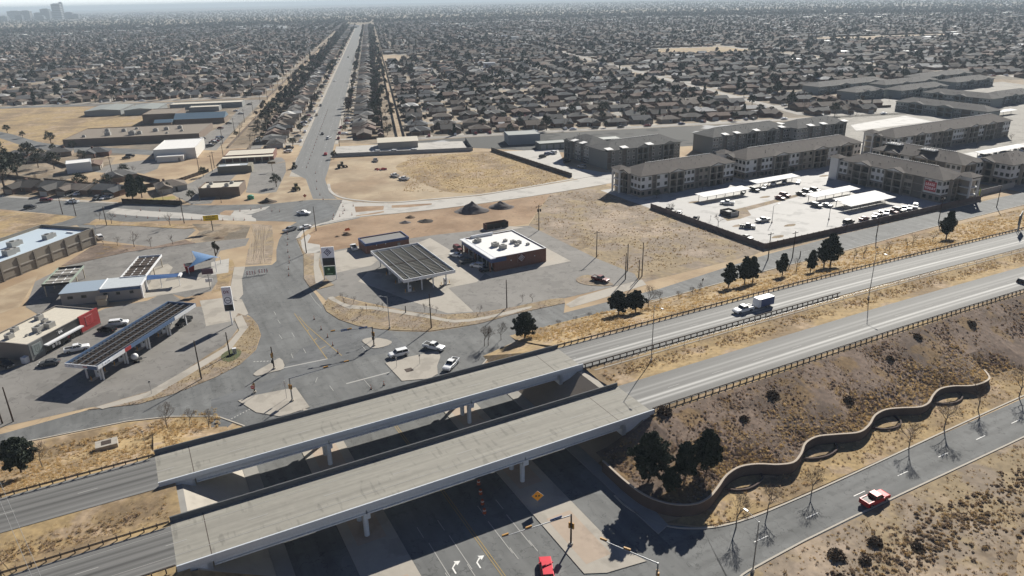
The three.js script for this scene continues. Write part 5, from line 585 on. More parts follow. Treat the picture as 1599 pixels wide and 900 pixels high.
flatB('round_brick_shop', 'brown brick shop with a tan flat roof near the cross street', at(312, 309), GTURN - 0.06, 18.5, 13.5, 4.4, brownWall, creamRoof, 0.5, [[4, -3.5, 0.9], [12, -4.5, 1.1], [13, -10, 0.9], [3.4, -10, 0.9]]);
flatB('white_shed', 'white metal shed among the houses at left', at(106, 272), heading(62), 12, 11, 5.4, mat([0.50, 0.54, 0.56], 0.6), whiteRoof, 0.1);
// buildings along the far side of the graded lot
gableB('cream_roof_building', 'long building with a cream metal roof behind the grey block wall', AB(-1, 452), GTURN + 0.02, 24, 15, 4.2, 1.6, mat([0.33, 0.31, 0.28], 0.9), creamMetal);
sheet('yard_concrete', [AB(-27, 437), AB(52, 433), AB(52, 466), AB(-27, 470)], 0.06, M.newcon, 'bright concrete yard behind the grey block wall', 'parking lot', 25);
const greyBlock = mat([0.36, 0.36, 0.355], 0.9); panelWall('block_wall', 'grey block wall along the far edge of the graded lot', AB(-28, 436), AB(53.5, 431.6), 2.2, greyBlock, 5); panelWall('block_wall', 'short dark return of the grey block wall', AB(54, 432), AB(54, 466), 2.2, mat([0.12, 0.12, 0.12], 0.9), 5);
panelWall('timber_fence', 'brown timber fence between the graded field and apartment driveway', at(768, 236), at(893, 277), 2.1, mat([0.135, 0.105, 0.08], 0.95), 3, 0.12); 
flatB('storage_shed', 'blue grey shed with a pale roof behind the field corner', AB(78, 444), GTURN, 20, 15, 6, mat([0.26, 0.30, 0.33], 0.8), metalGreen, 0.1); { const g = flatB('storage_row', 'long grey green storage row behind the apartment driveway', AB(93, 424), GTURN + 0.06, 52, 9, 3.6, mat([0.20, 0.22, 0.20], 0.8), metalGreen, 0.1); for (let i = 0; i < 12; i++) part(g, 'garage_door', box(1 + i * 4.2, 4.2 + i * 4.2, 0, 2.7, 0.01, 0.05), mat([0.34, 0.36, 0.35], 0.6)); }
// far centre of town: towers on the skyline
[[4, 28, 11, 36, 'low pale block leftmost'], [23, 21, 14, 33, 'wide blue grey slab'], [41, 21, 11, 34, 'blue grey slab with a bright flank'], [60, 23, 8, 33, 'low grey block'], [72, 18.5, 10, 33, 'stepped grey tower'], [83, 21, 7, 32, 'short tower beside the tallest'], [91, 12.5, 10, 33, 'tallest broad tower'], [99, 10.5, 4, 32, 'tallest slender tower'], [108, 22, 9, 32, 'low tower right of the tallest'], [118, 24, 8, 32, 'pale block rightmost'], [30, 26, 8, 34.5, 'small block before the wide slab'], [64, 27, 8, 34.5, 'small block in the middle']].forEach(([x, top, w, base, l]) => {
  const p = at(x, base - 2.4), D = Math.hypot(p.x, p.z), sc = Math.hypot(D, EYE) / FPX, h = (base - 2.4 - top) * sc * 1.02, ww = w * sc, g = thing('office_tower', `hazy ${l} of the distant downtown skyline`, 'tower', p, GTURN, 'downtown towers'); const m = mat([0.24 + (x % 3) * 0.08, 0.26 + (x % 3) * 0.07, 0.30 + (x % 3) * 0.06], 0.6);
  part(g, 'wall', box(-ww / 2, ww / 2, 0, h, -ww * 0.7, 0), m); part(g, 'crown', box(-ww * 0.3, ww * 0.3, h, h + 4, -ww * 0.5, -ww * 0.2), m); for (let k = 1; k < 9; k++) part(g, 'window_band', box(-ww / 2 - 0.3, ww / 2 + 0.3, h * k / 9, h * k / 9 + h * 0.045, -ww * 0.7 - 0.3, 0.3), M.glass);
});
[[70, 284, 205, 297, 'below the white metal shed'], [206, 297, 286, 284, 'beside the garden conifers'], [252, 294, 326, 269, 'beside the concrete side street'], [186, 270, 250, 286, 'below the grey gym lot'], [60, 246, 104, 262, 'behind the dark garden trees'], [0, 276, 64, 285, 'by the huge dark tree']].forEach(([a, b, c, d, l]) => panelWall('timber_fence', `dark timber yard fence ${l}`, at(a, b), at(c, d), 1.9, mat([0.10, 0.072, 0.055], 0.95), 3, 0.1));
// ------------------------------------------------------------------ trees
const bark = mat([0.115, 0.085, 0.065], 1), barkGrey = mat([0.15, 0.125, 0.105], 1), twig = mat([0.125, 0.095, 0.078], 1);
const leafMat = c => new THREE.MeshPhysicalMaterial({ color: new THREE.Color(...c), roughness: 0.9, side: THREE.DoubleSide });
const pineGreen = leafMat([0.026, 0.037, 0.019]), oakGreen = leafMat([0.027, 0.035, 0.020]), cedarGreen = leafMat([0.024, 0.034, 0.021]);
function limb(P, a, b, r0, r1, n = 4) { P.push(rod(a, b, r0, r1, n)); }
// cloud of leaf sized faces: centres from where(), size in metres
function leaves(r, n, where, size, long = 1) {
  const pos = new Float32Array(n * 9), uv = new Float32Array(n * 6); const a = V(0, 0, 0), b = V(0, 0, 0);
  for (let i = 0; i < n; i++) { const c = where(r), s = size * (0.6 + 0.8 * r()); a.set(r() - 0.5, r() - 0.5, r() - 0.5).normalize(); b.set(r() - 0.5, r() - 0.5, r() - 0.5).cross(a).normalize(); const k = i * 9; for (let j = 0; j < 3; j++) { const u = j === 0 ? -0.5 : 0.5, v = j === 0 ? 0 : j === 1 ? -0.5 : 0.5; pos[k + j * 3] = c.x + a.x * u * s * long + b.x * v * s; pos[k + j * 3 + 1] = c.y + a.y * u * s * long + b.y * v * s; pos[k + j * 3 + 2] = c.z + a.z * u * s * long + b.z * v * s; } }
  const g = new THREE.BufferGeometry(); g.setAttribute('position', new THREE.BufferAttribute(pos, 3)); g.setAttribute('uv', new THREE.BufferAttribute(uv, 2)); g.computeVertexNormals(); return g;
}
const ball = (r, R) => { let x, y, z; do { x = r() * 2 - 1; y = r() * 2 - 1; z = r() * 2 - 1; } while (x * x + y * y + z * z > 1); return V(x * R, y * R, z * R); };
function pineGeo(seed, h, spread, density = 1, base = 0.22, per = 32) { // ragged pine: whorls of limbs, needle clumps towards their ends
  const r = RNG(seed), wood = [], clumps = [], lean = V((r() - 0.5) * 0.06 * h, 0, (r() - 0.5) * 0.06 * h), top = V(lean.x, h * 0.97, lean.z); limb(wood, V(0, -0.2, 0), V(lean.x * 0.5, h * 0.5, lean.z * 0.5), h * 0.028, h * 0.02, 7); limb(wood, V(lean.x * 0.5, h * 0.5, lean.z * 0.5), top, h * 0.02, h * 0.005, 6);
  const n = Math.round(30 * density); for (let i = 0; i < n; i++) { const k = base + (1 - base) * Math.pow(i / n, 0.9), ang = i * 2.4 + r() * 0.9, env = (k < base + 0.18 ? 0.75 + (k - base) * 1.4 : 1 - Math.pow((k - base - 0.18) / (0.82 - base), 1.25) * 0.88) * (0.72 + 0.5 * r()), L = spread * env; const o = V(lean.x * k, h * k, lean.z * k), e = V(o.x + Math.cos(ang) * L, o.y + L * (0.12 + 0.3 * r()), o.z + Math.sin(ang) * L); limb(wood, o, e, h * 0.008, h * 0.003, 3); const m = 3 + Math.round(L * 1.1); for (let j = 0; j < m; j++) { const q = o.clone().lerp(e, 0.38 + 0.66 * r()); q.add(ball(r, 0.35 + L * 0.14)); clumps.push([q, 0.34 + 0.42 * r() * Math.min(1, L / 2 + 0.3)]); } }
  for (let i = 0; i < 7; i++) clumps.push([V(lean.x + (r() - 0.5) * 0.7, h * (0.9 + 0.1 * r()), lean.z + (r() - 0.5) * 0.7), 0.36]);
  const N = clumps.length * per; let i = 0; const crown = leaves(r, N, q => { const c = clumps[Math.floor(i++ / per)]; return ball(q, c[1]).multiply(V(1.15, 0.7, 1.15)).add(c[0]); }, 0.36, 1.4); return { wood: merge(wood), crown };
}
function roundGeo(seed, h, R, lobes = 16, per = 46, size = 0.42, squash = 0.8) { // broad evergreen crown of clumps
  const r = RNG(seed), wood = [], c = []; const th = h * 0.3; limb(wood, V(0, -0.2, 0), V(0.1, th, 0.05), h * 0.032, h * 0.024, 6);
  for (let i = 0; i < lobes; i++) { const a = i * 2.4, u = Math.sqrt((i + 0.5) / lobes), y = th + (h - th) * (0.18 + 0.72 * (1 - u * u) * (0.55 + 0.6 * r()) + 0.1 * r()), q = V(Math.cos(a) * R * u * 0.8, Math.min(y, h * 0.93), Math.sin(a) * R * u * 0.8); c.push([q, R * (0.24 + 0.16 * r())]); limb(wood, V(0.1, th * 0.9, 0.05), q, h * 0.012, h * 0.004, 3); }
  let i = 0; return { wood: merge(wood), crown: leaves(r, lobes * per, q => { const k = c[Math.floor(i++ / per)], v = ball(q, 1); v.multiplyScalar(k[1] * (0.75 + 0.25 * v.length())); v.y *= squash; return v.add(k[0]); }, size) };
}
function bareGeo(seed, h, R, depth = 5, upright = 0.5) { // leafless: forking limbs ending in fine twigs
  const r = RNG(seed), wood = [], fine = []; const grow = (o, d, L, rad, k) => { const e = o.clone().addScaledVector(d, L); (k >= 3 ? fine : wood).push(rod(o, e, rad, rad * 0.66, k === 0 ? 6 : 3)); if (k >= depth) return; const n = k === 0 ? 4 : k < 3 ? 3 : 2 + (r() < 0.5 ? 1 : 0); for (let i = 0; i < n; i++) { const nd = d.clone().multiplyScalar(0.9).add(V(r() - 0.5, (r() - 0.35) * upright, r() - 0.5).multiplyScalar(k === 0 ? 1.9 : 1.55)).normalize(); grow(o.clone().lerp(e, 0.72 + 0.28 * r()), nd, L * (0.66 + 0.2 * r()) * (k === 0 ? 0.85 : 1), Math.max(0.012, rad * 0.58), k + 1); } };
  grow(V(0, -0.1, 0), V((r() - 0.5) * 0.1, 1, (r() - 0.5) * 0.1).normalize(), h * 0.32, h * 0.022, 0); const g = { wood: merge(wood), crown: merge(fine) }; const b = new THREE.Box3().setFromBufferAttribute(g.crown.attributes.position), ky = h / b.max.y, kx = 2 * R / Math.max(b.max.x - b.min.x, b.max.z - b.min.z); for (const q of [g.wood, g.crown]) q.scale(kx, ky, kx); return g;
}
function treeProto(name, category, geo, bk, lf) { const g = new THREE.Group(); g.name = name; g.userData.category = category; part(g, 'trunk', geo.wood, bk); part(g, 'crown', geo.crown, lf); return g; }
function plant(proto, pos, turn, k, label, group, ky = k) { const c = copy(proto, pos, turn, label); c.scale.set(k, ky, k); if (group) c.userData.group = group; return c; }
const pines = [[1, 9, 2.3], [2, 9, 2.6], [3, 9, 2.0], [4, 9, 2.7]].map(([s, h, R]) => treeProto('pine_tree', 'tree', pineGeo(40 + s, h, R, 1.4, 0.24, 44), bark, pineGreen));
const roundPine = treeProto('pine_tree', 'tree', pineGeo(71, 9, 3.9, 1.8, 0.2, 60), bark, pineGreen);
const bareTrees = [1, 2, 3].map(s => treeProto('bare_tree', 'tree', bareGeo(100 + s, 6, 2.3, 6), barkGrey, twig));
const smallBare = [1, 2].map(s => treeProto('bare_tree', 'tree', bareGeo(130 + s, 6, 2.4, 4), barkGrey, twig));
const oaks = [1, 2, 3].map(s => treeProto('evergreen_tree', 'tree', roundGeo(150 + s, 7, 3.1), bark, oakGreen));
const cedar = treeProto('cypress_tree', 'tree', pineGeo(171, 8, 0.9, 1.1, 0.05), bark, cedarGreen);
// pines along the far side of the freeway and by the junction
const slopeY = (s, t) => { const h = HF(s); return t < 134 ? h - 0.2 : t < 142 ? lerp(h - 0.2, h * 0.55, (t - 134) / 8) : t < 154 ? lerp(h * 0.55, 0.25, (t - 142) / 12) : 0.05; };
const onSlope = (x, y) => { let p = at(x, y, 2); for (let i = 0; i < 6; i++) { const [s, t] = toST(p); p = at(x, y, s > 80 ? slopeY(s, t) : 0.05); } return p; };
[[820, 528, 0, 0.78, 'round pine beside the far bridge end', 1], [966, 491, 1, 0.74, 'left one of the two pines close together above the guardrail', 1], [993, 488, 3, 0.70, 'right one of the two pines close together above the guardrail', 1], [1138, 450, 1, 0.78, 'left pine of the three in a clump on the verge', 0], [1163, 445, 0, 0.86, 'middle pine of the three in a clump on the verge', 0], [1176, 442, 2, 0.82, 'right pine of the three in a clump on the verge', 0], [1222, 432, 2, 0.74, 'lone small pine right of the clump of three', 0], [1266, 425, 2, 0.70, 'small pine left of the tall bushy one', 0], [1287, 418, 3, 0.9, 'shorter pine leaning on the tall bushy one', 0], [1297, 417, 1, 1.05, 'tall bushy pine on the far verge', 0], [1478, 373, 2, 0.98, 'lone pine on the far verge by the banner block', 0], [33, 737, 1, 0.78, 'dark pine at the left edge above the freeway', 1]].forEach(([x, y, i, k, l, r], j) => plant(r ? roundPine : pines[i], x < 200 ? at(x, y, 3.2) : onSlope(x, y), j * 1.7, k, l, 'pines along the freeway', k * (r ? 1 : 1.12)));
const brushY = (s, t) => { const w = s < 168 ? wallLow(s) + 0.25 : 80, y = s < 168 ? wallTop(s) - 0.25 : 0.1, h = s < 84 ? lerp(2.3, HF(s) - 0.2, sstep(69, 84, s)) : HF(s) - 0.2; return t < 87 ? lerp(y, lerp(y, h, 0.42), clamp((t - w) / (87 - w))) : t < 94 ? lerp(lerp(y, h, 0.42), lerp(y, h, 0.82), (t - 87) / 7) : lerp(lerp(y, h, 0.82), h, clamp((t - 94) / 3.4)); };
[[72.6, 86.2, 0.86, 'largest pine behind the bend of the winding wall', 1.05], [77.6, 82.4, 0.56, 'middle pine behind the bend of the winding wall', 0.86], [82.4, 82.2, 0.62, 'right pine behind the bend of the winding wall', 0.98], [73.6, 81.6, 0.45, 'low pine tucked beside the largest one behind the winding wall', 0.55]].forEach(([s, t, k, l, ky], j) => plant(roundPine, ST(s, t, brushY(s, t) - 0.2), j * 2.1 + 0.4, k, l, 'pines behind the winding wall', ky));
// leafless trees: along the near frontage road, on the verges, by the stations
[[1150, 824, 1.15, 'first from the bend'], [1199, 802, 1.0, 'second from the bend'], [1268, 770, 1.0, 'third from the bend'], [1420, 700, 1.1, 'fourth from the bend'], [1475, 670, 1.25, 'fifth from the bend'], [1528, 640, 1.25, 'sixth from the bend'], [1592, 620, 1.35, 'last one at the right edge']].forEach(([x, y, k, l], j) => plant(bareTrees[j % 3], at(x, y, 0.14), j * 1.3, k, `leafless street tree along the near frontage road, ${l}`, 'street trees along the near frontage road', k * 0.95));
[[262, 670, 1.05, 'taller leafless tree of three at the left verge corner'], [297, 666, 0.7, 'smallest leafless tree of three at the left verge corner'], [327, 670, 0.85, 'right leafless tree of three at the left verge corner'], [66, 729, 0.9, 'bare bush beside the pine at the left edge'], [757, 541, 0.95, 'left leafless tree beside the white van island'], [763, 540, 1.0, 'broad leafless tree beside the round pine'], [783, 531, 0.85, 'leafless tree touching the round pine']].forEach(([x, y, k, l], j) => plant(bareTrees[j % 3], x < 80 ? at(x, y, 2.6) : onSlope(x, y), j * 2, k, l, 'leafless trees on the verges'));
[[538, 474, 0.62, 'bushy leafless shrub at the tip of the station planting'], [553, 475, 0.42, 'second leafless shrub of the station planting'], [563, 494, 0.5, 'leafless shrub in the lower station bed'], [591, 483, 0.4, 'leafless shrub left of the lamp post'], [599, 483, 0.4, 'leafless shrub right of the lamp post'], [664, 487, 0.45, 'leafless shrub beside the tall pole in the bed'], [673, 488, 0.45, 'leafless shrub right of the tall pole in the bed'], [682, 488, 0.32, 'tiny leafless shrub in the station bed'], [750, 489, 0.45, 'leafless shrub near the right end of the station bed'], [817, 471, 0.42, 'left shrub at the driveway end of the bed'], [832, 471, 0.45, 'right shrub at the driveway end of the bed'], [1244, 425, 0.8, 'leafless tree between two small pines'], [1334, 408, 0.75, 'leafless tree right of the tall bushy pine'], [1349, 402, 0.72, 'second leafless tree right of the tall bushy pine'], [1382, 397, 0.62, 'third leafless tree on the far verge'], [1389, 393, 0.68, 'fourth leafless tree on the far verge'], [1417, 389, 0.7, 'fifth leafless tree on the far verge'], [1426, 383, 0.72, 'sixth leafless tree on the far verge'], [1457, 378, 0.76, 'leafless tree left of the lone pine'], [1031, 473, 0.7, 'leafless shrub behind the two close pines'], [1013, 480, 1.1, 'tall leafless tree right of the two close pines'], [872, 512, 0.4, 'low bush on the verge left of the two pines'], [900, 504, 0.35, 'low bush nearest to the two pines'], [920, 499, 0.4, 'low bush under the two pines'], [1060, 468, 0.45, 'low bush on the verge by the kerb'], [1082, 462, 0.5, 'wide low bush on the verge'], [1092, 456, 0.5, 'bush left of the clump of three pines'], [175, 350, 0.9, 'leafless tree left of the shop lot'], [156, 344, 0.7, 'thin leafless tree by the side lane'], [266, 353, 0.95, 'leafless tree by the shop lot kerb'], [162, 383, 0.6, 'first sapling on the weedy bank'], [184, 384, 0.6, 'second sapling on the weedy bank'], [210, 386, 1.05, 'tallest leafless tree on the weedy bank'], [236, 386, 0.7, 'fourth sapling on the weedy bank'], [270, 382, 0.7, 'last sapling on the weedy bank'], [1049, 336, 0.9, 'thin sapling behind the brown panel wall'], [1122, 354, 0.9, 'second thin sapling behind the brown panel wall'], [346, 317, 1.0, 'leafless tree before the round brick shop'], [312, 314, 1.2, 'spreading leafless tree by the brown brick shop'], [255, 312, 0.8, 'leafless tree in the fenced garden'], [240, 311, 0.6, 'small leafless tree in the fenced garden']].forEach(([x, y, k, l], j) => plant((x > 850 && x < 1100 && y > 450 ? bareTrees : smallBare)[j % 2], onSlope(x, y), j * 1.9, k, l, 'leafless shrubs and saplings'));
[[208, 314, 1.35, 'dark green conifer left of its pair at the garden wall', 2], [222, 309, 1.1, 'dark green conifer right of its pair at the garden wall', 0], [432, 292, 1.0, 'round green tree beside the sandy shoulder', 9], [8, 296, 2.6, 'huge dark tree at the left edge', 9], [28, 276, 2.1, 'dark tree behind the huge one at the left edge', 9], [2, 268, 2.3, 'dark tree cut by the left edge', 9], [85, 264, 1.5, 'dark garden tree behind the first houses', 9], [60, 262, 1.3, 'smaller dark garden tree behind the first houses', 9], [80, 225, 1.25, 'round dark tree on the school field', 9], [36, 216, 0.75, 'low round tree on the school field', 9], [12, 208, 0.95, 'dark tree on the school field near the left edge', 9], [522, 248, 0.7, 'small dark tree at the end of the grey block wall', 9], [318, 276, 0.8, 'low dark bush beside the olive shop', 9], [45, 250, 1.6, 'dark tree left of the school street bend', 9], [130, 252, 1.0, 'dark tree between the houses below the school', 9], [262, 300, 0.7, 'dark bush beside the small house', 9], [300, 313, 0.75, 'dark shrub left of the brown brick shop', 9]].forEach(([x, y, k, l, i], j) => plant(i === 9 ? oaks[j % 3] : pines[i], at(x, y), j, k, l, 'dark evergreen trees'));
[[205, 250, 'left of the first block'], [232, 250.5, 'under the first block'], [258, 252, 'between the two front blocks'], [290, 251, 'under the long block'], [296.5, 214, 'left of the banner block'], [297, 196, 'before the banner block balconies'], [322, 300, 'behind the long block'], [240, 305, 'before the grey green block'], [258, 305.5, 'second one before the grey green block'], [330, 246, 'by the long block end'], [430, 244, 'before the pale long block'], [462, 243, 'second one before the pale long block'], [495, 300, 'by the nearest teal block'], [560, 395, 'among the teal blocks'], [470, 372, 'behind the bright drive']].forEach(([s, t, l], i) => plant(i % 3 ? smallBare[i % 2] : oaks[i % 3], ST(s, t, 0.06), i, i % 3 ? 0.75 : 0.55, `${i % 3 ? 'leafless' : 'dark green'} young tree ${l}`, 'young trees at the apartments'));
// ------------------------------------------------------------------ the residential grid
const project = p => { const y = p.y - EYE, c = Math.cos(PITCH), s = Math.sin(PITCH), d = -p.z * c - y * s, u = p.x / d, v = (y * c - p.z * s) / d, cr = Math.cos(ROLL), sr = Math.sin(ROLL); return d < 1 ? null : [800 + FPX * (u * cr - v * sr), 450 - FPX * (u * sr + v * cr)]; };
const inView = (p, m = 40) => { const q = project(p); return q && q[0] > -m && q[0] < 1599 + m && q[1] > -20 && q[1] < 900 + m; };
const wallMats = [[0.17, 0.095, 0.07], [0.21, 0.13, 0.095], [0.30, 0.235, 0.175], [0.38, 0.33, 0.27], [0.46, 0.44, 0.41], [0.14, 0.09, 0.075], [0.26, 0.18, 0.13]].map(c => mat(c, 0.95));
const roofCols = [[0.17, 0.13, 0.10], [0.145, 0.138, 0.13], [0.115, 0.12, 0.128], [0.26, 0.215, 0.175], [0.22, 0.215, 0.205], [0.09, 0.078, 0.07], [0.24, 0.155, 0.115], [0.62, 0.61, 0.58]], roofNames = ['brown', 'grey', 'slate', 'tan', 'pale grey', 'dark brown', 'reddish', 'white'];
const houseRoofs = roofCols.map((c, i) => roofMat(c, 'house' + i));
// variants: main body and garage wing; x centred, front at z = 0
const HV = [[15, 10.4, 6.2, 4.4, 2.0, -1, 0], [13.4, 11, 6, 3.8, 2.3, 1, 0], [16, 9.4, 6.2, 3.2, 1.8, -1, 1], [13, 11.6, 6, 4.4, 2.3, 1, 1], [14, 9.8, 0, 0, 2.1, 1, 0], [11.5, 10.2, 5.8, 5.2, 2.4, -1, 1]].map(([w, d, gw, gd, rise, sd, gab]) => {
  const x0 = -w / 2, H = 2.7, body = [box(x0, x0 + w, 0, H, -gd - d, -gd)], roof = [hipRoof(w, d, H, rise, 0.5, !!gab).translate(x0, 0, -gd)]; let gx = sd < 0 ? x0 + 0.3 : x0 + w - gw - 0.3;
  if (gab) body.push(tri(gableWalls(w, d, H, rise)).translate(x0, 0, -gd)); if (gw) { body.push(box(gx, gx + gw, 0, H, -gd, 0)); const gr = hipRoof(gw, gd + d * 0.5, H, rise * 0.82, 0.5, true).translate(gx, 0, 0); roof.push(gr); body.push(tri(gableWalls(gw, gd + d * 0.5, H, rise * 0.82).slice(0, 3)).translate(gx, 0, 0)); }
  else { gx = x0; gw = 6; }
  const gz = gd ? 0 : -gd; const dx = sd < 0 ? x0 + w * 0.62 : x0 + w * 0.36;
  return { w, d: gd + d, rise, wall: merge(body), roof: merge(roof), garage: box(gx + 0.8, gx + gw - 0.8, 0, 2.15, gz + 0.005, gz + 0.06), door: box(dx - 0.5, dx + 0.5, 0, 2.1, -gd + 0.005, -gd + 0.06), wins: [[dx + sd * 2.4, -gd], [dx - sd * 3.4 * (gd ? -1.5 : 1), -gd]].filter(([x]) => Math.abs(x) < w / 2 - 1), gx: gx + gw / 2, chim: merge([box(sd * w * 0.2 - 0.5, sd * w * 0.2 + 0.5, 2.2, H + rise + 0.5, -gd - d * 0.62, -gd - d * 0.5)]) };
});
const doorMats = [mat([0.12, 0.05, 0.04], 0.7), mat([0.5, 0.49, 0.46], 0.7), mat([0.10, 0.09, 0.08], 0.7)], garMats = [mat([0.55, 0.53, 0.49], 0.7), mat([0.36, 0.31, 0.25], 0.7), mat([0.20, 0.14, 0.10], 0.7)];
function house(pos, turn, r, label, group) {
  const v = HV[Math.floor(r() * HV.length)], rc = r() < 0.035 ? 7 : Math.floor(r() * 7), g = thing('house', label(roofNames[rc]), 'house', pos, turn, group);
  part(g, 'wall', v.wall, wallMats[Math.floor(r() * wallMats.length)]); const rf = part(g, 'roof', v.roof, houseRoofs[rc]); part(g, 'garage_door', v.garage, garMats[Math.floor(r() * 3)]); part(g, 'door', v.door, doorMats[Math.floor(r() * 3)]); v.wins.forEach(([x, z]) => windowPart(g, x, 0.9, z, 1.5, 1.3, 0, trimWhite)); if (r() < 0.5) part(rf, 'chimney', v.chim, wallMats[0]); if (r() < 0.5) g.scale.x = -1; return g;
}
const lots = [], treesAt = [], streets = [];
const blocked = (p) => { const [s, t] = toST(p), [a, b] = toAB(p); if (s > 165 && s < 245 && t < 362) return true; if (s >= 245 && s < 405 && t < 340) return true; if (s >= 405 && s < 515 && t < 343) return true; if (s >= 515 && s < 800 && t < (s < 537 ? 372 : 486)) return true; if (a > 445 && a < 600 && b > 1065 && b < 1235) return true; if (a > 12 && a < 62 && b > 1165 && b < 1300) return true; if (a > -90 && a < -60 && b > 1080 && b < 1150) return true; if (a > 820 && b > 1300 && b < 1390 && a < 1150) return true; if (a > -330 && a < -270 && b > 1280 && b < 1360) return true; return false; };
const rl = RNG(4242);
// some blocks of the far grid have their streets turned the other way
const turned = (a, b) => { if (b < 860 || Math.abs(a + 38) < 75) return false; const i = Math.floor((a + 5000) / 264), j = Math.floor(b / 252); return ((i * 73 + j * 151 + i * j * 31) % 100) < 38; };
function row(zone, k, b, turn, a0, a1, dirIn) { let idx = 0, last = 0; for (let a = a0; dirIn > 0 ? a < a1 : a > a1; a += dirIn * (18.6 + rl() * 2.4)) { if (++last % 15 === 0 || (b > 700 && rl() < 0.05)) continue; const bb = b + (rl() - 0.5) * 2.4, p = AB(a, bb); if (blocked(p) || turned(a, b) || !inView(p, 60)) continue; lots.push({ p, turn: turn + (rl() - 0.5) * 0.04, zone, row: k, idx: ++idx, a, b }); } }
for (let k = 0; k < 60; k++) { const bS = 484 + k * 63; if (bS > 3650) break; row('R', 2 * k + 1, bS + 10.5, GTURN, 27.5, 2600, 1); row('R', 2 * k + 2, bS + 52.5, GTURN + Math.PI, 27.5, 2600, 1); streets.push(['R', bS, 19, 2600]);
  const bL = 762 + k * 63; if (bL < 4300) { row('L', 2 * k + 1, bL + 10.5, GTURN, -118, -2600, -1); row('L', 2 * k + 2, bL + 52.5, GTURN + Math.PI, -118, -2600, -1); streets.push(['L', bL, -104, -2600]); } }
const turnedStreets = []; for (let c = -46; c < 46; c++) { const aS = c * 66 + 8; let i = 0; for (const [off, turn] of [[10.5, GTURN - Math.PI / 2], [-10.5, GTURN + Math.PI / 2]]) for (let b = 862; b < 3650; b += 18.6 + rl() * 2.4) { const a = aS + off, p = AB(a, b); if (!turned(a, b) || blocked(p) || !inView(p, 60) || rl() < 0.07) continue; lots.push({ p, turn: turn + (rl() - 0.5) * 0.04, zone: 'T', row: c + 47, idx: ++i, a, b }); } for (let b = 860; b < 3650; b += 63) if (turned(aS, b) && !blocked(AB(aS, b)) && inView(AB(aS, b), 60)) turnedStreets.push([aS, b]); }
for (const [zone, a, turn, b0] of [['AR', -17.5, GTURN - Math.PI / 2, 500], ['AL', -59.5, GTURN + Math.PI / 2, 482]]) { let i = 0; for (let b = b0; b < 3000; b += 17.6 + rl() * 1.4) { if (zone === 'AR' && ((b - 484 + 630) % 252) < 12) continue; const p = AB(a, b); if (!blocked(p)) lots.push({ p, turn, zone, row: 0, idx: ++i, a, b }); } }
{ let i = 0; for (let b = 520; b < 1650; b += 19) lots.push({ p: AB(-88, b + 3), turn: GTURN, zone: 'AX', row: 0, idx: ++i, a: -88, b, tree: true }); for (let b = 1700; b < 2900; b += 16) lots.push({ p: AB(-88, b), turn: GTURN, zone: 'AX', row: 0, idx: ++i, a: -88, b, tree: true }); for (let b = 505; b < 2900; b += 13) { lots.push({ p: AB(4, b), turn: GTURN, zone: 'AY', row: 0, idx: ++i, a: 4, b, tree: true }); lots.push({ p: AB(-80, b), turn: GTURN, zone: 'AZ', row: 0, idx: ++i, a: -80, b, tree: true }); } }
// houses at the left near the cross street, placed one by one
[[22, 304, 0, 'first from the left edge'], [62, 306, 0, 'second from the left edge'], [108, 307, 0, 'third from the left edge'], [158, 308, 0, 'fourth from the left edge']].forEach(([x, y, q, w], i) => lots.push({ p: at(x, y), turn: heading(Math.atan2(at(190, 319).x - at(0, 308).x, -(at(190, 319).z - at(0, 308).z)) * 180 / Math.PI), zone: 'N', row: 1, idx: i + 1, txt: `house on the left cross street, ${w}`.replace('house on the left cross street', 'house on the left cross street') }));
[[135, 268, 0.6, 'house beside the white metal shed'], [196, 284, 1.2, 'house with a gabled side before the grey gym lot'], [272, 302, 0.9, 'small house beside the brown brick shop'], [62, 254, 0.4, 'house behind the dark garden trees'], [20, 252, 0.2, 'house at the left edge behind the huge tree'], [92, 245, 0.5, 'house below the school street'], [150, 247, 0.4, 'wide house below the school street']].forEach(([x, y, t, w], i) => lots.push({ p: at(x, y), turn: GTURN + t * 0.4, zone: 'N', row: 2, idx: i + 1, txt: w }));
lots.forEach(l => { l.d = Math.hypot(l.p.x, l.p.z); }); lots.sort((x, y) => x.d - y.d);
const real = lots.filter(l => !l.tree); const near = real.slice(0, 300), farLots = real.slice(300);
const zoneText = { T: l => `${ord(l.idx)} along the ${ord(l.row)} turned street of the far grid`, R: l => `${ord(l.idx)} from the alley in the ${ord(l.row)} row right of the avenue`, L: l => `${ord(l.idx)} from the alley in the ${ord(l.row)} row beyond the school`, AR: l => `facing the avenue from its right side, ${ord(l.idx)} from the junction`, AL: l => `facing the avenue from its left side, ${ord(l.idx)} from the junction` };
const zoneGroup = { T: 'houses of the turned blocks', R: 'houses right of the avenue', L: 'houses beyond the school', AR: 'houses along the right side of the avenue', AL: 'houses along the left side of the avenue', N: 'houses near the left cross street' };
const rh = RNG(99); near.forEach(l => house(l.p.clone().setY(0.02), l.turn, rh, c => l.txt ? `${c} roofed ${l.txt}` : `${c} roofed house ${zoneText[l.zone](l)}`, zoneGroup[l.zone]));
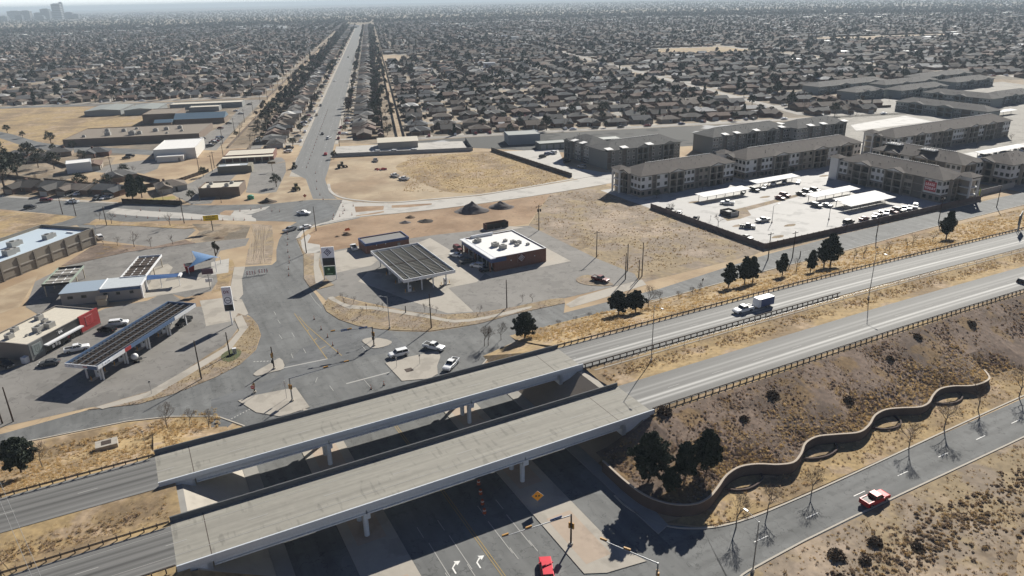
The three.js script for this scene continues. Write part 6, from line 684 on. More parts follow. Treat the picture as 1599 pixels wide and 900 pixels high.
// the rest of the town: far houses that read as one mass
function scatter(parent, name, geo, m, list, colors) { if (!list.length) return; const im = new THREE.InstancedMesh(geo, m, list.length); im.name = name; list.forEach((x, i) => im.setMatrixAt(i, x)); if (colors) colors.forEach((c, i) => im.setColorAt(i, c)); im.castShadow = im.receiveShadow = true; parent.add(im); return im; }
const MX = (p, turn, sx = 1, sy = 1, sz = 1) => new THREE.Matrix4().compose(p, new THREE.Quaternion().setFromAxisAngle(V(0, 1, 0), turn), V(sx, sy, sz));
{
  const g = thing('distant_houses', 'mass of low roofs filling the far suburb', 'houses', V(0, 0, 0)); g.userData.kind = 'stuff'; const wm = mat([1, 1, 1], 0.95), rm = tmat(T.shingle, 0.95, { color: new THREE.Color(1, 1, 1) }), byV = HV.map(() => ({ m: [], rc: [], wc: [] }));
  for (const l of farLots) { const v = Math.floor(rh() * HV.length), o = byV[v]; o.m.push(MX(l.p.clone().setY(0.02), l.turn, (rh() < 0.5 ? -1 : 1) * (0.9 + 0.25 * rh()), 0.9 + 0.3 * rh(), 0.9 + 0.3 * rh())); const rc = roofCols[rh() < 0.06 ? 7 : Math.floor(rh() * 7)], k = 0.8 + 0.5 * rh(); o.rc.push(new THREE.Color(rc[0] * k * BASE, rc[1] * k * BASE, rc[2] * k * BASE)); o.wc.push(wallMats[Math.floor(rh() * 7)].color); }
  byV.forEach((o, i) => { scatter(g, 'roofs', HV[i].roof, rm, o.m, o.rc); scatter(g, 'walls', HV[i].wall, wm, o.m, o.wc); });
}
{ // driveways, timber fences, small sheds in the yards
  const dw = [], fe = [], sh = [], wh = []; const r = RNG(31);
  for (const l of real) { const back = new THREE.Vector3(-Math.sin(l.turn), 0, -Math.cos(l.turn)), side = new THREE.Vector3(Math.cos(l.turn), 0, -Math.sin(l.turn)); if (l.zone !== 'N') { dw.push(MX(l.p.clone().addScaledVector(side, (r() < 0.5 ? -1 : 1) * 5).addScaledVector(back, -4.6).setY(0.045), l.turn)); } if (l.zone === 'N') continue; fe.push(MX(l.p.clone().addScaledVector(back, 20.8).setY(0), l.turn)); fe.push(MX(l.p.clone().addScaledVector(side, 9.2).addScaledVector(back, 15).setY(0), l.turn + Math.PI / 2, 0.6)); if (r() < 0.35) { (r() < 0.3 ? wh : sh).push(MX(l.p.clone().addScaledVector(side, (r() - 0.5) * 12).addScaledVector(back, 18.5).setY(0), l.turn, 0.8 + r(), 0.8 + 0.4 * r(), 0.8 + 0.6 * r())); } }
  for (let b = 486; b < 1700; b += 19) for (const a of [11.8, 16.6, -94, -102]) if (!(a < -100 && b < 745)) fe.push(MX(AB(a, b + 9, 0), GTURN + Math.PI / 2));
  const mk = (n, label, geo, m, list, cat) => { const g = thing(n, label, cat, V(0, 0, 0)); g.userData.kind = 'stuff'; scatter(g, 'copies', geo, m, list); };
  const dg = new THREE.PlaneGeometry(5.2, 9.6); dg.rotateX(-Math.PI / 2); mk('driveways', 'pale concrete driveways of the suburb', dg, M.concrete, dw, 'driveways'); mk('yard_fences', 'weathered timber yard fences of the suburb', box(-9.4, 9.4, 0, 1.75, -0.05, 0.05), mat([0.135, 0.10, 0.075], 0.95), fe, 'fences');
  const shg = merge([box(-1.6, 1.6, 0, 2, -1.3, 1.3), hipRoof(3.2, 2.6, 2, 0.8, 0.2, true).translate(-1.6, 0, 1.3)]); mk('yard_sheds', 'small dark sheds in the back yards', shg, wallMats[5], sh, 'sheds'); mk('pale_yard_sheds', 'small white sheds and patio roofs in the back yards', shg, mat([0.62, 0.61, 0.58], 0.7), wh, 'sheds');
}
// streets between the rows
const streetMat = tmat(T.lot, 0.9, { color: new THREE.Color(1.0, 0.98, 0.95) });
{ const farStreets = []; let n = { R: 0, L: 0 }; for (const [z, b, a0, a1] of streets) { let run = null; const flush = () => { if (run && Math.abs(run[1] - run[0]) > 12) { const q = [AB(run[0], b - 4.6), AB(run[1], b - 4.6), AB(run[1], b + 4.6), AB(run[0], b + 4.6)]; const k = n[z]; if (k < 6) sheet('residential_street', q, 0.05, streetMat, `pale residential street, ${ord(++n[z])} ${z === 'R' ? 'right of the avenue' : 'beyond the school'}`, 'road', 40); else farStreets.push(flat(q, 0.05, 40).toNonIndexed()); } run = null; }; const d = Math.sign(a1 - a0) * 14; for (let a = a0; Math.abs(a - a0) < Math.abs(a1 - a0); a += d) { const p = AB(a, b); if (!blocked(p) && !turned(a, b) && (z === 'R' || b > 745) && inView(p, 120)) { run ||= [a, a]; run[1] = a + d; } else flush(); } flush(); }
  const m = solo('distant_streets', merge(farStreets), streetMat, 'pale streets threading the far suburb', 'road', 'stuff');
  const cross = []; for (const a of [-390, -690, -990, -1290, 310, 600, 900, 1200, 1500]) for (let b = 500; b < 3600; b += 60) { const p = AB(a, b); if (!blocked(p) && inView(p, 60) && !(a < 0 && b < 760)) cross.push(flat([AB(a - 4.5, b), AB(a + 4.5, b), AB(a + 4.5, b + 60), AB(a - 4.5, b + 60)], 0.056, 40).toNonIndexed()); } for (const [a, b] of turnedStreets) cross.push(flat([AB(a - 4.6, b), AB(a + 4.6, b), AB(a + 4.6, b + 63), AB(a - 4.6, b + 63)], 0.053, 40).toNonIndexed()); solo('distant_streets', merge(cross), streetMat, 'pale cross streets of the far suburb', 'road', 'stuff'); }
for (const [a0, a1, l] of [[-50.4, -48.2, 'left'], [-28.3, -26.2, 'right']]) { sheet('sidewalk', [AB(a0, 478), AB(a1, 478), AB(a1, 2900), AB(a0, 2900)], 0.058, M.concrete, `pale sidewalk along the ${l} side of the avenue`, 'pavement', 25); }
sheet('vacant_block', [AB(450, 1070), AB(595, 1070), AB(595, 1225), AB(450, 1225)], 0.06, M.dry, 'bare tan field among the far houses at right', 'ground', 90); sheet('vacant_block', [AB(14, 1168), AB(60, 1168), AB(40, 1298), AB(14, 1298)], 0.06, M.dirt, 'bare tan patch beside the dirt alley', 'ground', 90); sheet('vacant_block', [AB(-88, 1085), AB(-62, 1085), AB(-62, 1148), AB(-88, 1148)], 0.061, M.newcon, 'bright concrete patch left of the avenue', 'ground', 60); sheet('vacant_block', [AB(825, 1305), AB(1145, 1305), AB(1145, 1385), AB(825, 1385)], 0.06, M.dirt, 'pale strip of open land at the right', 'ground', 90); sheet('vacant_block', [AB(-328, 1282), AB(-272, 1282), AB(-272, 1358), AB(-328, 1358)], 0.06, M.dirt, 'bare field among the far houses at left', 'ground', 90);
// yard trees
const rt = RNG(555); for (const l of lots) { const back = V(-Math.sin(l.turn), 0, -Math.cos(l.turn)), side = V(Math.cos(l.turn), 0, -Math.sin(l.turn)); const n = l.tree ? 2 : (rt() < 0.9 ? 1 : 0) + (rt() < 0.8 ? 1 : 0) + (rt() < 0.55 ? 1 : 0); for (let i = 0; i < n; i++) { const front = !l.tree && rt() < 0.35, p = l.p.clone().addScaledVector(side, (rt() - 0.5) * 17).addScaledVector(back, front ? -5.5 : l.tree ? (rt() - 0.5) * 6 : 14.5 + rt() * 6), u = rt(); if (l.zone === 'N' && front) continue; treesAt.push({ p, kind: u < 0.52 ? 'bare' : u < 0.95 ? 'oak' : 'cypress', k: 0.55 + 0.5 * rt() + (rt() < 0.16 ? 0.55 : 0), l, front, d: Math.hypot(p.x, p.z), rot: rt() * 6.28 }); } }
treesAt.sort((x, y) => x.d - y.d);
const NT = 205, seenLabels = new Map(); treesAt.slice(0, NT).forEach((t, i) => { const pr = t.kind === 'bare' ? smallBare[i % 2] : t.kind === 'oak' ? oaks[i % 3] : cedar, kn = t.kind === 'bare' ? 'leafless' : t.kind === 'oak' ? 'dark evergreen' : 'slender cypress', z = t.l, sd = t.front ? 'before' : 'behind'; const where = z.zone === 'AY' ? `${ord(Math.round((z.b - 505) / 13) + 1)} in the back yards beside the narrow dirt alley` : z.zone === 'AZ' ? `${ord(Math.round((z.b - 505) / 13) + 1)} in the back yards left of the avenue` : z.tree ? `beside the pole lined alley, ${ord(z.idx)} from the school` : z.txt ? `${sd} the ${z.txt.replace(' on the left cross street,', '')}` : z.zone === 'R' ? `${sd} the ${ord(z.idx)} house of the ${ord(z.row)} row right of the avenue` : z.zone === 'L' ? `${sd} the ${ord(z.idx)} house of the ${ord(z.row)} row beyond the school` : `${sd} the ${ord(z.idx)} house on the ${z.zone === 'AR' ? 'right' : 'left'} side of the avenue`; let lb = `${kn} tree ${where}`; const n = (seenLabels.get(lb) || 0) + 1; seenLabels.set(lb, n); if (n > 1) lb = `${n === 2 ? 'second' : 'third'} ${lb}`; plant(pr, t.p.clone().setY(0.02), t.rot, t.k, lb.split(' ').slice(0, 16).join(' '), 'yard trees', t.k * (0.9 + 0.2 * ((i * 7 % 10) / 10))); });
{
  const g = thing('distant_trees', 'countless yard trees over the far suburb', 'trees', V(0, 0, 0)); g.userData.kind = 'stuff'; const far = treesAt.slice(NT), r = RNG(8080);
  const tint = (geo, c) => { const n = geo.attributes.position.count, a = new Float32Array(n * 3); for (let i = 0; i < n; i++) { a[i * 3] = c[0]; a[i * 3 + 1] = c[1]; a[i * 3 + 2] = c[2]; } geo.setAttribute('color', new THREE.BufferAttribute(a, 3)); return geo; };
  const bareFar = [0, 1].map(i => { const q = RNG(600 + i), c = []; for (let k = 0; k < 9; k++) c.push(ball(q, 1.6).multiply(V(1.2, 0.8, 1.2)).add(V(0, 4.2, 0))); return merge([leaves(q, 190, z => ball(z, 1.15).add(c[Math.floor(z() * 9)]), 0.5, 3.4), rod(V(0, 0, 0), V(0, 4, 0), 0.2, 0.1, 4)].map(x => { x.deleteAttribute('color'); return x; })); });
  const oakFar = [0, 1].map(i => { const o = roundGeo(700 + i, 7, 3.1, 11, 22, 0.95); return merge([o.crown, o.wood]); }), cyp = pineGeo(171, 8, 0.9, 0.4, 0.05), cypFar = [merge([cyp.crown, cyp.wood])];
  const sets = { bare: [bareFar, mat([1, 1, 1], 1, { side: THREE.DoubleSide })], oak: [oakFar, mat([1, 1, 1], 0.95, { side: THREE.DoubleSide })], cypress: [cypFar, mat([1, 1, 1], 0.95, { side: THREE.DoubleSide })] };
  // sparse cover beyond the last streets
  const r2 = RNG(71); for (let i = 0; i < 26000; i++) { const d = 3300 + 9000 * r2() ** 1.5, az = (r2() - 0.5) * 1.5, p = V(Math.sin(az) * d, 0, -Math.cos(az) * d); if (inView(p, 10)) far.push({ p, kind: r2() < 0.5 ? 'bare' : 'oak', k: 0.9 + 1.1 * r2(), rot: r2() * 6.28 }); }
  for (const k in sets) { const [geos, m] = sets[k]; geos.forEach((geo, i) => { const L = far.filter((t, j) => t.kind === k && j % geos.length === i); scatter(g, k === 'bare' ? 'leafless_crowns' : 'evergreen_crowns', geo, m, L.map(t => MX(t.p.clone().setY(0), t.rot, t.k, t.k * (0.85 + 0.4 * r()), t.k)), L.map(() => { const q = 0.7 + 0.6 * r(); return k === 'bare' ? new THREE.Color(0.105 * q, 0.084 * q, 0.072 * q) : new THREE.Color(0.030 * q, 0.038 * q, 0.023 * q); })); }); }
}
{ // big sheds, shops and yards near the horizon
  const r = RNG(919), a = [], b = [], c = []; const g = thing('distant_warehouses', 'pale roofs of far sheds and shops towards the horizon', 'buildings', V(0, 0, 0)); g.userData.kind = 'stuff';
  for (let i = 0; i < 1500; i++) { const d = 2700 + 9000 * r() ** 1.4, az = (r() - 0.42) * 1.35, p = V(Math.sin(az) * d, 0, -Math.cos(az) * d); if (!inView(p, 10) || (az < -0.1 && r() < 0.55)) continue; (r() < 0.45 ? a : r() < 0.6 ? b : c).push(MX(p, GTURN + (r() < 0.5 ? 0 : Math.PI / 2), 12 + 42 * r() ** 2, 3 + 4 * r(), 12 + 26 * r())); }
  for (let i = 0; i < 240; i++) { const p = AB(150 + 1900 * r(), 900 + 2000 * r()); if (inView(p) && !blocked(p) && r() < 0.6) a.push(MX(p, GTURN, 8 + 12 * r(), 4 + 2 * r(), 7 + 8 * r())); }
  const bg = box(-0.5, 0.5, 0, 1, -0.5, 0.5); scatter(g, 'white_sheds', bg, mat([0.72, 0.72, 0.70], 0.3), a); scatter(g, 'tan_sheds', bg, mat([0.36, 0.32, 0.27], 0.9), b); scatter(g, 'grey_sheds', bg, mat([0.16, 0.16, 0.16], 0.9), c);
}
{ // parked cars of the far streets and drives
  const r = RNG(64), g = thing('distant_parked_cars', 'tiny parked cars along the far streets and drives', 'cars', V(0, 0, 0)); g.userData.kind = 'stuff'; const m = [], c = [], cs = [[0.7, 0.7, 0.7], [0.7, 0.7, 0.7], [0.3, 0.3, 0.31], [0.02, 0.02, 0.02], [0.06, 0.06, 0.065], [0.2, 0.02, 0.02], [0.04, 0.06, 0.14]]; const cg = merge([box(-2.4, 2.4, 0.3, 1.0, -0.92, 0.92), frustum([-1.9, 1.2, 0.85, 1.0], [-1.3, 0.5, 0.7, 1.55])]);
  for (const l of real) { if (l.zone === 'N') continue; const back = V(-Math.sin(l.turn), 0, -Math.cos(l.turn)), side = V(Math.cos(l.turn), 0, -Math.sin(l.turn)); const n = r() < 0.75 ? (r() < 0.35 ? 2 : 1) : 0; for (let i = 0; i < n; i++) { const st = r() < 0.3; m.push(MX(l.p.clone().addScaledVector(side, (r() - 0.5) * 13).addScaledVector(back, st ? -9 : -4.5 - r()).setY(0.05), l.turn + (st ? 0 : Math.PI / 2))); const q = cs[Math.floor(r() * cs.length)]; c.push(new THREE.Color(...q)); } }
  scatter(g, 'cars', cg, new THREE.MeshPhysicalMaterial({ color: 0xffffff, roughness: 0.35, clearcoat: 0.6 }), m, c); }
// ------------------------------------------------------------------ vehicles: local +x is forwards, wheels on y = 0
function sideBody(profile, w, bev = 0.07) { const s = new THREE.Shape(profile.map(([x, y]) => new THREE.Vector2(x, y))), g = new THREE.ExtrudeGeometry(s, { depth: w - 2 * bev, bevelEnabled: true, bevelSize: bev, bevelThickness: bev, bevelSegments: 2 }); g.translate(0, 0, -w / 2 + bev); return g; }
const tyreGeo = (() => { const g = new THREE.CylinderGeometry(0.36, 0.36, 0.24, 16); g.rotateX(Math.PI / 2); return g; })(), rimGeo = (() => { const g = new THREE.CylinderGeometry(0.21, 0.21, 0.26, 12); g.rotateX(Math.PI / 2); return g; })();
const rimMat = mat([0.45, 0.45, 0.46], 0.35, { metalness: 0.7 }), lampMat = mat([0.75, 0.75, 0.72], 0.2), tailMat = mat([0.32, 0.02, 0.02], 0.3), chrome = mat([0.5, 0.5, 0.5], 0.3, { metalness: 0.8 });
const VT = {
  pickup: { L: 5.8, body: [[-2.9, 0.5], [-2.9, 1.12], [0.0, 1.12], [1.1, 1.16], [2.55, 1.06], [2.88, 0.92], [2.9, 0.5], [2.55, 0.42], [2.2, 0.78], [1.6, 0.78], [1.25, 0.42], [-1.3, 0.42], [-1.65, 0.78], [-2.3, 0.78], [-2.6, 0.42]], cab: [[-0.95, 1.32, 0.92, 1.12], [-0.72, 0.55, 0.74, 1.84]], ax: [1.9, -1.97], w: 2.0, bed: [-2.75, -1.05] },
  suv: { L: 5.1, body: [[-2.5, 0.5], [-2.5, 1.12], [1.0, 1.14], [2.25, 1.04], [2.5, 0.9], [2.52, 0.5], [2.2, 0.42], [1.9, 0.78], [1.3, 0.78], [1.0, 0.42], [-1.1, 0.42], [-1.4, 0.78], [-2.0, 0.78], [-2.3, 0.42]], cab: [[-2.45, 1.25, 0.9, 1.12], [-2.2, 0.5, 0.74, 1.78]], ax: [1.6, -1.7], w: 1.95 },
  sedan: { L: 4.7, body: [[-2.35, 0.45], [-2.38, 0.92], [-1.6, 0.98], [0.9, 0.98], [2.1, 0.82], [2.35, 0.66], [2.36, 0.42], [2.1, 0.34], [1.78, 0.7], [1.15, 0.7], [0.85, 0.34], [-0.95, 0.34], [-1.28, 0.7], [-1.9, 0.7], [-2.2, 0.34]], cab: [[-1.85, 1.1, 0.84, 0.97], [-1.05, 0.3, 0.66, 1.44]], ax: [1.45, -1.6], w: 1.82 },
};
for (const k in VT) { const t = VT[k], [b, c] = t.cab; t.bodyG = sideBody(t.body, t.w); t.cabG = frustum(b, c); t.roofG = box(c[0] - 0.03, c[1] + 0.03, c[3] - 0.015, c[3] + 0.045, -c[2] - 0.04, c[2] + 0.04); const p = []; for (const z of [1, -1]) { p.push(rod(V(b[1], b[3], z * (b[2] - 0.01)), V(c[1], c[3], z * c[2]), 0.04, 0.04, 4), rod(V(b[0], b[3], z * (b[2] - 0.01)), V(c[0], c[3], z * c[2]), 0.05, 0.05, 4), rod(V((b[0] + b[1]) / 2 - 0.1, b[3], z * b[2]), V((c[0] + c[1]) / 2 - 0.1, c[3], z * (c[2] + 0.01)), 0.035, 0.035, 4)); } t.pillG = merge(p); const f = t.body[t.body.length > 0 ? 3 : 0]; const fx = Math.max(...t.body.map(q => q[0])), rx = Math.min(...t.body.map(q => q[0])); t.fx = fx; t.rx = rx; }
const headG = box(-0.06, 0.08, -0.08, 0.1, -0.2, 0.2);
const paint = (c, metal = 0.1) => new THREE.MeshPhysicalMaterial({ color: new THREE.Color(...c), roughness: 0.5, metalness: metal, clearcoat: 0.15, clearcoatRoughness: 0.25, specularIntensity: 0.5 });
const PAINT = { white: paint([0.72, 0.73, 0.73]), black: paint([0.012, 0.012, 0.014]), grey: paint([0.10, 0.105, 0.11], 0.4), silver: paint([0.36, 0.37, 0.38], 0.5), red: paint([0.34, 0.008, 0.016]), maroon: paint([0.11, 0.012, 0.016]), blue: paint([0.04, 0.07, 0.16], 0.2), tan: paint([0.33, 0.28, 0.21]), bright: paint([0.50, 0.01, 0.03]) };
const vp = {};
function vehicle(type, color, p, az, label, group, category) {
  const key = type + color, turn = heading(az), cat = category || (type === 'pickup' ? 'pickup' : type === 'suv' ? 'suv' : 'car');
  if (vp[key]) { const c = copy(vp[key], p, turn, label); c.userData.group = group || 'vehicles'; return c; }
  const t = VT[type], m = PAINT[color], name = type === 'pickup' ? 'pickup_truck' : type === 'suv' ? 'sport_utility_car' : 'sedan_car', g = thing(name, label, cat, p, turn, group || 'vehicles'); vp[key] = g;
  part(g, 'body', t.bodyG, m); const cb = part(g, 'windows', t.cabG, M.glass); part(g, 'roof', t.roofG, m); part(g, 'pillars', t.pillG, m); g.children.at(-1).userData.kind = 'stuff';
  for (const x of t.ax) for (const z of [1, -1]) { const w = part(g, 'wheel', tyreGeo, M.rubber); w.position.set(x, 0.36, z * (t.w / 2 - 0.13)); part(w, 'rim', rimGeo, rimMat); }
  for (const z of [0.66, -0.66]) { part(g, 'headlight', headG, lampMat).position.set(t.fx - 0.01, 0.74, z); part(g, 'taillight', headG, tailMat).position.set(t.rx - 0.01, 0.86, z); }
  part(g, 'bumper', box(t.fx - 0.05, t.fx + 0.1, 0.42, 0.6, -t.w / 2 + 0.1, t.w / 2 - 0.1), type === 'pickup' ? chrome : M.black); for (const z of [1, -1]) part(g, 'mirror', box(0.85, 1.02, 1.08, 1.25, z * (t.w / 2), z * (t.w / 2 + 0.18)), m);
  if (t.bed) { part(g, 'bed', box(t.bed[0], t.bed[1], 1.1, 1.196, -0.8, 0.8), M.black); part(g, 'bed_rail', merge([box(t.rx, t.bed[1], 1.15, 1.3, 0.82, 0.98), box(t.rx, t.bed[1], 1.15, 1.3, -0.98, -0.82), box(t.rx, t.rx + 0.12, 1.15, 1.3, -0.82, 0.82)]), m); }
  return g;
}
const RY = 0.07;
vehicle('pickup', 'red', at(1366, 784, RY), 62.3, 'dark red pickup with an open bed on the near frontage road', 'vehicles on the roads');
vehicle('suv', 'bright', at(854, 895, RY), -4, 'bright red car cut off by the lower edge of the picture', 'vehicles on the roads');
{ const p = at(1161, 487, HF(140)); vehicle('pickup', 'white', p, 242.3, 'white pickup towing a box trailer on the freeway', 'vehicles on the roads');
  const g = thing('box_trailer', 'white and dark blue box trailer behind the white pickup', 'trailer', p.clone().add(V(Fx * 7.2, 0, Fz * 7.2)), heading(242.3)); part(g, 'box', box(-2.6, 2.4, 0.55, 2.75, -1.15, 1.15), whiteTrim); part(g, 'side_panel', box(-2.55, 2.1, 0.6, 2.7, 1.152, 1.17), blueTrim); part(g, 'side_panel', box(-2.55, 2.1, 0.6, 2.7, -1.17, -1.152), blueTrim); part(g, 'nose', frustum([2.4, 2.95, 1.15, 0.55], [2.4, 2.75, 1.1, 2.75]), whiteTrim); panel(g, 'door_poster', 0.6, 1.5, 1.0, 2.4, 1.2, words(64, 96, (c, w, h) => { c.fillStyle = '#e8e6e6'; c.fillRect(0, 0, w, h); c.fillStyle = '#6a2430'; c.fillRect(12, 14, 40, 66); }), 0, 0.02); part(g, 'tongue', box(2.9, 4.3, 0.5, 0.62, -0.1, 0.1), M.black); for (const x of [-0.9, -0.1]) for (const z of [1, -1]) { const w = part(g, 'wheel', tyreGeo, M.rubber); w.position.set(x, 0.36, z * 1.06); part(w, 'rim', rimGeo, rimMat); } }
vehicle('suv', 'black', at(1600, 443, 5.6), 62.3, 'black car at the right edge of the freeway', 'vehicles on the roads');
const roads = 'vehicles on the roads';
vehicle('suv', 'white', at(623, 556, RY), 243, 'white long roofed car behind the kerbed island', roads); vehicle('pickup', 'white', at(678, 545, RY), 243, 'white pickup waiting behind the white long roofed car', roads); vehicle('pickup', 'white', at(705, 573, RY), 158, 'white pickup turning beside the far bridge', roads);
vehicle('pickup', 'white', at(475, 335, RY), 255, 'white pickup inside the dark roundabout', roads); vehicle('pickup', 'silver', at(453, 361, RY), 215, 'silver pickup leaving the roundabout', roads); vehicle('sedan', 'white', at(477, 357, RY), 240, 'white car entering the roundabout', roads);
vehicle('sedan', 'grey', at(504, 210, RY), -10, 'grey car on the avenue, left of a white one', roads); vehicle('suv', 'white', at(514, 217, RY), -10, 'white car on the avenue above the block wall', roads); vehicle('sedan', 'red', at(509, 242, RY), -10, 'red car on the avenue beside the block wall', roads); vehicle('sedan', 'white', at(523, 127, RY), 170, 'white car far up the avenue', roads); vehicle('suv', 'black', at(544, 90, RY), 170, 'dark car very far up the avenue', roads); vehicle('suv', 'grey', at(501, 166, RY), 170, 'dark car parked at the left kerb of the avenue', roads); vehicle('suv', 'tan', at(495, 181, RY), 170, 'tan car at the left kerb of the avenue', roads);
vehicle('pickup', 'white', at(617, 276, 0.06), 40, 'left white pickup on the graded lot', 'vehicles on the graded lot'); vehicle('pickup', 'white', at(631, 281, 0.06), 60, 'right white pickup on the graded lot', 'vehicles on the graded lot'); vehicle('pickup', 'silver', at(587, 252, 0.06), 20, 'silver pickup below the grey block wall', 'vehicles on the graded lot'); vehicle('pickup', 'white', at(553, 389, 0.06), 20, 'white pickup beside the brick kiosk', 'vehicles on the graded lot');
const stn = 'vehicles at the brick station'; vehicle('suv', 'maroon', at(716, 391, RY), 150, 'maroon car near the brick store corner', stn); vehicle('sedan', 'white', at(712, 401, RY), 60, 'white car before the brick store', stn); vehicle('pickup', 'grey', at(731, 411, RY), 62, 'grey pickup in the shade of the brick store', stn); vehicle('suv', 'white', at(746, 418, RY), 62, 'white car with blue tint in the store shade', stn); vehicle('sedan', 'black', at(760, 424, RY), 62, 'black car nearest the store door', stn); vehicle('pickup', 'maroon', at(938, 439, RY), 130, 'dark maroon pickup parked by the lot corner island', stn); vehicle('suv', 'grey', at(652, 437, RY), -28, 'grey car fuelling under the square canopy', stn);
const dks = 'vehicles at the long canopy station'; vehicle('sedan', 'grey', at(78, 570, RY), 105, 'grey car at the left of the red fronted store', dks); vehicle('pickup', 'white', at(121, 548, RY), 300, 'white pickup parked at the red fronted store', dks); vehicle('suv', 'black', at(168, 518, RY), 285, 'black car beside the red wall of the store', dks); vehicle('suv', 'white', at(186, 508, RY), 285, 'white car beside the red wall of the store', dks); vehicle('pickup', 'black', at(288, 506, RY), 190, 'black pickup at the far end of the long canopy', dks); vehicle('suv', 'silver', at(254, 518, RY), 190, 'silver car under the long canopy', dks); vehicle('pickup', 'black', at(8, 572, RY), 240, 'dark pickup in the shade at the left edge', dks);
{ const g = thing('water_tank_trailer', 'white round tank on a small trailer by the long canopy', 'trailer', at(212, 565, RY), 0.5); const s = new THREE.SphereGeometry(0.85, 18, 12); s.scale(1.05, 1, 1); s.translate(0, 1.45, 0); part(g, 'tank', s, whiteTrim); part(g, 'frame', merge([box(-1.2, 1.6, 0.5, 0.62, -0.7, 0.7), box(1.6, 2.6, 0.5, 0.58, -0.06, 0.06)]), M.black); for (const z of [1, -1]) { const w = part(g, 'wheel', tyreGeo, M.rubber); w.position.set(0, 0.36, z * 0.9); } }
const lft = 'vehicles on the left cross street'; vehicle('suv', 'black', at(48, 326, RY), 80, 'black car driving on the left cross street', lft); vehicle('suv', 'maroon', at(73, 315, RY), 80, 'maroon car at the kerb of the left cross street', lft); vehicle('pickup', 'white', at(114, 317, RY), 80, 'white pickup at the kerb of the left cross street', lft); [[107, 306, 'black', 'sedan', 'black car in the third driveway'], [122, 305, 'white', 'suv', 'white car in the third driveway'], [151, 312, 'grey', 'suv', 'grey car in the fourth driveway, leftmost'], [163, 311, 'white', 'sedan', 'white car in the fourth driveway, middle'], [175, 309, 'silver', 'suv', 'silver car in the fourth driveway, rightmost'], [27, 300, 'black', 'suv', 'black car in the first driveway']].forEach(([x, y, c, t, l]) => vehicle(t, c, at(x, y, RY), 175, `${l} on the left cross street`, lft)); vehicle('suv', 'white', at(156, 373, RY), 40, 'white car at the corner of the tan walled building', lft); vehicle('sedan', 'black', at(198, 248, RY), 75, 'black car on the lot beside the gym, left', lft); vehicle('suv', 'black', at(204, 245, RY), 75, 'black car on the lot beside the gym, right', lft);
const cols = ['white', 'silver', 'grey', 'black', 'white', 'blue', 'tan', 'maroon', 'silver', 'white'], rv = RNG(17);
for (let i = 0; i < 8; i++) vehicle(rv() < 0.5 ? 'suv' : 'sedan', cols[(i * 3 + 1) % 10], AB(-119.5 + i * 0.35, 500 + i * 3.4, RY), 55, `parked car, ${ord(i + 1)} from the near end of the school's left parking row`, 'cars parked at the school');
for (let i = 0; i < 11; i++) vehicle(rv() < 0.5 ? 'suv' : 'sedan', cols[(i * 7 + 2) % 10], AB(-106.5 + i * 0.1, 492 + i * 3.3, RY), 50, `parked car, ${ord(i + 1)} from the near end of the school's right parking row`, 'cars parked at the school');
[[-113, 566, 'maroon', 'maroon car on the school parking lane'], [-111, 588, 'black', 'black car on the school parking lane'], [-124, 582, 'grey', 'grey car by the blue roofed school wing'], [-110, 640, 'silver', 'silver car far along the school lane'], [-117, 660, 'white', 'white car by the long school wing'], [-112, 700, 'grey', 'grey car at the end of the school lane']].forEach(([a, b, c, l]) => vehicle('sedan', c, AB(a, b, RY), 70, l, 'cars parked at the school'));
vehicle('suv', 'white', at(450, 238, RY), 80, 'white car beside the low brick shop', 'cars at the shops'); vehicle('suv', 'black', at(453, 232, RY), 80, 'black car beside the low brick shop', 'cars at the shops'); [[588, 244], [614, 243], [645, 242]].forEach(([x, y], i) => vehicle('suv', 'white', at(x, y - 5, RY), 80, `white vehicle behind the grey block wall, ${ord(i + 1)} from the left`, 'cars at the shops'));
const apt = 'cars in the apartment car park'; [[195.6, 229, 'black', 'suv', 153, 'black car by the wall corner, first of three'], [195.8, 224, 'white', 'sedan', 153, 'white car by the wall, second of three'], [195.8, 214, 'black', 'pickup', 153, 'black pickup by the wall, third of three'], [195.8, 186, 'black', 'sedan', 153, 'black car alone near the lower wall corner'], [206, 196, 'grey', 'pickup', 110, 'grey pickup left of a silver one in mid lot'], [217, 199, 'silver', 'pickup', 110, 'silver pickup in mid lot'], [224, 226, 'white', 'pickup', 70, 'white pickup above the trash enclosure'], [243, 236, 'grey', 'sedan', 153, 'grey car right of the first carport'], [250, 236, 'black', 'suv', 153, 'black car between the first two carports'], [257, 237, 'silver', 'suv', 153, 'silver car under the second carport, left'], [266, 240, 'white', 'pickup', 153, 'white pickup under the second carport'], [272, 239, 'silver', 'suv', 153, 'silver car under the second carport, right'], [278, 236, 'white', 'sedan', 153, 'white car past the second carport'], [249, 220, 'maroon', 'sedan', 150, 'maroon car beside the brown suv'], [254, 222, 'maroon', 'suv', 150, 'dark red car left of a dark row'], [262, 220, 'black', 'sedan', 150, 'black car, first of the dark row'], [267, 221, 'grey', 'suv', 150, 'grey car, second of the dark row'], [272, 221, 'black', 'suv', 150, 'black car, third of the dark row'], [252, 203, 'grey', 'suv', 150, 'grey car left of the touching carports'], [256, 201, 'silver', 'sedan', 150, 'silver car at the end of the touching carports'], [243, 180, 'black', 'suv', 60, 'black car by the roadside wall'], [252, 180, 'maroon', 'sedan', 60, 'maroon car by the roadside wall']].forEach(([s, t, c, ty, az, l]) => vehicle(ty, c, ST(s, t, RY), az, l, apt));
for (let i = 0; i < 8; i++) vehicle(['sedan', 'suv', 'pickup'][i % 3], ['grey', 'white', 'white', 'maroon', 'black', 'silver', 'white', 'white'][i], ST(259 + i * 3.6, 180.6, RY), 150, `parked car along the roadside wall, ${ord(i + 1)} of eight towards the banner`, apt);
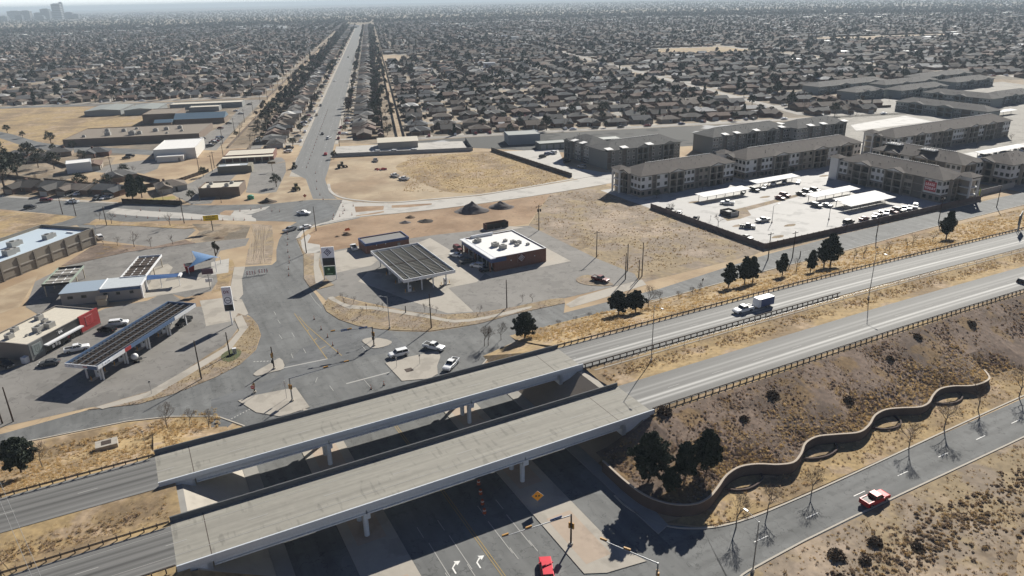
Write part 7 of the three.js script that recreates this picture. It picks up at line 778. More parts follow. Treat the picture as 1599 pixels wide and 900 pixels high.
[[848, 246, 'black', 'black car on the apartment driveway, left'], [856, 242, 'blue', 'blue car on the apartment driveway, middle'], [864, 240, 'white', 'white car on the apartment driveway, right'], [909, 262, 'silver', 'silver car beside the grey green block'], [886, 254, 'black', 'dark car in the shade of the grey green block']].forEach(([x, y, c, l]) => vehicle('suv', c, at(x, y, RY), 40, l, apt));
for (let i = 0; i < 12; i++) vehicle(i % 2 ? 'suv' : 'sedan', cols[(i * 3) % 10], ST(400 + i * 4.3, 224 - i * 0.2, RY), 153, `parked car behind the roof well block, ${ord(i + 1)} from the left`, apt);
// red dumpster truck body beside the shade sail, road machines
{ const g = thing('red_container', 'red open skip beside the blue shade sail', 'skip', at(297, 424, RY), 0.5); part(g, 'body', merge([frustum([-1.2, 1.2, 1.6, 0.2], [-1.5, 1.5, 1.9, 2.4])]), paint([0.22, 0.015, 0.02])); part(g, 'dark_interior_sheet', box(-1.3, 1.3, 2.401, 2.42, -1.7, 1.7), M.black); }  // black sheet across the top stands for the shaded inside of the skip
function machine(label, p, turn, c) { const g = thing('loader', label, 'machine', p, turn, 'road machines'), m = mat(c, 0.6); part(g, 'body', merge([box(-1.8, 0.6, 0.9, 1.9, -0.8, 0.8)]), m); part(g, 'cab', merge([box(0.0, 1.3, 1.9, 3.1, -0.7, 0.7)]), M.glass); part(g, 'cab_roof', box(-0.1, 1.4, 3.1, 3.22, -0.8, 0.8), m); part(g, 'arm', merge([rod(V(0.6, 1.6, 0.5), V(2.9, 0.9, 0.5), 0.14), rod(V(0.6, 1.6, -0.5), V(2.9, 0.9, -0.5), 0.14)]), m); g.children.at(-1).userData.kind = 'stuff'; part(g, 'bucket', frustum([2.7, 3.6, 1.2, 0.1], [2.7, 3.2, 1.2, 1.1]), M.rust); for (const x of [-1.2, 1.2]) for (const z of [1, -1]) { const w = part(g, 'wheel', tyreGeo, M.rubber); w.scale.setScalar(1.9); w.position.set(x, 0.7, z * 0.95); } return g; }
machine('dark excavating loader on the torn up shoulder', at(464, 297, 0.06), 2.2, [0.14, 0.11, 0.03]); machine('dark loader parked on the concrete shoulder strip', at(460, 263, 0.07), 1.7, [0.06, 0.055, 0.03]); machine('dark loader at the upper left of the graded lot', at(533, 262, 0.06), 0.4, [0.08, 0.075, 0.04]);
// ------------------------------------------------------------------ poles, lamps, signals, signs, cones
const along = (p, az, d) => V(p.x + Math.sin(az * Math.PI / 180) * d, p.y, p.z - Math.cos(az * Math.PI / 180) * d);
function powerPole(x, y, h, label, o = {}) { const p = o.p || at(x, y), g = thing('power_pole', label, 'pole', p, heading(o.az ?? 62), 'power poles'); part(g, 'pole', rod(V(0, -0.2, 0), V(0, h, 0), 0.19, 0.12, 8), M.darkwood); if (o.arm !== 0) { part(g, 'crossarm', box(-1.3, 1.3, h - 0.7, h - 0.55, -0.07, 0.07), M.darkwood); for (const q of [-1.2, -0.5, 0.5, 1.2]) part(g, 'insulator', rod(V(q, h - 0.55, 0), V(q, h - 0.3, 0), 0.05, 0.04, 6), M.galv); } if (o.can) for (const q of o.can) part(g, 'transformer', rod(V(q, h - 2.6, 0.32), V(q, h - 1.5, 0.32), 0.32, 0.32, 10), M.black); return g; }
powerPole(842, 360, 10.2, 'wooden pole with two dark transformers behind the brick store', { can: [-0.5, 0.5] }); powerPole(932, 402, 9.5, 'wooden pole on the edge of the station lot', {}); powerPole(1003, 432, 11.5, 'tall bare pole of the group at the lot corner', { arm: 0 }); powerPole(977, 437, 9, 'bare pole leftmost of the group at the lot corner', { arm: 0 }); powerPole(998, 434, 6, 'short bare pole of the group at the lot corner', { arm: 0 }); powerPole(980, 424, 9.5, 'pale lamp pole of the group at the lot corner', { arm: 0 });
powerPole(315, 593, 10.4, 'dark wooden pole in the verge of the long canopy lot', { arm: 0 }); powerPole(359, 555, 6.5, 'short dark pole in the green patch of the canopy lot verge', { arm: 0 }); powerPole(21, 659, 8.6, 'dark pole near the left edge beside the frontage road', { arm: 0 }); powerPole(4, 662, 5, 'dark pole cut by the left edge', { arm: 0 }); powerPole(674, 513, 10.3, 'dark pole in the station bed', { arm: 0 }); powerPole(792, 482, 9, 'thin dark pole at the right of the station bed', { arm: 0 }); powerPole(634, 489, 2.2, 'short dark post in the station bed', { arm: 0 });
powerPole(1238, 403, 9.5, 'leaning dark pole by the panel wall, right one', {}); powerPole(1200, 405, 9.5, 'dark pole by the panel wall, left one', {}); powerPole(1369, 371, 10.5, 'dark pole with crossarms on the far frontage road', { can: [0.5] }); powerPole(1466, 348, 10, 'dark pole beside the shade of the banner block', {}); powerPole(1557, 324, 9, 'dark pole right of the banner block', {}); powerPole(1250, 401, 2, 'stub post at the panel wall', { arm: 0 });
powerPole(119, 338, 9, 'dark pole at the mouth of the side lane', {}); powerPole(98, 335, 7.5, 'thin dark pole left of the side lane mouth', { arm: 0 }); powerPole(288, 349, 11, 'tall pole between the shop lot and cross street', { can: [0.4] }); powerPole(167, 352, 8, 'thin pole by the shop planting', { arm: 0 }); powerPole(494, 361, 10, 'tall thin pole at the roundabout walk', { arm: 0 }); powerPole(479, 396, 10, 'tall pole on the corner walk above the station sign', { arm: 0 }); powerPole(175, 270, 9, 'pole beside the white metal shed', {}); powerPole(312, 272, 9, 'pole left of the olive shop', {}); powerPole(332, 268, 9, 'pole behind the olive shop', {}); powerPole(335, 262, 9, 'second pole behind the olive shop', {}); powerPole(349, 246, 9, 'pole at the low brick shop', {});
for (let i = 0; i < 16; i++) powerPole(0, 0, 10, `power pole of the dirt alley left of the avenue, ${ord(i + 1)} from the school`, { p: AB(-100, 500 + i * 46), az: 80 });
for (let i = 0; i < 9; i++) powerPole(0, 0, 9, `power pole in the verge along the avenue, ${ord(i + 1)} from the graded lot`, { p: AB(-25, 470 + i * 60), az: 80, arm: 0 });
function wire(name, label, pts, sag = 0.8) { const c = new THREE.CatmullRomCurve3(pts.flatMap((p, i) => i + 1 < pts.length ? [0, 0.25, 0.5, 0.75].map(k => p.clone().lerp(pts[i + 1], k).add(V(0, -sag * 4 * k * (1 - k), 0))) : [p])); const m = solo(name, new THREE.TubeGeometry(c, pts.length * 14, 0.035, 3), mat([0.35, 0.35, 0.35], 0.5), label, 'wire', undefined, 'overhead wires'); return m; }
for (const k of [0, 1]) { wire('overhead_wire', `overhead wire crossing the lower left corner, ${k ? 'upper' : 'lower'} one`, [at(-60, 640 - k * 26, 9), at(64, 935 - k * 34, 9)], 0.3); wire('overhead_wire', `overhead wire over the left houses, ${k ? 'upper' : 'lower'} one`, [at(-20, 350 - k * 5, 9), at(119, 300, 8.6 - k), at(175, 262, 8), at(312, 240, 8)], 0.8); }
wire('overhead_wire', 'overhead wire along the dirt alley', Array.from({ length: 15 }, (_, i) => AB(-100, 500 + i * 46, 9.4)), 0.7);
// tall freeway lamps
function lampPost(p, h, az, label, m = M.steel, L = 2.4) { const g = thing('street_lamp', label, 'street lamp', p, heading(az), 'street lamps'); part(g, 'base', rod(V(0, -0.1, 0), V(0, 0.5, 0), 0.3, 0.28, 8), M.kerb); part(g, 'pole', rod(V(0, 0.4, 0), V(0, h, 0), 0.12, 0.07, 8), m); part(g, 'arm', rod(V(0, h - 0.1, 0), V(L, h + 0.35, 0), 0.05, 0.04, 5), m); part(g, 'lamp_head', box(L - 0.1, L + 0.65, h + 0.28, h + 0.42, -0.14, 0.14), M.galv); return g; }
lampPost(at(1017.5, 564, 6.5), 13.6, 152, 'tall lamp in the freeway median right of the bridges'); lampPost(at(1357, 466, 6.5), 13, 152, 'tall lamp at the right in the freeway median'); lampPost(at(1176, 893, 0.1), 9.6, 330, 'tall lamp at the lower right beside the near frontage road'); lampPost(at(609, 513, 0.15), 9.4, 260, 'pale lamp post in the station bed with a curved arm', M.galv, 1.6);
lampPost(at(1295, 343, RY), 7, 62, 'thin lamp in the apartment car park, right'); lampPost(at(1206, 348, RY), 7, 62, 'thin lamp in the apartment car park, left');
// traffic signals
const headS = merge([box(-0.18, 0.18, -0.55, 0.55, -0.12, 0.12)]), lensG = (() => { const c = new THREE.CylinderGeometry(0.12, 0.12, 0.06, 12); c.rotateX(Math.PI / 2); return c; })();
const lensM = [mat([0.20, 0.02, 0.02], 0.3), mat([0.28, 0.16, 0.02], 0.3), mat([0.02, 0.14, 0.08], 0.3)], signalY = mat([0.50, 0.24, 0.02], 0.5);
function headOn(g, x, y, z, flat, turn = 0) { const h = part(g, 'signal_head', headS, signalY); h.position.set(x, y, z); if (flat) h.rotation.z = Math.PI / 2; h.rotation.y = turn; lensM.forEach((m, i) => { const l = part(h, 'lens', lensG, m); l.position.set(0, 0.36 - i * 0.36, 0.13); }); }
function mast(p, az, h, L, label, o = {}) { const g = thing('traffic_signal', label, 'traffic signal', p, heading(az), 'traffic signals'); part(g, 'base', rod(V(0, 0, 0), V(0, 0.35, 0), 0.4, 0.4, 10), M.kerb); part(g, 'pole', rod(V(0, 0.3, 0), V(0, h, 0), 0.17, 0.13, 8), o.m || M.steel); if (L) { part(g, 'mast_arm', rod(V(0, h - 0.15, 0), V(L, h + 0.55, 0), 0.12, 0.06, 8), o.armM || M.galv); (o.heads || [0.55, 0.9]).forEach(k => headOn(g, L * k, h + 0.1 + k * 0.5, 0.2 * (o.side || 1), true, 0)); (o.signs || []).forEach(k => { const b = part(g, 'street_sign', box(-1.1, 1.1, -0.28, 0.28, -0.03, 0.03), mat([0.03, 0.10, 0.32], 0.5)); b.position.set(L * k, h - 0.05 + k * 0.5, 0.18); part(b, 'sign_line', box(-0.8, 0.8, -0.07, 0.07, -0.04, 0.04), M.white); }); } headOn(g, 0.1, h * 0.62, 0.28, false, 0.3); headOn(g, -0.25, h * 0.62, -0.2, false, Math.PI / 2); if (o.box) part(g, 'control_box', box(-0.3, 0.3, 1.6, 2.4, 0.15, 0.4), M.black); return g; }
mast(at(892, 850, 0.17), 243, 6.0, 12.5, 'signal mast on the right underpass island with an arm to the left', { heads: [0.62, 0.95], signs: [0.22], m: M.rust });
mast(at(584.5, 540, 0.17), 250, 5.4, 10.5, 'signal mast on the far small island with two blue signs', { heads: [0.55, 0.95], signs: [0.22, 0.66], m: M.rust, box: 1 });
mast(at(457, 626, 0.17), 62, 5.8, 13.5, 'signal mast on the left island with an arm towards the far corner', { heads: [0.62, 0.98], side: -1 });
mast(at(428.5, 576, 0.17), 130, 6, 0, 'signal pole with several heads on the small left island', { m: M.rust, box: 1 });
mast(at(398, 613, 0.17), 130, 2.6, 0, 'short signal post at the left kerb of the island', { m: M.rust });
mast(at(1025, 925, 0.1), 300, 5.6, 9, 'signal mast cut off by the lower edge beside the tree shade', { heads: [0.55, 0.98], m: M.steel });
// road signs
function roadSign(p, turn, h, label, w, hh, map, diamond) { const g = thing('road_sign', label, 'sign', p, turn, 'road signs'); part(g, 'post', rod(V(0, 0, 0), V(0, h, 0), 0.05, 0.05, 6), M.galv); const b = panel(g, 'sign_board', -w / 2, w / 2, h - hh, h, 0.08, map, 0, 0.03); if (diamond) { b.rotation.z = Math.PI / 4; b.position.set(w * 0.35, h - hh * 0.5 - hh * 0.35, 0.08); } return g; }
roadSign(at(840, 793, 0.17), 0.1, 3.3, 'yellow diamond warning sign with two arrows on the right island', 1.5, 1.5, words(128, 128, c => { c.fillStyle = '#e79a12'; c.fillRect(0, 0, 128, 128); c.save(); c.translate(64, 64); c.rotate(Math.PI / 4); c.fillStyle = '#17130c'; c.fillRect(-34, -14, 26, 28); c.fillRect(10, -14, 26, 28); c.restore(); }), true);
const plain = (bg, fg) => words(64, 64, c => { c.fillStyle = bg; c.fillRect(0, 0, 64, 64); c.fillStyle = fg; c.fillRect(10, 26, 44, 10); });
roadSign(at(397, 619, 0.17), 0.2, 2.8, 'small red sign on the left island', 0.8, 0.8, plain('#a82626', '#efeaea')); roadSign(at(448, 622, 0.17), 0.2, 4.6, 'narrow white sign beside the left signal mast', 0.45, 1.6, plain('#d8d8d4', '#b9b9b4')); roadSign(at(656, 568, 0.17), 0.4, 2.6, 'small sign on the island below the white cars', 0.4, 0.6, plain('#9a9a97', '#777')); roadSign(at(620, 573, 0.17), 0.4, 2.6, 'second small sign on the island below the white cars', 0.4, 0.6, plain('#9a9a97', '#777')); roadSign(at(237, 615, 0.17), 0.4, 3.4, 'thin sign post on the sidewalk of the canopy lot', 0.4, 0.5, plain('#8a8a86', '#777')); roadSign(at(228, 700, 3.5), 0.4, 4, 'thin post on the left verge above the guardrail', 0.3, 0.4, plain('#8a8a86', '#777')); roadSign(onSlope(1097, 447), 0.6, 2.6, 'small grey sign facing away on the far frontage road', 0.8, 0.8, plain('#6e6f70', '#666')); roadSign(at(573, 487, 0.17), 0.4, 2.4, 'red topped sign in the lower station bed', 0.4, 0.5, plain('#7c3a30', '#aaa')); roadSign(at(1110, 345, 0.05), 0.4, 2.2, 'small sign on the weedy lot edge', 0.3, 0.4, plain('#6e6f70', '#666'));
{ const g = thing('freeway_sign', 'back of a large grey freeway sign at the right edge', 'sign', onSlope(1590, 362), heading(40), 'road signs'); for (const x of [-2.6, 0, 2.6]) part(g, 'post', box(x - 0.1, x + 0.1, 0, 6.5, -0.1, 0.1), M.steel); part(g, 'sign_board', box(-4.4, 4.4, 3.2, 6.6, -0.24, -0.12), mat([0.22, 0.225, 0.23], 0.6, { metalness: 0.4 })); for (let i = 0; i < 5; i++) part(g, 'rib', box(-3.6 + i * 1.8, -3.45 + i * 1.8, 3.2, 6.6, -0.12, -0.02), M.black); }
// tall station signs
{ const g = thing('station_sign', 'tall white sign with DK lettering, round badge and dark price panel', 'sign', at(363, 507, 0.1), heading(82)); const w = 2.5; part(g, 'post', box(-0.16, 0.16, 0, 5, -0.12, 0.12), whiteTrim); part(g, 'cabinet', box(-w / 2, w / 2, 4.2, 11.4, -0.3, 0.3), whiteTrim); panel(g, 'price_panel', -w / 2 + 0.1, w / 2 - 0.1, 4.4, 6.2, 0.33, words(128, 96, (c, W, H) => { c.fillStyle = '#14161a'; c.fillRect(0, 0, W, H); c.fillStyle = '#3a2024'; c.fillRect(20, 20, 40, 14); c.fillRect(20, 54, 40, 14); }), 0, 0.02); panel(g, 'badge', -w / 2 + 0.1, w / 2 - 0.1, 6.3, 8.7, 0.33, words(128, 128, (c, W, H) => { c.fillStyle = '#e2e0e4'; c.fillRect(0, 0, W, H); c.strokeStyle = '#2b2f4a'; c.lineWidth = 10; c.beginPath(); c.arc(64, 64, 48, 0, 7); c.stroke(); c.fillStyle = '#1d2036'; c.font = 'bold 30px sans-serif'; c.fillText('Alon', 34, 76); }), 0, 0.02); panel(g, 'name_panel', -w / 2 + 0.1, w / 2 - 0.1, 8.8, 11.2, 0.33, words(128, 128, (c, W, H) => { c.fillStyle = '#d6cfd6'; c.fillRect(0, 0, W, H); c.fillStyle = '#5a1230'; c.font = 'bold 66px sans-serif'; c.fillText('DK', 16, 88); }), 0, 0.02); }
{ const g = thing('station_sign', 'tall sign with striped diamond logo, dark prices and green panel', 'sign', at(517, 436, 0.15), heading(84)); const w = 4.0; for (const x of [-w / 2 + 0.1, w / 2 - 0.1]) part(g, 'post', box(x - 0.12, x + 0.12, 0, 10.4, -0.14, 0.14), whiteTrim); panel(g, 'logo_panel', -w / 2, w / 2, 7.4, 11, 0.2, words(256, 230, (c, W, H) => { c.fillStyle = '#e3e3ec'; c.fillRect(0, 0, W, H); diamond(c, 128, 115, 62, '#2a2450'); }), 0, 0.4); panel(g, 'price_panel', -w / 2 + 0.1, w / 2 - 0.1, 4.7, 7.35, 0.2, words(128, 80, (c, W, H) => { c.fillStyle = '#1b1d26'; c.fillRect(0, 0, W, H); c.fillStyle = '#241d22'; c.fillRect(0, 44, W, 36); }), 0, 0.3); panel(g, 'green_panel', -w / 2 + 0.1, w / 2 - 0.1, 1.3, 4.6, 0.2, words(128, 110, (c, W, H) => { c.fillStyle = '#cfd8cc'; c.fillRect(0, 0, W, H); c.fillStyle = '#14481f'; c.fillRect(5, 5, W - 10, H - 10); c.fillStyle = '#a9d0a2'; c.beginPath(); c.arc(54, 36, 12, 0, 7); c.fill(); c.fillRect(24, 88, 70, 6); }), 0, 0.3); }
{ const g = thing('shop_sign', 'yellow pole sign reading dollar general by the soil mound', 'sign', at(333, 361), heading(76)); part(g, 'post', box(-0.15, 0.15, 0, 4.6, -0.15, 0.15), M.black); panel(g, 'sign_board', -2.9, 2.9, 4.4, 6.6, 0.16, words(256, 100, (c, W, H) => { c.fillStyle = '#e6c312'; c.fillRect(0, 0, W, H); c.fillStyle = '#1b1a10'; c.font = 'bold 40px sans-serif'; c.fillText('DOLLAR', 46, 44); c.fillText('GENERAL', 34, 86); }), 0, 0.35); }
{ const g = thing('wash_sign', 'dark purple board over a white board on a pole by the vacuum pad', 'sign', at(329, 452), heading(80)); part(g, 'post', box(-0.1, 0.1, 0, 6.2, -0.1, 0.1), M.steel); part(g, 'sign_board', box(-1.7, 1.7, 5.2, 6.9, -0.15, 0.15), mat([0.09, 0.04, 0.07], 0.6)); part(g, 'lower_board', box(-1.1, 1.1, 2.5, 3.6, -0.1, 0.1), whiteTrim); }
{ const g = thing('yucca_statue', 'dark leafy stump sculpture beside the shade sail', 'sculpture', at(337, 400), 0.3); part(g, 'stem', rod(V(0, 0, 0), V(0, 2.6, 0), 0.25, 0.16, 7), M.wood); part(g, 'crown', leaves(RNG(3), 160, q => ball(q, 0.55).multiply(V(1, 2.2, 1)).add(V(0, 4, 0)), 0.5, 2), leafMat([0.08, 0.07, 0.04])); part(g, 'side_stem', rod(V(0.1, 0.4, 0), V(1.1, 2.0, 0.1), 0.18, 0.14, 6), M.wood); part(g, 'side_crown', leaves(RNG(4), 90, q => ball(q, 0.4).multiply(V(1, 1.9, 1)).add(V(1.15, 3, 0.1)), 0.4, 2), leafMat([0.08, 0.06, 0.04])); }
{ const g = thing('olive_sign', 'brown shop board on a pole beside the low brick shop', 'sign', at(426, 268), heading(80)); part(g, 'post', box(-0.1, 0.1, 0, 4.5, -0.1, 0.1), M.wood); part(g, 'sign_board', box(-2, 2, 4.2, 5.3, -0.12, 0.12), mat([0.20, 0.13, 0.05], 0.8)); }
{ const g = thing('feather_flag', 'yellow green feather flag at the end of the panel wall', 'flag', ST(319.6, 176), heading(60)); part(g, 'pole', rod(V(0, 0, 0), V(0, 5, 0), 0.04, 0.03, 5), M.steel); part(g, 'cloth', tri([...quad(V(0.05, 1, 0), V(0.8, 1.3, 0.1), V(0.7, 4.2, 0.15), V(0.05, 5, 0))]), mat([0.42, 0.52, 0.08], 0.8, { side: THREE.DoubleSide })); }
// cones, barrels, barricades, spoil heaps
const coneProto = (() => { const g = new THREE.Group(); g.name = 'channelizer'; g.userData = { category: 'traffic cone' }; part(g, 'base', box(-0.28, 0.28, 0, 0.09, -0.28, 0.28), M.rubber); part(g, 'tube', rod(V(0, 0.09, 0), V(0, 1.08, 0), 0.1, 0.07, 8), M.orange); part(g, 'reflective_band', rod(V(0, 0.7, 0), V(0, 0.85, 0), 0.091, 0.089, 8), M.white); return g; })();
const cone = (x, y, label, h = 0.075) => { const c = copy(coneProto, at(x, y, h), 0, label); c.userData.group = 'channelizer tubes'; };
[[450, 374], [449, 383], [450, 394], [452, 403], [452, 411], [451, 421], [451, 431], [449, 366]].forEach(([x, y], i) => cone(x, y, `orange tube in the two way road below the roundabout, ${ord(i + 1)} of the line`)); [[491, 499], [502, 515], [512, 527], [520, 540], [528, 552]].forEach(([x, y], i) => cone(x, y, `orange tube beside the yellow gore, ${ord(i + 1)} from the far end`)); [[580, 608], [600, 602]].forEach(([x, y], i) => cone(x, y, `orange tube near the far bridge parapet, ${i ? 'right' : 'left'} one`));
[[493, 271], [495, 284], [495, 296], [500, 305], [505, 312], [533, 317], [536, 323], [538, 329], [536, 334], [531, 338], [552, 322], [550, 336], [521, 337], [520, 343]].forEach(([x, y], i) => cone(x, y, `orange tube around the roundabout, ${ord(i + 1)} clockwise from the avenue`)); [[180, 338], [197, 339], [214, 340], [231, 341], [248, 342], [265, 343], [282, 343], [300, 343], [315, 344], [331, 344], [348, 344], [365, 344], [382, 344], [220, 329], [250, 330], [375, 330], [392, 328], [408, 326], [425, 330], [437, 331]].forEach(([x, y], i) => cone(x, y, `orange tube along the cross street works, ${ord(i + 1)} from the left`)); for (let i = 0; i < 22; i++) { const c = copy(coneProto, AB(-40.5, 410 + i * 11, 0.08), 0, `orange tube down the middle of the avenue, ${ord(i + 1)} from the roundabout`); c.userData.group = 'channelizer tubes'; }
const drumGeo = (() => { const g = new THREE.CylinderGeometry(0.27, 0.33, 0.95, 12); g.translate(0, 0.5, 0); return g.toNonIndexed(); })(); [[748, 757], [751, 772], [754, 788], [757, 802]].forEach(([x, y], i) => { const g = thing('traffic_barrel', `orange barrel in the shade of the near bridge, ${ord(i + 1)} from the bridge`, 'barrel', at(x, y, 0.07), 0, 'traffic barrels'); part(g, 'drum', drumGeo, M.orange); part(g, 'reflective_band', rod(V(0, 0.62, 0), V(0, 0.78, 0), 0.305, 0.3, 12), M.white); });
function barricade(x, y, az, label) { const g = thing('barricade', label, 'barricade', at(x, y, 0.07), heading(az), 'road barricades'); for (const h of [0.5, 0.95, 1.4]) { for (let i = 0; i < 8; i++) part(g, 'board', box(-1.6 + i * 0.4, -1.2 + i * 0.4, h, h + 0.22, -0.02, 0.02), i % 2 ? redTrim : M.paper); } for (const q of [-1.3, 1.3]) part(g, 'leg', merge([box(q - 0.04, q + 0.04, 0, 1.7, 0.03, 0.09), box(q - 0.04, q + 0.04, 0, 0.06, -0.6, 0.6)]), M.galv); }
barricade(392, 431, 75, 'striped barricade closing the old road, left one'); barricade(411, 428, 75, 'striped barricade closing the old road, right one');
function heap(x, y, R, h, m, label) { const p = at(x, y), g = new THREE.SphereGeometry(1, 26, 14, 0, Math.PI * 2, 0, Math.PI / 2), q = g.attributes.position, n = fbm(8, 4, x), v = V(0, 0, 0); for (let i = 0; i < q.count; i++) { v.fromBufferAttribute(q, i); const k = 0.75 + 0.5 * n(Math.atan2(v.x, v.z) / 6.283 + 0.5, v.y * 0.5); const rr = Math.hypot(v.x, v.z); q.setXYZ(i, v.x * R * k, (1 - rr) * h * (0.8 + 0.4 * n(v.x + 0.5, v.z + 0.5)), v.z * R * k * 0.8); } g.computeVertexNormals(); const o = solo('spoil_heap', g, m, label, 'heap', undefined, 'soil and gravel heaps'); o.position.copy(p).setY(0.03); return o; }
const gravelM = tmat(scaled(T.speck, 2, 2), 1, { color: new THREE.Color(0.17, 0.15, 0.145) }), darkSoil = mat([0.06, 0.045, 0.035], 1), brownSoil = mat([0.16, 0.105, 0.065], 1);
heap(738, 330, 7.2, 4.0, gravelM, 'large grey gravel heap below the new road'); heap(783, 324, 5.6, 2.8, gravelM, 'second grey gravel heap below the new road'); heap(665, 346, 3.4, 1.1, darkSoil, 'low dark soil heap on the turned lot'); heap(641, 340, 2.4, 1.0, brownSoil, 'small brown soil heap on the turned lot'); heap(633, 348, 2.4, 0.9, gravelM, 'small grey heap on the turned lot'); heap(542, 367, 2.2, 1.1, brownSoil, 'brown soil heap under orange netting'); heap(527, 370, 1.1, 0.5, brownSoil, 'tiny brown soil heap on the turned lot'); heap(418, 316, 4.2, 2.0, mat([0.10, 0.075, 0.055], 1), 'dark brush heap at the torn up shoulder'); heap(342, 372, 2.2, 0.6, brownSoil, 'flat soil heap by the sculpture');
{ const g = thing('orange_netting', 'scrap of orange safety netting on the soil heap', 'netting', at(543, 362), 0.4); part(g, 'net', tri([...quad(V(-1.2, 0.4, 0), V(1.1, 0.5, 0.3), V(0.8, 1.5, 0), V(-0.8, 1.3, -0.2))]), mat([0.75, 0.16, 0.05], 0.8, { side: THREE.DoubleSide })); }
{ const g = thing('works_sign', 'orange works sign at the torn up shoulder', 'sign', at(477, 312), heading(80)); part(g, 'post', box(-0.05, 0.05, 0, 1.6, -0.05, 0.05), M.galv); const b = part(g, 'sign_board', box(-0.6, 0.6, -0.6, 0.6, 0.06, 0.1), M.orange); b.rotation.z = Math.PI / 4; b.position.y = 1.9; }
for (let i = 0; i < 6; i++) { const g = thing('water_barrier', `red and white water barrier on the graded lot, ${ord(i + 1)} of the row`, 'barrier', at(588 + i * 2.8, 265.5 - i * 0.2 + (i % 2), 0.05), 0.7 + i * 0.5, 'water barriers'); part(g, 'body', frustum([-0.9, 0.9, 0.3, 0], [-0.9, 0.9, 0.1, 1]), i % 2 ? redTrim : mat([0.55, 0.2, 0.14], 0.6)); part(g, 'foot', box(-0.95, 0.95, 0, 0.16, -0.34, 0.34), M.paper); }
{ const g = thing('green_tank', 'green plastic tank beside the brown brick shop', 'tank', at(392, 311), 0.3); const c = new THREE.CylinderGeometry(1.5, 1.55, 1.5, 18); c.translate(0, 0.8, 0); part(g, 'body', c, mat([0.03, 0.26, 0.15], 0.5)); const d = new THREE.SphereGeometry(1.5, 18, 6, 0, 6.3, 0, 1.2); d.scale(1, 0.4, 1); d.translate(0, 1.42, 0); part(g, 'lid', d, mat([0.04, 0.30, 0.18], 0.5)); }
{ const g = thing('utility_cabinet', 'white cabinet in the green patch of the canopy lot verge', 'cabinet', at(367, 552, 0.16), 0.4); part(g, 'body', box(-0.5, 0.5, 0, 1.5, -0.4, 0.4), whiteTrim); part(g, 'door', box(-0.4, 0.4, 0.1, 1.4, 0.405, 0.42), M.galv); }
sheet('green_patch', smooth(px([346, 556], [362, 546], [376, 548], [374, 558], [360, 566], [348, 564]), 3, true), 0.18, mat([0.10, 0.115, 0.045], 1), 'small patch of green lawn in the canopy lot verge', 'grass', 20);
sheet('garden_lawn', px([222, 312], [272, 306], [276, 311], [240, 314], [226, 316]), 0.07, mat([0.36, 0.29, 0.09], 1), 'yellow lawn inside the dark garden wall', 'grass', 20); panelWall('garden_wall', 'dark timber fence around the yellow lawn by the cross street', at(192, 318), at(284, 321), 2.3, mat([0.055, 0.04, 0.033], 0.95), 3, 0.12);
{ const g = thing('drain_grate', 'square drain on the island below the white cars', 'drain', at(639, 578, 0.18), TURN); part(g, 'frame', box(-0.9, 0.9, 0, 0.03, -0.9, 0.9), M.rust); } { const g = thing('drain_box', 'concrete drain box with a dark grate on the left verge', 'drain', at(166, 692, 2.4), TURN); part(g, 'rim', merge([box(-2, 2, -1, 0.1, -1.4, 1.4)]), M.concrete); part(g, 'grate', box(-0.9, 0.9, 0.1, 0.14, -0.8, 0.8), M.rust); }
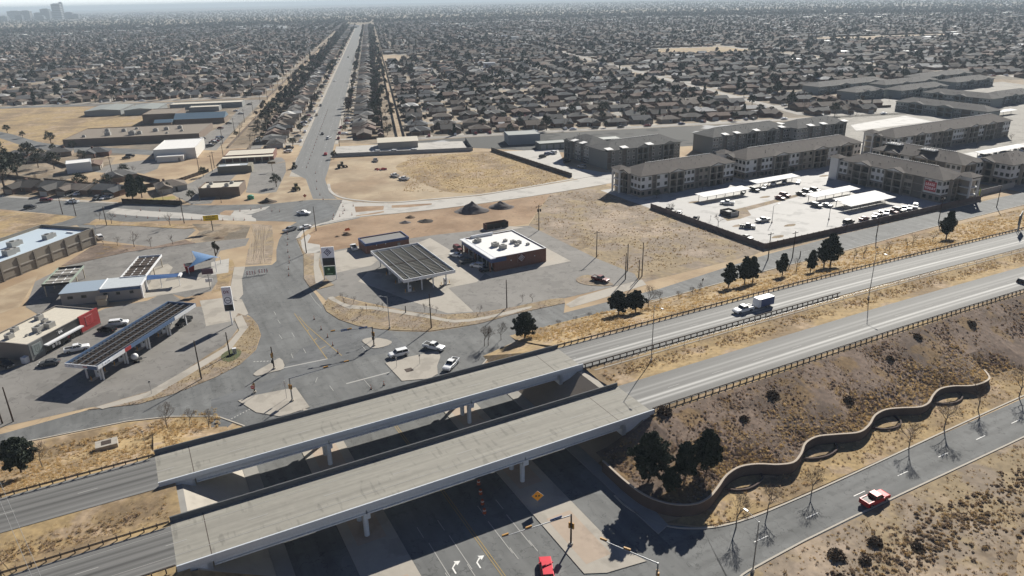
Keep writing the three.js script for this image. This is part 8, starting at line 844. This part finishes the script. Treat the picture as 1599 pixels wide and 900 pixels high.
// boulders of shrubs and grass: uncountable ground cover
{
  const tuftGeo = (seed, n, h, sp) => { const r = RNG(seed), p = []; for (let i = 0; i < n; i++) { const a = r() * 6.283, d = sp * r(), x = Math.cos(a) * d, z = Math.sin(a) * d, b = r() * 6.283, w = 0.06 + 0.05 * r(), hh = h * (0.5 + 0.6 * r()); p.push(V(x - Math.cos(b) * w, 0, z - Math.sin(b) * w), V(x + Math.cos(b) * w, 0, z + Math.sin(b) * w), V(x + (r() - 0.5) * h * 0.9 + x * 0.6, hh, z + (r() - 0.5) * h * 0.9 + z * 0.6)); } return tri(p); };
  const g1 = [tuftGeo(1, 26, 0.55, 0.4), tuftGeo(2, 20, 0.42, 0.35)], sh = [3, 4].map(s => leaves(RNG(s), 70, q => { const v = ball(q, 0.5); v.y = Math.abs(v.y) * 0.9; return v; }, 0.24, 1.6));
  const tuftMat = new THREE.MeshPhysicalMaterial({ color: 0xffffff, roughness: 1, transmission: 0.45, thickness: 0, side: THREE.DoubleSide });
  const field = (name, label, n, gen, geos, pal, k0, k1, seed) => { const g = thing(name, label, 'grass', V(0, 0, 0)); g.userData.kind = 'stuff'; const r = RNG(seed), nz = fbm(24, 4, seed + 5), L = geos.map(() => ({ m: [], c: [] })); for (let i = 0; i < n; i++) { const q = gen(r); if (!q) continue; if (nz(q.x / 160 + 5, q.z / 160 + 5) < 0.22 + 0.34 * r()) continue; const k = lerp(k0, k1, r() ** 2), o = L[i % geos.length], c = pal[Math.floor(r() * pal.length)], b = 0.75 + 0.5 * r(); o.m.push(MX(q, r() * 6.28, k, k * (0.8 + 0.4 * r()), k)); o.c.push(new THREE.Color(c[0] * b, c[1] * b, c[2] * b)); } geos.forEach((x, i) => scatter(g, 'tufts', x, tuftMat, L[i].m, L[i].c)); };
  const straw = [[0.52, 0.37, 0.17], [0.45, 0.31, 0.14], [0.56, 0.43, 0.25]], dull = [[0.30, 0.215, 0.16], [0.36, 0.27, 0.205], [0.24, 0.165, 0.115], [0.36, 0.24, 0.11]], mixd = [[0.42, 0.30, 0.15], [0.38, 0.28, 0.19], [0.46, 0.34, 0.18]];
  field('slope_brush', 'low brown brush covering the slope above the winding wall', 26000, r => { const s = lerp(70, 300, r() ** 1.4), t = lerp(s < 168 ? wallLow(s) + 0.6 : 76, 97, r()); return ST(s, t, brushY(s, t) - 0.12); }, [g1[0], g1[1], sh[1]], dull, 0.25, 0.7, 21);
  field('slope_grass', 'golden grass tufts on the far freeway slope', 11000, r => { const s = lerp(84, 420, r() ** 1.3), t = lerp(133.5, 157, r()); return ST(s, t, slopeY(s, t) - 0.05); }, g1, straw, 0.5, 1.2, 22);
  field('median_grass', 'short dry grass on the freeway median', 6000, r => { const rt_ = r() < 0.7, s = rt_ ? lerp(83, 330, r() ** 1.2) : lerp(-60, -5, r()), t = rt_ ? lerp(111, 118.6, r()) : lerp(110.6, 119.6, r()); return ST(s, t, HF(s) - 0.5); }, g1, mixd, 0.4, 0.9, 23);
  field('verge_grass', 'golden grass tufts on the left verge', 4200, r => { const s = lerp(-60, 7, r()), t = lerp(133, 158, r()), y = t < 133.5 ? HF(s) - 0.25 : t < 141 ? lerp(HF(s) - 0.25, HF(s) * 0.5, (t - 133.5) / 7.5) : lerp(HF(s) * 0.5, 0.06, clamp((t - 141) / 13)); return ST(s, t, (s > -4 ? 6.3 * clamp((8.4 - s) / 10.6) * clamp((154 - t) / 20.6) : y) - 0.04); }, g1, straw, 0.4, 1.1, 24);
  field('wall_grass', 'dry grass between the winding wall and the kerb', 2200, r => { const s = lerp(76, 300, r() ** 1.2), t = lerp(72.6, s < 168 ? wallLow(s) - 0.4 : 82, r()); return ST(s, t, 0.12); }, g1, mixd, 0.3, 0.8, 25);
  field('waste_brush', 'weeds and low brush on the near waste ground', 9000, r => { const s = lerp(70, 190, r()), u = r(), t = lerp(30, 62, u); return ST(s, t, 0.03); }, g1, mixd, 0.2, 0.7, 26);
  field('lot_weeds', 'dry weeds over the vacant lot before the apartment wall', 6500, r => { const p = at(lerp(830, 1190, r()), lerp(298, 438, r()), 0.05); const [s, t] = toST(p); return s > 138 && s < 191 && t > 176 && t < 280 ? p : null; }, g1, mixd, 0.25, 0.8, 27);
  field('field_grass', 'golden grass over the far half of the graded lot', 6000, r => { const p = at(lerp(630, 885, r()), lerp(240, 300, r()), 0.05); return inPoly(p.x, p.z, FIELD) ? p : null; }, g1, straw, 0.3, 0.8, 28);
  field('slope_straw', 'golden grass at the foot of the brushy slope', 7000, r => { const s = lerp(84, 300, r() ** 1.2), w = s < 168 ? wallLow(s) : 75, t = w + 0.5 + 9 * r() ** 1.6; return ST(s, t, brushY(s, t) - 0.1); }, g1, straw, 0.3, 0.8, 29);
  field('ditch_brush', 'dark brown brush along the shallow ditch of the waste ground', 3000, r => { const s = lerp(78, 190, r()), t = 53.5 + (r() + r() + r() - 1.5) * 5 - (s - 78) * 0.012; return ST(s, t, 0.02); }, [sh[0], g1[0], sh[1]], [[0.30, 0.21, 0.12], [0.38, 0.26, 0.12], [0.24, 0.17, 0.11]], 0.3, 0.9, 30);
  const walks = [px([150, 637], [230, 614], [330, 556], [352, 543], [374, 517], [366, 497], [378, 493], [388, 512], [362, 545], [340, 560], [240, 620], [160, 640]), px([512, 466], [526, 474], [545, 483], [580, 484], [620, 490], [670, 498], [710, 505], [760, 499], [830, 482], [830, 479], [760, 495], [710, 501], [670, 493], [620, 485], [580, 479], [545, 477], [526, 468], [520, 464])];
  const strip = (poly, seed, label, n) => { const P = px(...poly), bx_ = new THREE.Box3().setFromPoints(P); field('strip_grass', label, n, r => { const x = lerp(bx_.min.x, bx_.max.x, r()), z = lerp(bx_.min.z, bx_.max.z, r()); return inPoly(x, z, P) && !walks.some(w => inPoly(x, z, w)) ? V(x, 0.15, z) : null; }, g1, mixd, 0.15, 0.45, seed); };
  strip([[505, 477], [530, 500], [595, 515], [670, 518], [750, 506], [883, 474], [881, 466], [770, 487], [700, 492], [640, 488], [560, 472], [514, 465]], 31, 'short dry grass in the planting along the brick station', 5200); strip([[137, 641], [217, 632], [275, 615], [337, 590], [375, 570], [399, 547], [407, 524], [393, 497], [372, 490], [374, 515], [350, 540], [246, 608]], 32, 'short dry grass around the long canopy lot', 5200);
  const bushes = [[85, 97.6], [1, 93], [-1.5, 92], [146, 92], [160, 95], [110, 93], [99, 90], [125, 86], [88, 58], [91, 55], [96, 57], [84, 54], [101, 53], [180, 94]]; bushes.forEach(([s, t], i) => { const y = t < 63 ? 0.03 : s < 5 ? 4.6 : brushY(s, t) - 0.2, g = thing('bush', `rounded brown bush, ${i < 1 ? 'under the near bridge end' : i < 3 ? (i === 1 ? 'orange, at the lower left bridge end' : 'orange, touching the lower left guardrail') : t < 63 ? `${ord(i - 7)} of the clump on the waste ground` : `${ord(i - 2)} on the brushy slope from the bridge`}`, 'bush', ST(s, t, y), i, 'bushes'); const k = i < 3 ? 1.7 : 0.9 + 0.25 * (i % 3); part(g, 'crown', leaves(RNG(60 + i), 420, q => { const v = ball(q, 1); v.y = Math.abs(v.y) * 0.85; return v.multiplyScalar(k); }, 0.28, 1.8), leafMat(i > 0 && i < 3 ? [0.26, 0.15, 0.05] : [0.13, 0.09, 0.055])); part(g, 'stem', rod(V(0, 0, 0), V(0.1, 0.5 * k, 0), 0.08, 0.04, 5), bark); });
}
renderer.render(scene, camera);
